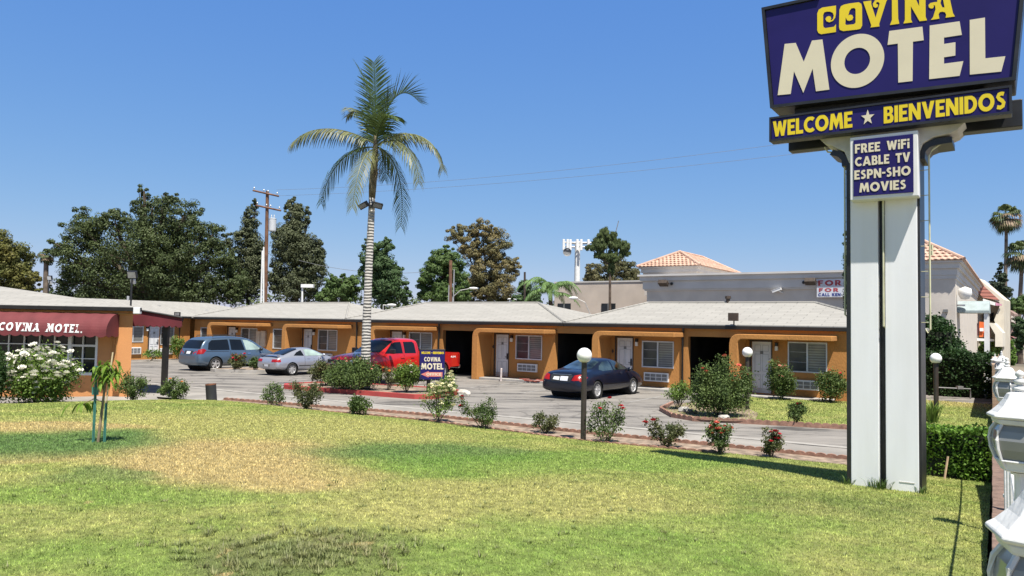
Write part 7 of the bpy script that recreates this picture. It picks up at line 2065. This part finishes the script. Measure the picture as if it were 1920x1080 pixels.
def fan_palm(label, px, py, pxb, pyb, Y, R_, seed):
    rng = np.random.default_rng(seed); k = Y / FPX
    q = at(px, py, Y); b = at(pxb, pyb, Y); R_ = R_ * k
    t = thing('fan_palm', label, 'palm tree', (b.x, b.y, 0), 0, 'tall fan palms')
    c_ = q - Vector((b.x, b.y, 0))
    mb = MB(); mb.tube([(0, 0, -.3), Vector((c_.x * .35, 0, c_.z * .4)), Vector((c_.x * .8, 0, c_.z * .75)), c_], [.34, .28, .25, .22], 8); mb.build('trunk', mat('fan_palm_trunk', (.16, .125, .10), .95, .25, 2), t)
    def fans(n, elo, ehi, m, name, rs):
        mb = MB()
        for i in range(n):
            a = rng.random() * 2 * PI; e = rng.uniform(elo, ehi)
            d = Vector((math.cos(a) * math.cos(e), math.sin(a) * math.cos(e), math.sin(e)))
            p = c_ + d * R_ * .5 * rs; mb.tube([c_, p], .03, 3)
            s = d.cross(Vector((0, 0, 1))).normalized(); u_ = s.cross(d)
            for j in range(11):
                g = -1.35 + 2.7 * j / 10
                v = (d * math.cos(g) + s * math.sin(g)).normalized()
                tip = p + v * R_ * .55 * rs + Vector((0, 0, -R_ * .20 * (1 + abs(g))))
                m_ = p + v * R_ * .34 * rs
                wv = (u_.cross(v)).normalized() * R_ * .045
                mb.add([p, m_ - wv, tip, m_ + wv], [(0, 1, 2, 3)])
        mb.build(name, m, t, recalc=False)
    fans(20, -.15, 1.45, M_FANG, 'fronds', 1.0)
    fans(16, -1.1, -.35, M_FANG, 'lower_fronds', .95)
    fans(14, -.6, .25, M_FAND, 'dry_fronds', .95)
M_FANG = foliage_mat('fan_frond', (.10, .13, .045), (.05, .075, .025), scale=.8, island=.35, trans=.2)
M_FAND = foliage_mat('dry_fan_frond', (.36, .27, .18), (.24, .17, .11), scale=.8, island=.3, trans=.2)
fan_palm('tall fan palm with a round shaggy head above the tiled shop', 1887, 408, 1883, 640, 120, 31, 1)
fan_palm('small pale fan palm head between the rusty edge tree and the oak', 87, 479, 86, 590, 80, 16, 5)
fan_palm('shorter fan palm with ragged head cut by the right picture edge', 1916, 478, 1908, 640, 105, 34, 2)

# ================================================================== POLES, WIRES, LAMPS BEHIND
M_WOODP = mat('pole_wood', (.17, .085, .05), .9, .25, 2)
Yp = 72
b = at(498, 590, Yp); tp = at(501.5, 358, Yp); k = Yp / FPX
U = thing('utility_pole', 'tall brown wooden utility pole with two crossarms and a grey transformer', 'utility pole', (b.x, b.y, 0))
o_ = Vector((b.x, b.y, 0))
mb = MB(); mb.tube([(0, 0, -.3), tp - o_], [.20, .15], 10); mb.build('pole', M_WOODP, U)
for (a, c_) in (((474, 357), (523, 368)), ((480, 385), (527, 395))):
    mb = MB(); p, q = at(*a, Yp - .2) - o_, at(*c_, Yp - .2) - o_
    d = (q - p); mb.tube([p, q], .085, 4)
    ca = mb.build('crossarm', M_WOODP, U)
    mb = MB()
    for f_ in (.05, .42, .58, .93):
        e = p + d * f_; mb.lathe([(.03, 0), (.03, .12), (.07, .14), (.07, .22), (.04, .28), (.001, .3)], 8, Matrix.Translation(e + Vector((0, 0, .06))))
    mb.build('insulators', M_GALV, ca)
c_ = at(511, 421, Yp - .3) - o_
mb = MB(); mb.lathe([(.001, -.62), (.33, -.62), (.34, -.55), (.34, .5), (.36, .52), (.36, .56), (.2, .62), (.001, .64)], 18, Matrix.Translation(c_)); mb.lathe([(.04, .6), (.06, .8), (.03, .95)], 8, Matrix.Translation(c_ + Vector((-.12, 0, 0)))); mb.lathe([(.04, .6), (.06, .8), (.03, .95)], 8, Matrix.Translation(c_ + Vector((.14, 0, 0)))); mb.build('transformer', mat('transformer_grey', (.50, .52, .54), .5, .06, 3), U)
for a, c_ in (((489, 585), (492, 470)), ((494, 585), (494.5, 463))):
    mb = MB(); mb.tube([at(*a, Yp - .25) - o_, at(*c_, Yp - .25) - o_], .075, 8); mb.build('conduit', M_WHITE, U)
M_WIRE = mat('weathered_wire', (.16, .17, .19), .7, .1, 2)
def wire(label, p, q, sag, r=.02, n=24):
    mb = MB(); pts = [p.lerp(q, i / n) + Vector((0, 0, -sag * 4 * (i / n) * (1 - i / n))) for i in range(n + 1)]
    c0 = pts[0].copy(); mb.tube([x - c0 for x in pts], r, 4)
    o = mb.build('overhead_wire', M_WIRE); o.location = c0
    return tag(o, label, 'wire', 'overhead wires')
wire('upper thin overhead wire running from the utility pole to behind the pole sign', at(519, 356, Yp), at(1480, 268, 50), .55, .011)
wire('lower thin overhead wire running from the utility pole to behind the pole sign', at(524, 367, Yp), at(1580, 278, 50), .5, .011)
wire('low overhead wire between the tall grey tree and the second brown pole', at(560, 488, 80), at(845, 505, 78), .8, .02)
def pole(name, label, px, py, pyb, Y, r, m, cat='pole', group=None):
    b = at(px, pyb, Y); t_ = at(px, py, Y); t = thing(name, label, cat, (b.x, b.y, 0), 0, group)
    mb = MB(); mb.tube([(0, 0, -.2), (t_.x - b.x, 0, t_.z)], [r, r * .85], 8); mb.build('pole', m, t)
    return t, t_ - Vector((b.x, b.y, 0))
t, tp = pole('wooden_pole', 'plain brown pole with two grey conduits before the green tree', 845, 488, 590, 66, .17, M_WOODP)
for dx, zz in ((-.2, 2.2), (.22, .8)):
    mb = MB(); mb.tube([(dx, -.1, 0), (dx, -.1, tp.z - zz)], .05, 6); mb.build('conduit', M_GALV, t)
t, tp = pole('wooden_pole', 'thin dark pole left of the feathery palm', 984, 510, 590, 74, .12, M_DARKWOOD)
t, tp = pole('box_sign_pole', 'white square pole with a long white box on top behind the roof', 567, 538, 590, 62, .09, M_WHITE)
mb = MB(); mb.box(-.15, .85, -.2, .2, tp.z - .05, tp.z + .22); mb.build('box', M_WHITE, t, bevel=.01)
def cobra(label, px, py, pxh, pyh, Y, r=.07, headL=.9):
    b = at(px, 600, Y); t = thing('street_light', label, 'street light', (b.x, b.y, 0), 0, 'street lights behind the motel')
    o_ = Vector((b.x, b.y, 0)); p = at(px, py, Y) - o_; h = at(pxh, pyh, Y) - o_
    mb = MB(); mb.tube([(0, 0, -.2), p], [r, r * .8], 8); mb.build('pole', M_GALV, t)
    mb = MB(); mb.tube([p, p.lerp(h, .4) + Vector((0, 0, (h.z - p.z) * .35)), h], [r * .7, r * .5, r * .4], 6); mb.build('arm', M_GALV, t)
    mb = MB(); sg = 1 if h.x > p.x else -1
    mb.lathe([(.001, -.5), (.14, -.4), (.2, 0), (.14, .35), (.001, .45)], 10, Matrix.Translation(h + Vector((sg * .2, 0, 0))) @ Matrix.Rotation(PI / 2, 4, 'Y') @ Matrix.Diagonal((.6, 1, headL, 1))); mb.build('head', M_WHITE, t, smooth=True)
cobra('small white street light in the valley between the two left roofs', 718.5, 572, 730, 572, 60, .05, .8)
cobra('street light with a curved arm beside the brown pole', 849, 557, 884, 540.5, 70)
cobra('faint street light low before the browning tree', 980, 570, 962, 561, 85, .06)
cobra('street light with a long curved arm before the beige block, pointing left', 1107, 590, 1081, 559, 54, .05, .7)
# cell tower
Yc = 90; b = at(1081, 600, Yc); CT = thing('cell_tower', 'white cell tower with a ring of panel antennas', 'cell tower', (b.x, b.y, 0)); o_ = Vector((b.x, b.y, 0))
tp = at(1083, 452, Yc) - o_; mb = MB(); mb.tube([(0, 0, -.2), tp], [.42, .30], 12); mb.build('mast', M_WHITE, CT)
zt = at(1083, 456, Yc).z
mb = MB()
ringp = [(-1.7, -.6), (1.9, -.9), (.3, 1.4), (-1.7, -.6)]
for a, c_ in zip(ringp, ringp[1:]): mb.tube([(tp.x + a[0], a[1], zt), (tp.x + c_[0], c_[1], zt)], .07, 5); mb.tube([(tp.x + a[0], a[1], zt - .5), (tp.x + c_[0], c_[1], zt - .5)], .06, 5); mb.tube([(tp.x, 0, zt), (tp.x + a[0], a[1], zt)], .06, 5)
mb.build('platform', M_GALV, CT)
for i, (x, y) in enumerate([(-1.7, -.8), (-1.25, -.9), (-.9, -.7), (-.1, -1.0), (.35, -1.0), (1.2, -1.0), (1.9, -1.1), (2.4, -.6)]):
    mb = MB(); mb.box(tp.x + x - .14, tp.x + x + .14, y - .1, y + .1, zt - .95, zt + .35); mb.build('antenna', M_WHITE, CT, bevel=.03)
mb = MB(); mb.lathe([(.001, -.2), (.35, -.15), (.5, 0)], 14, Matrix.Translation((tp.x - 1.3, -1.1, zt - 1.2)) @ Matrix.Rotation(PI / 2, 4, 'X')); mb.build('dish', M_GREYM, CT)
o_ = at(1152, 445, 57); mb = MB(); mb.tube([(0, 0, 0), at(1160, 414, 57) - o_], .03, 5); q = mb.build('whip_antenna', M_GREYM); q.location = o_; tag(q, 'thin whip antenna leaning out of the drooping tree', 'antenna')
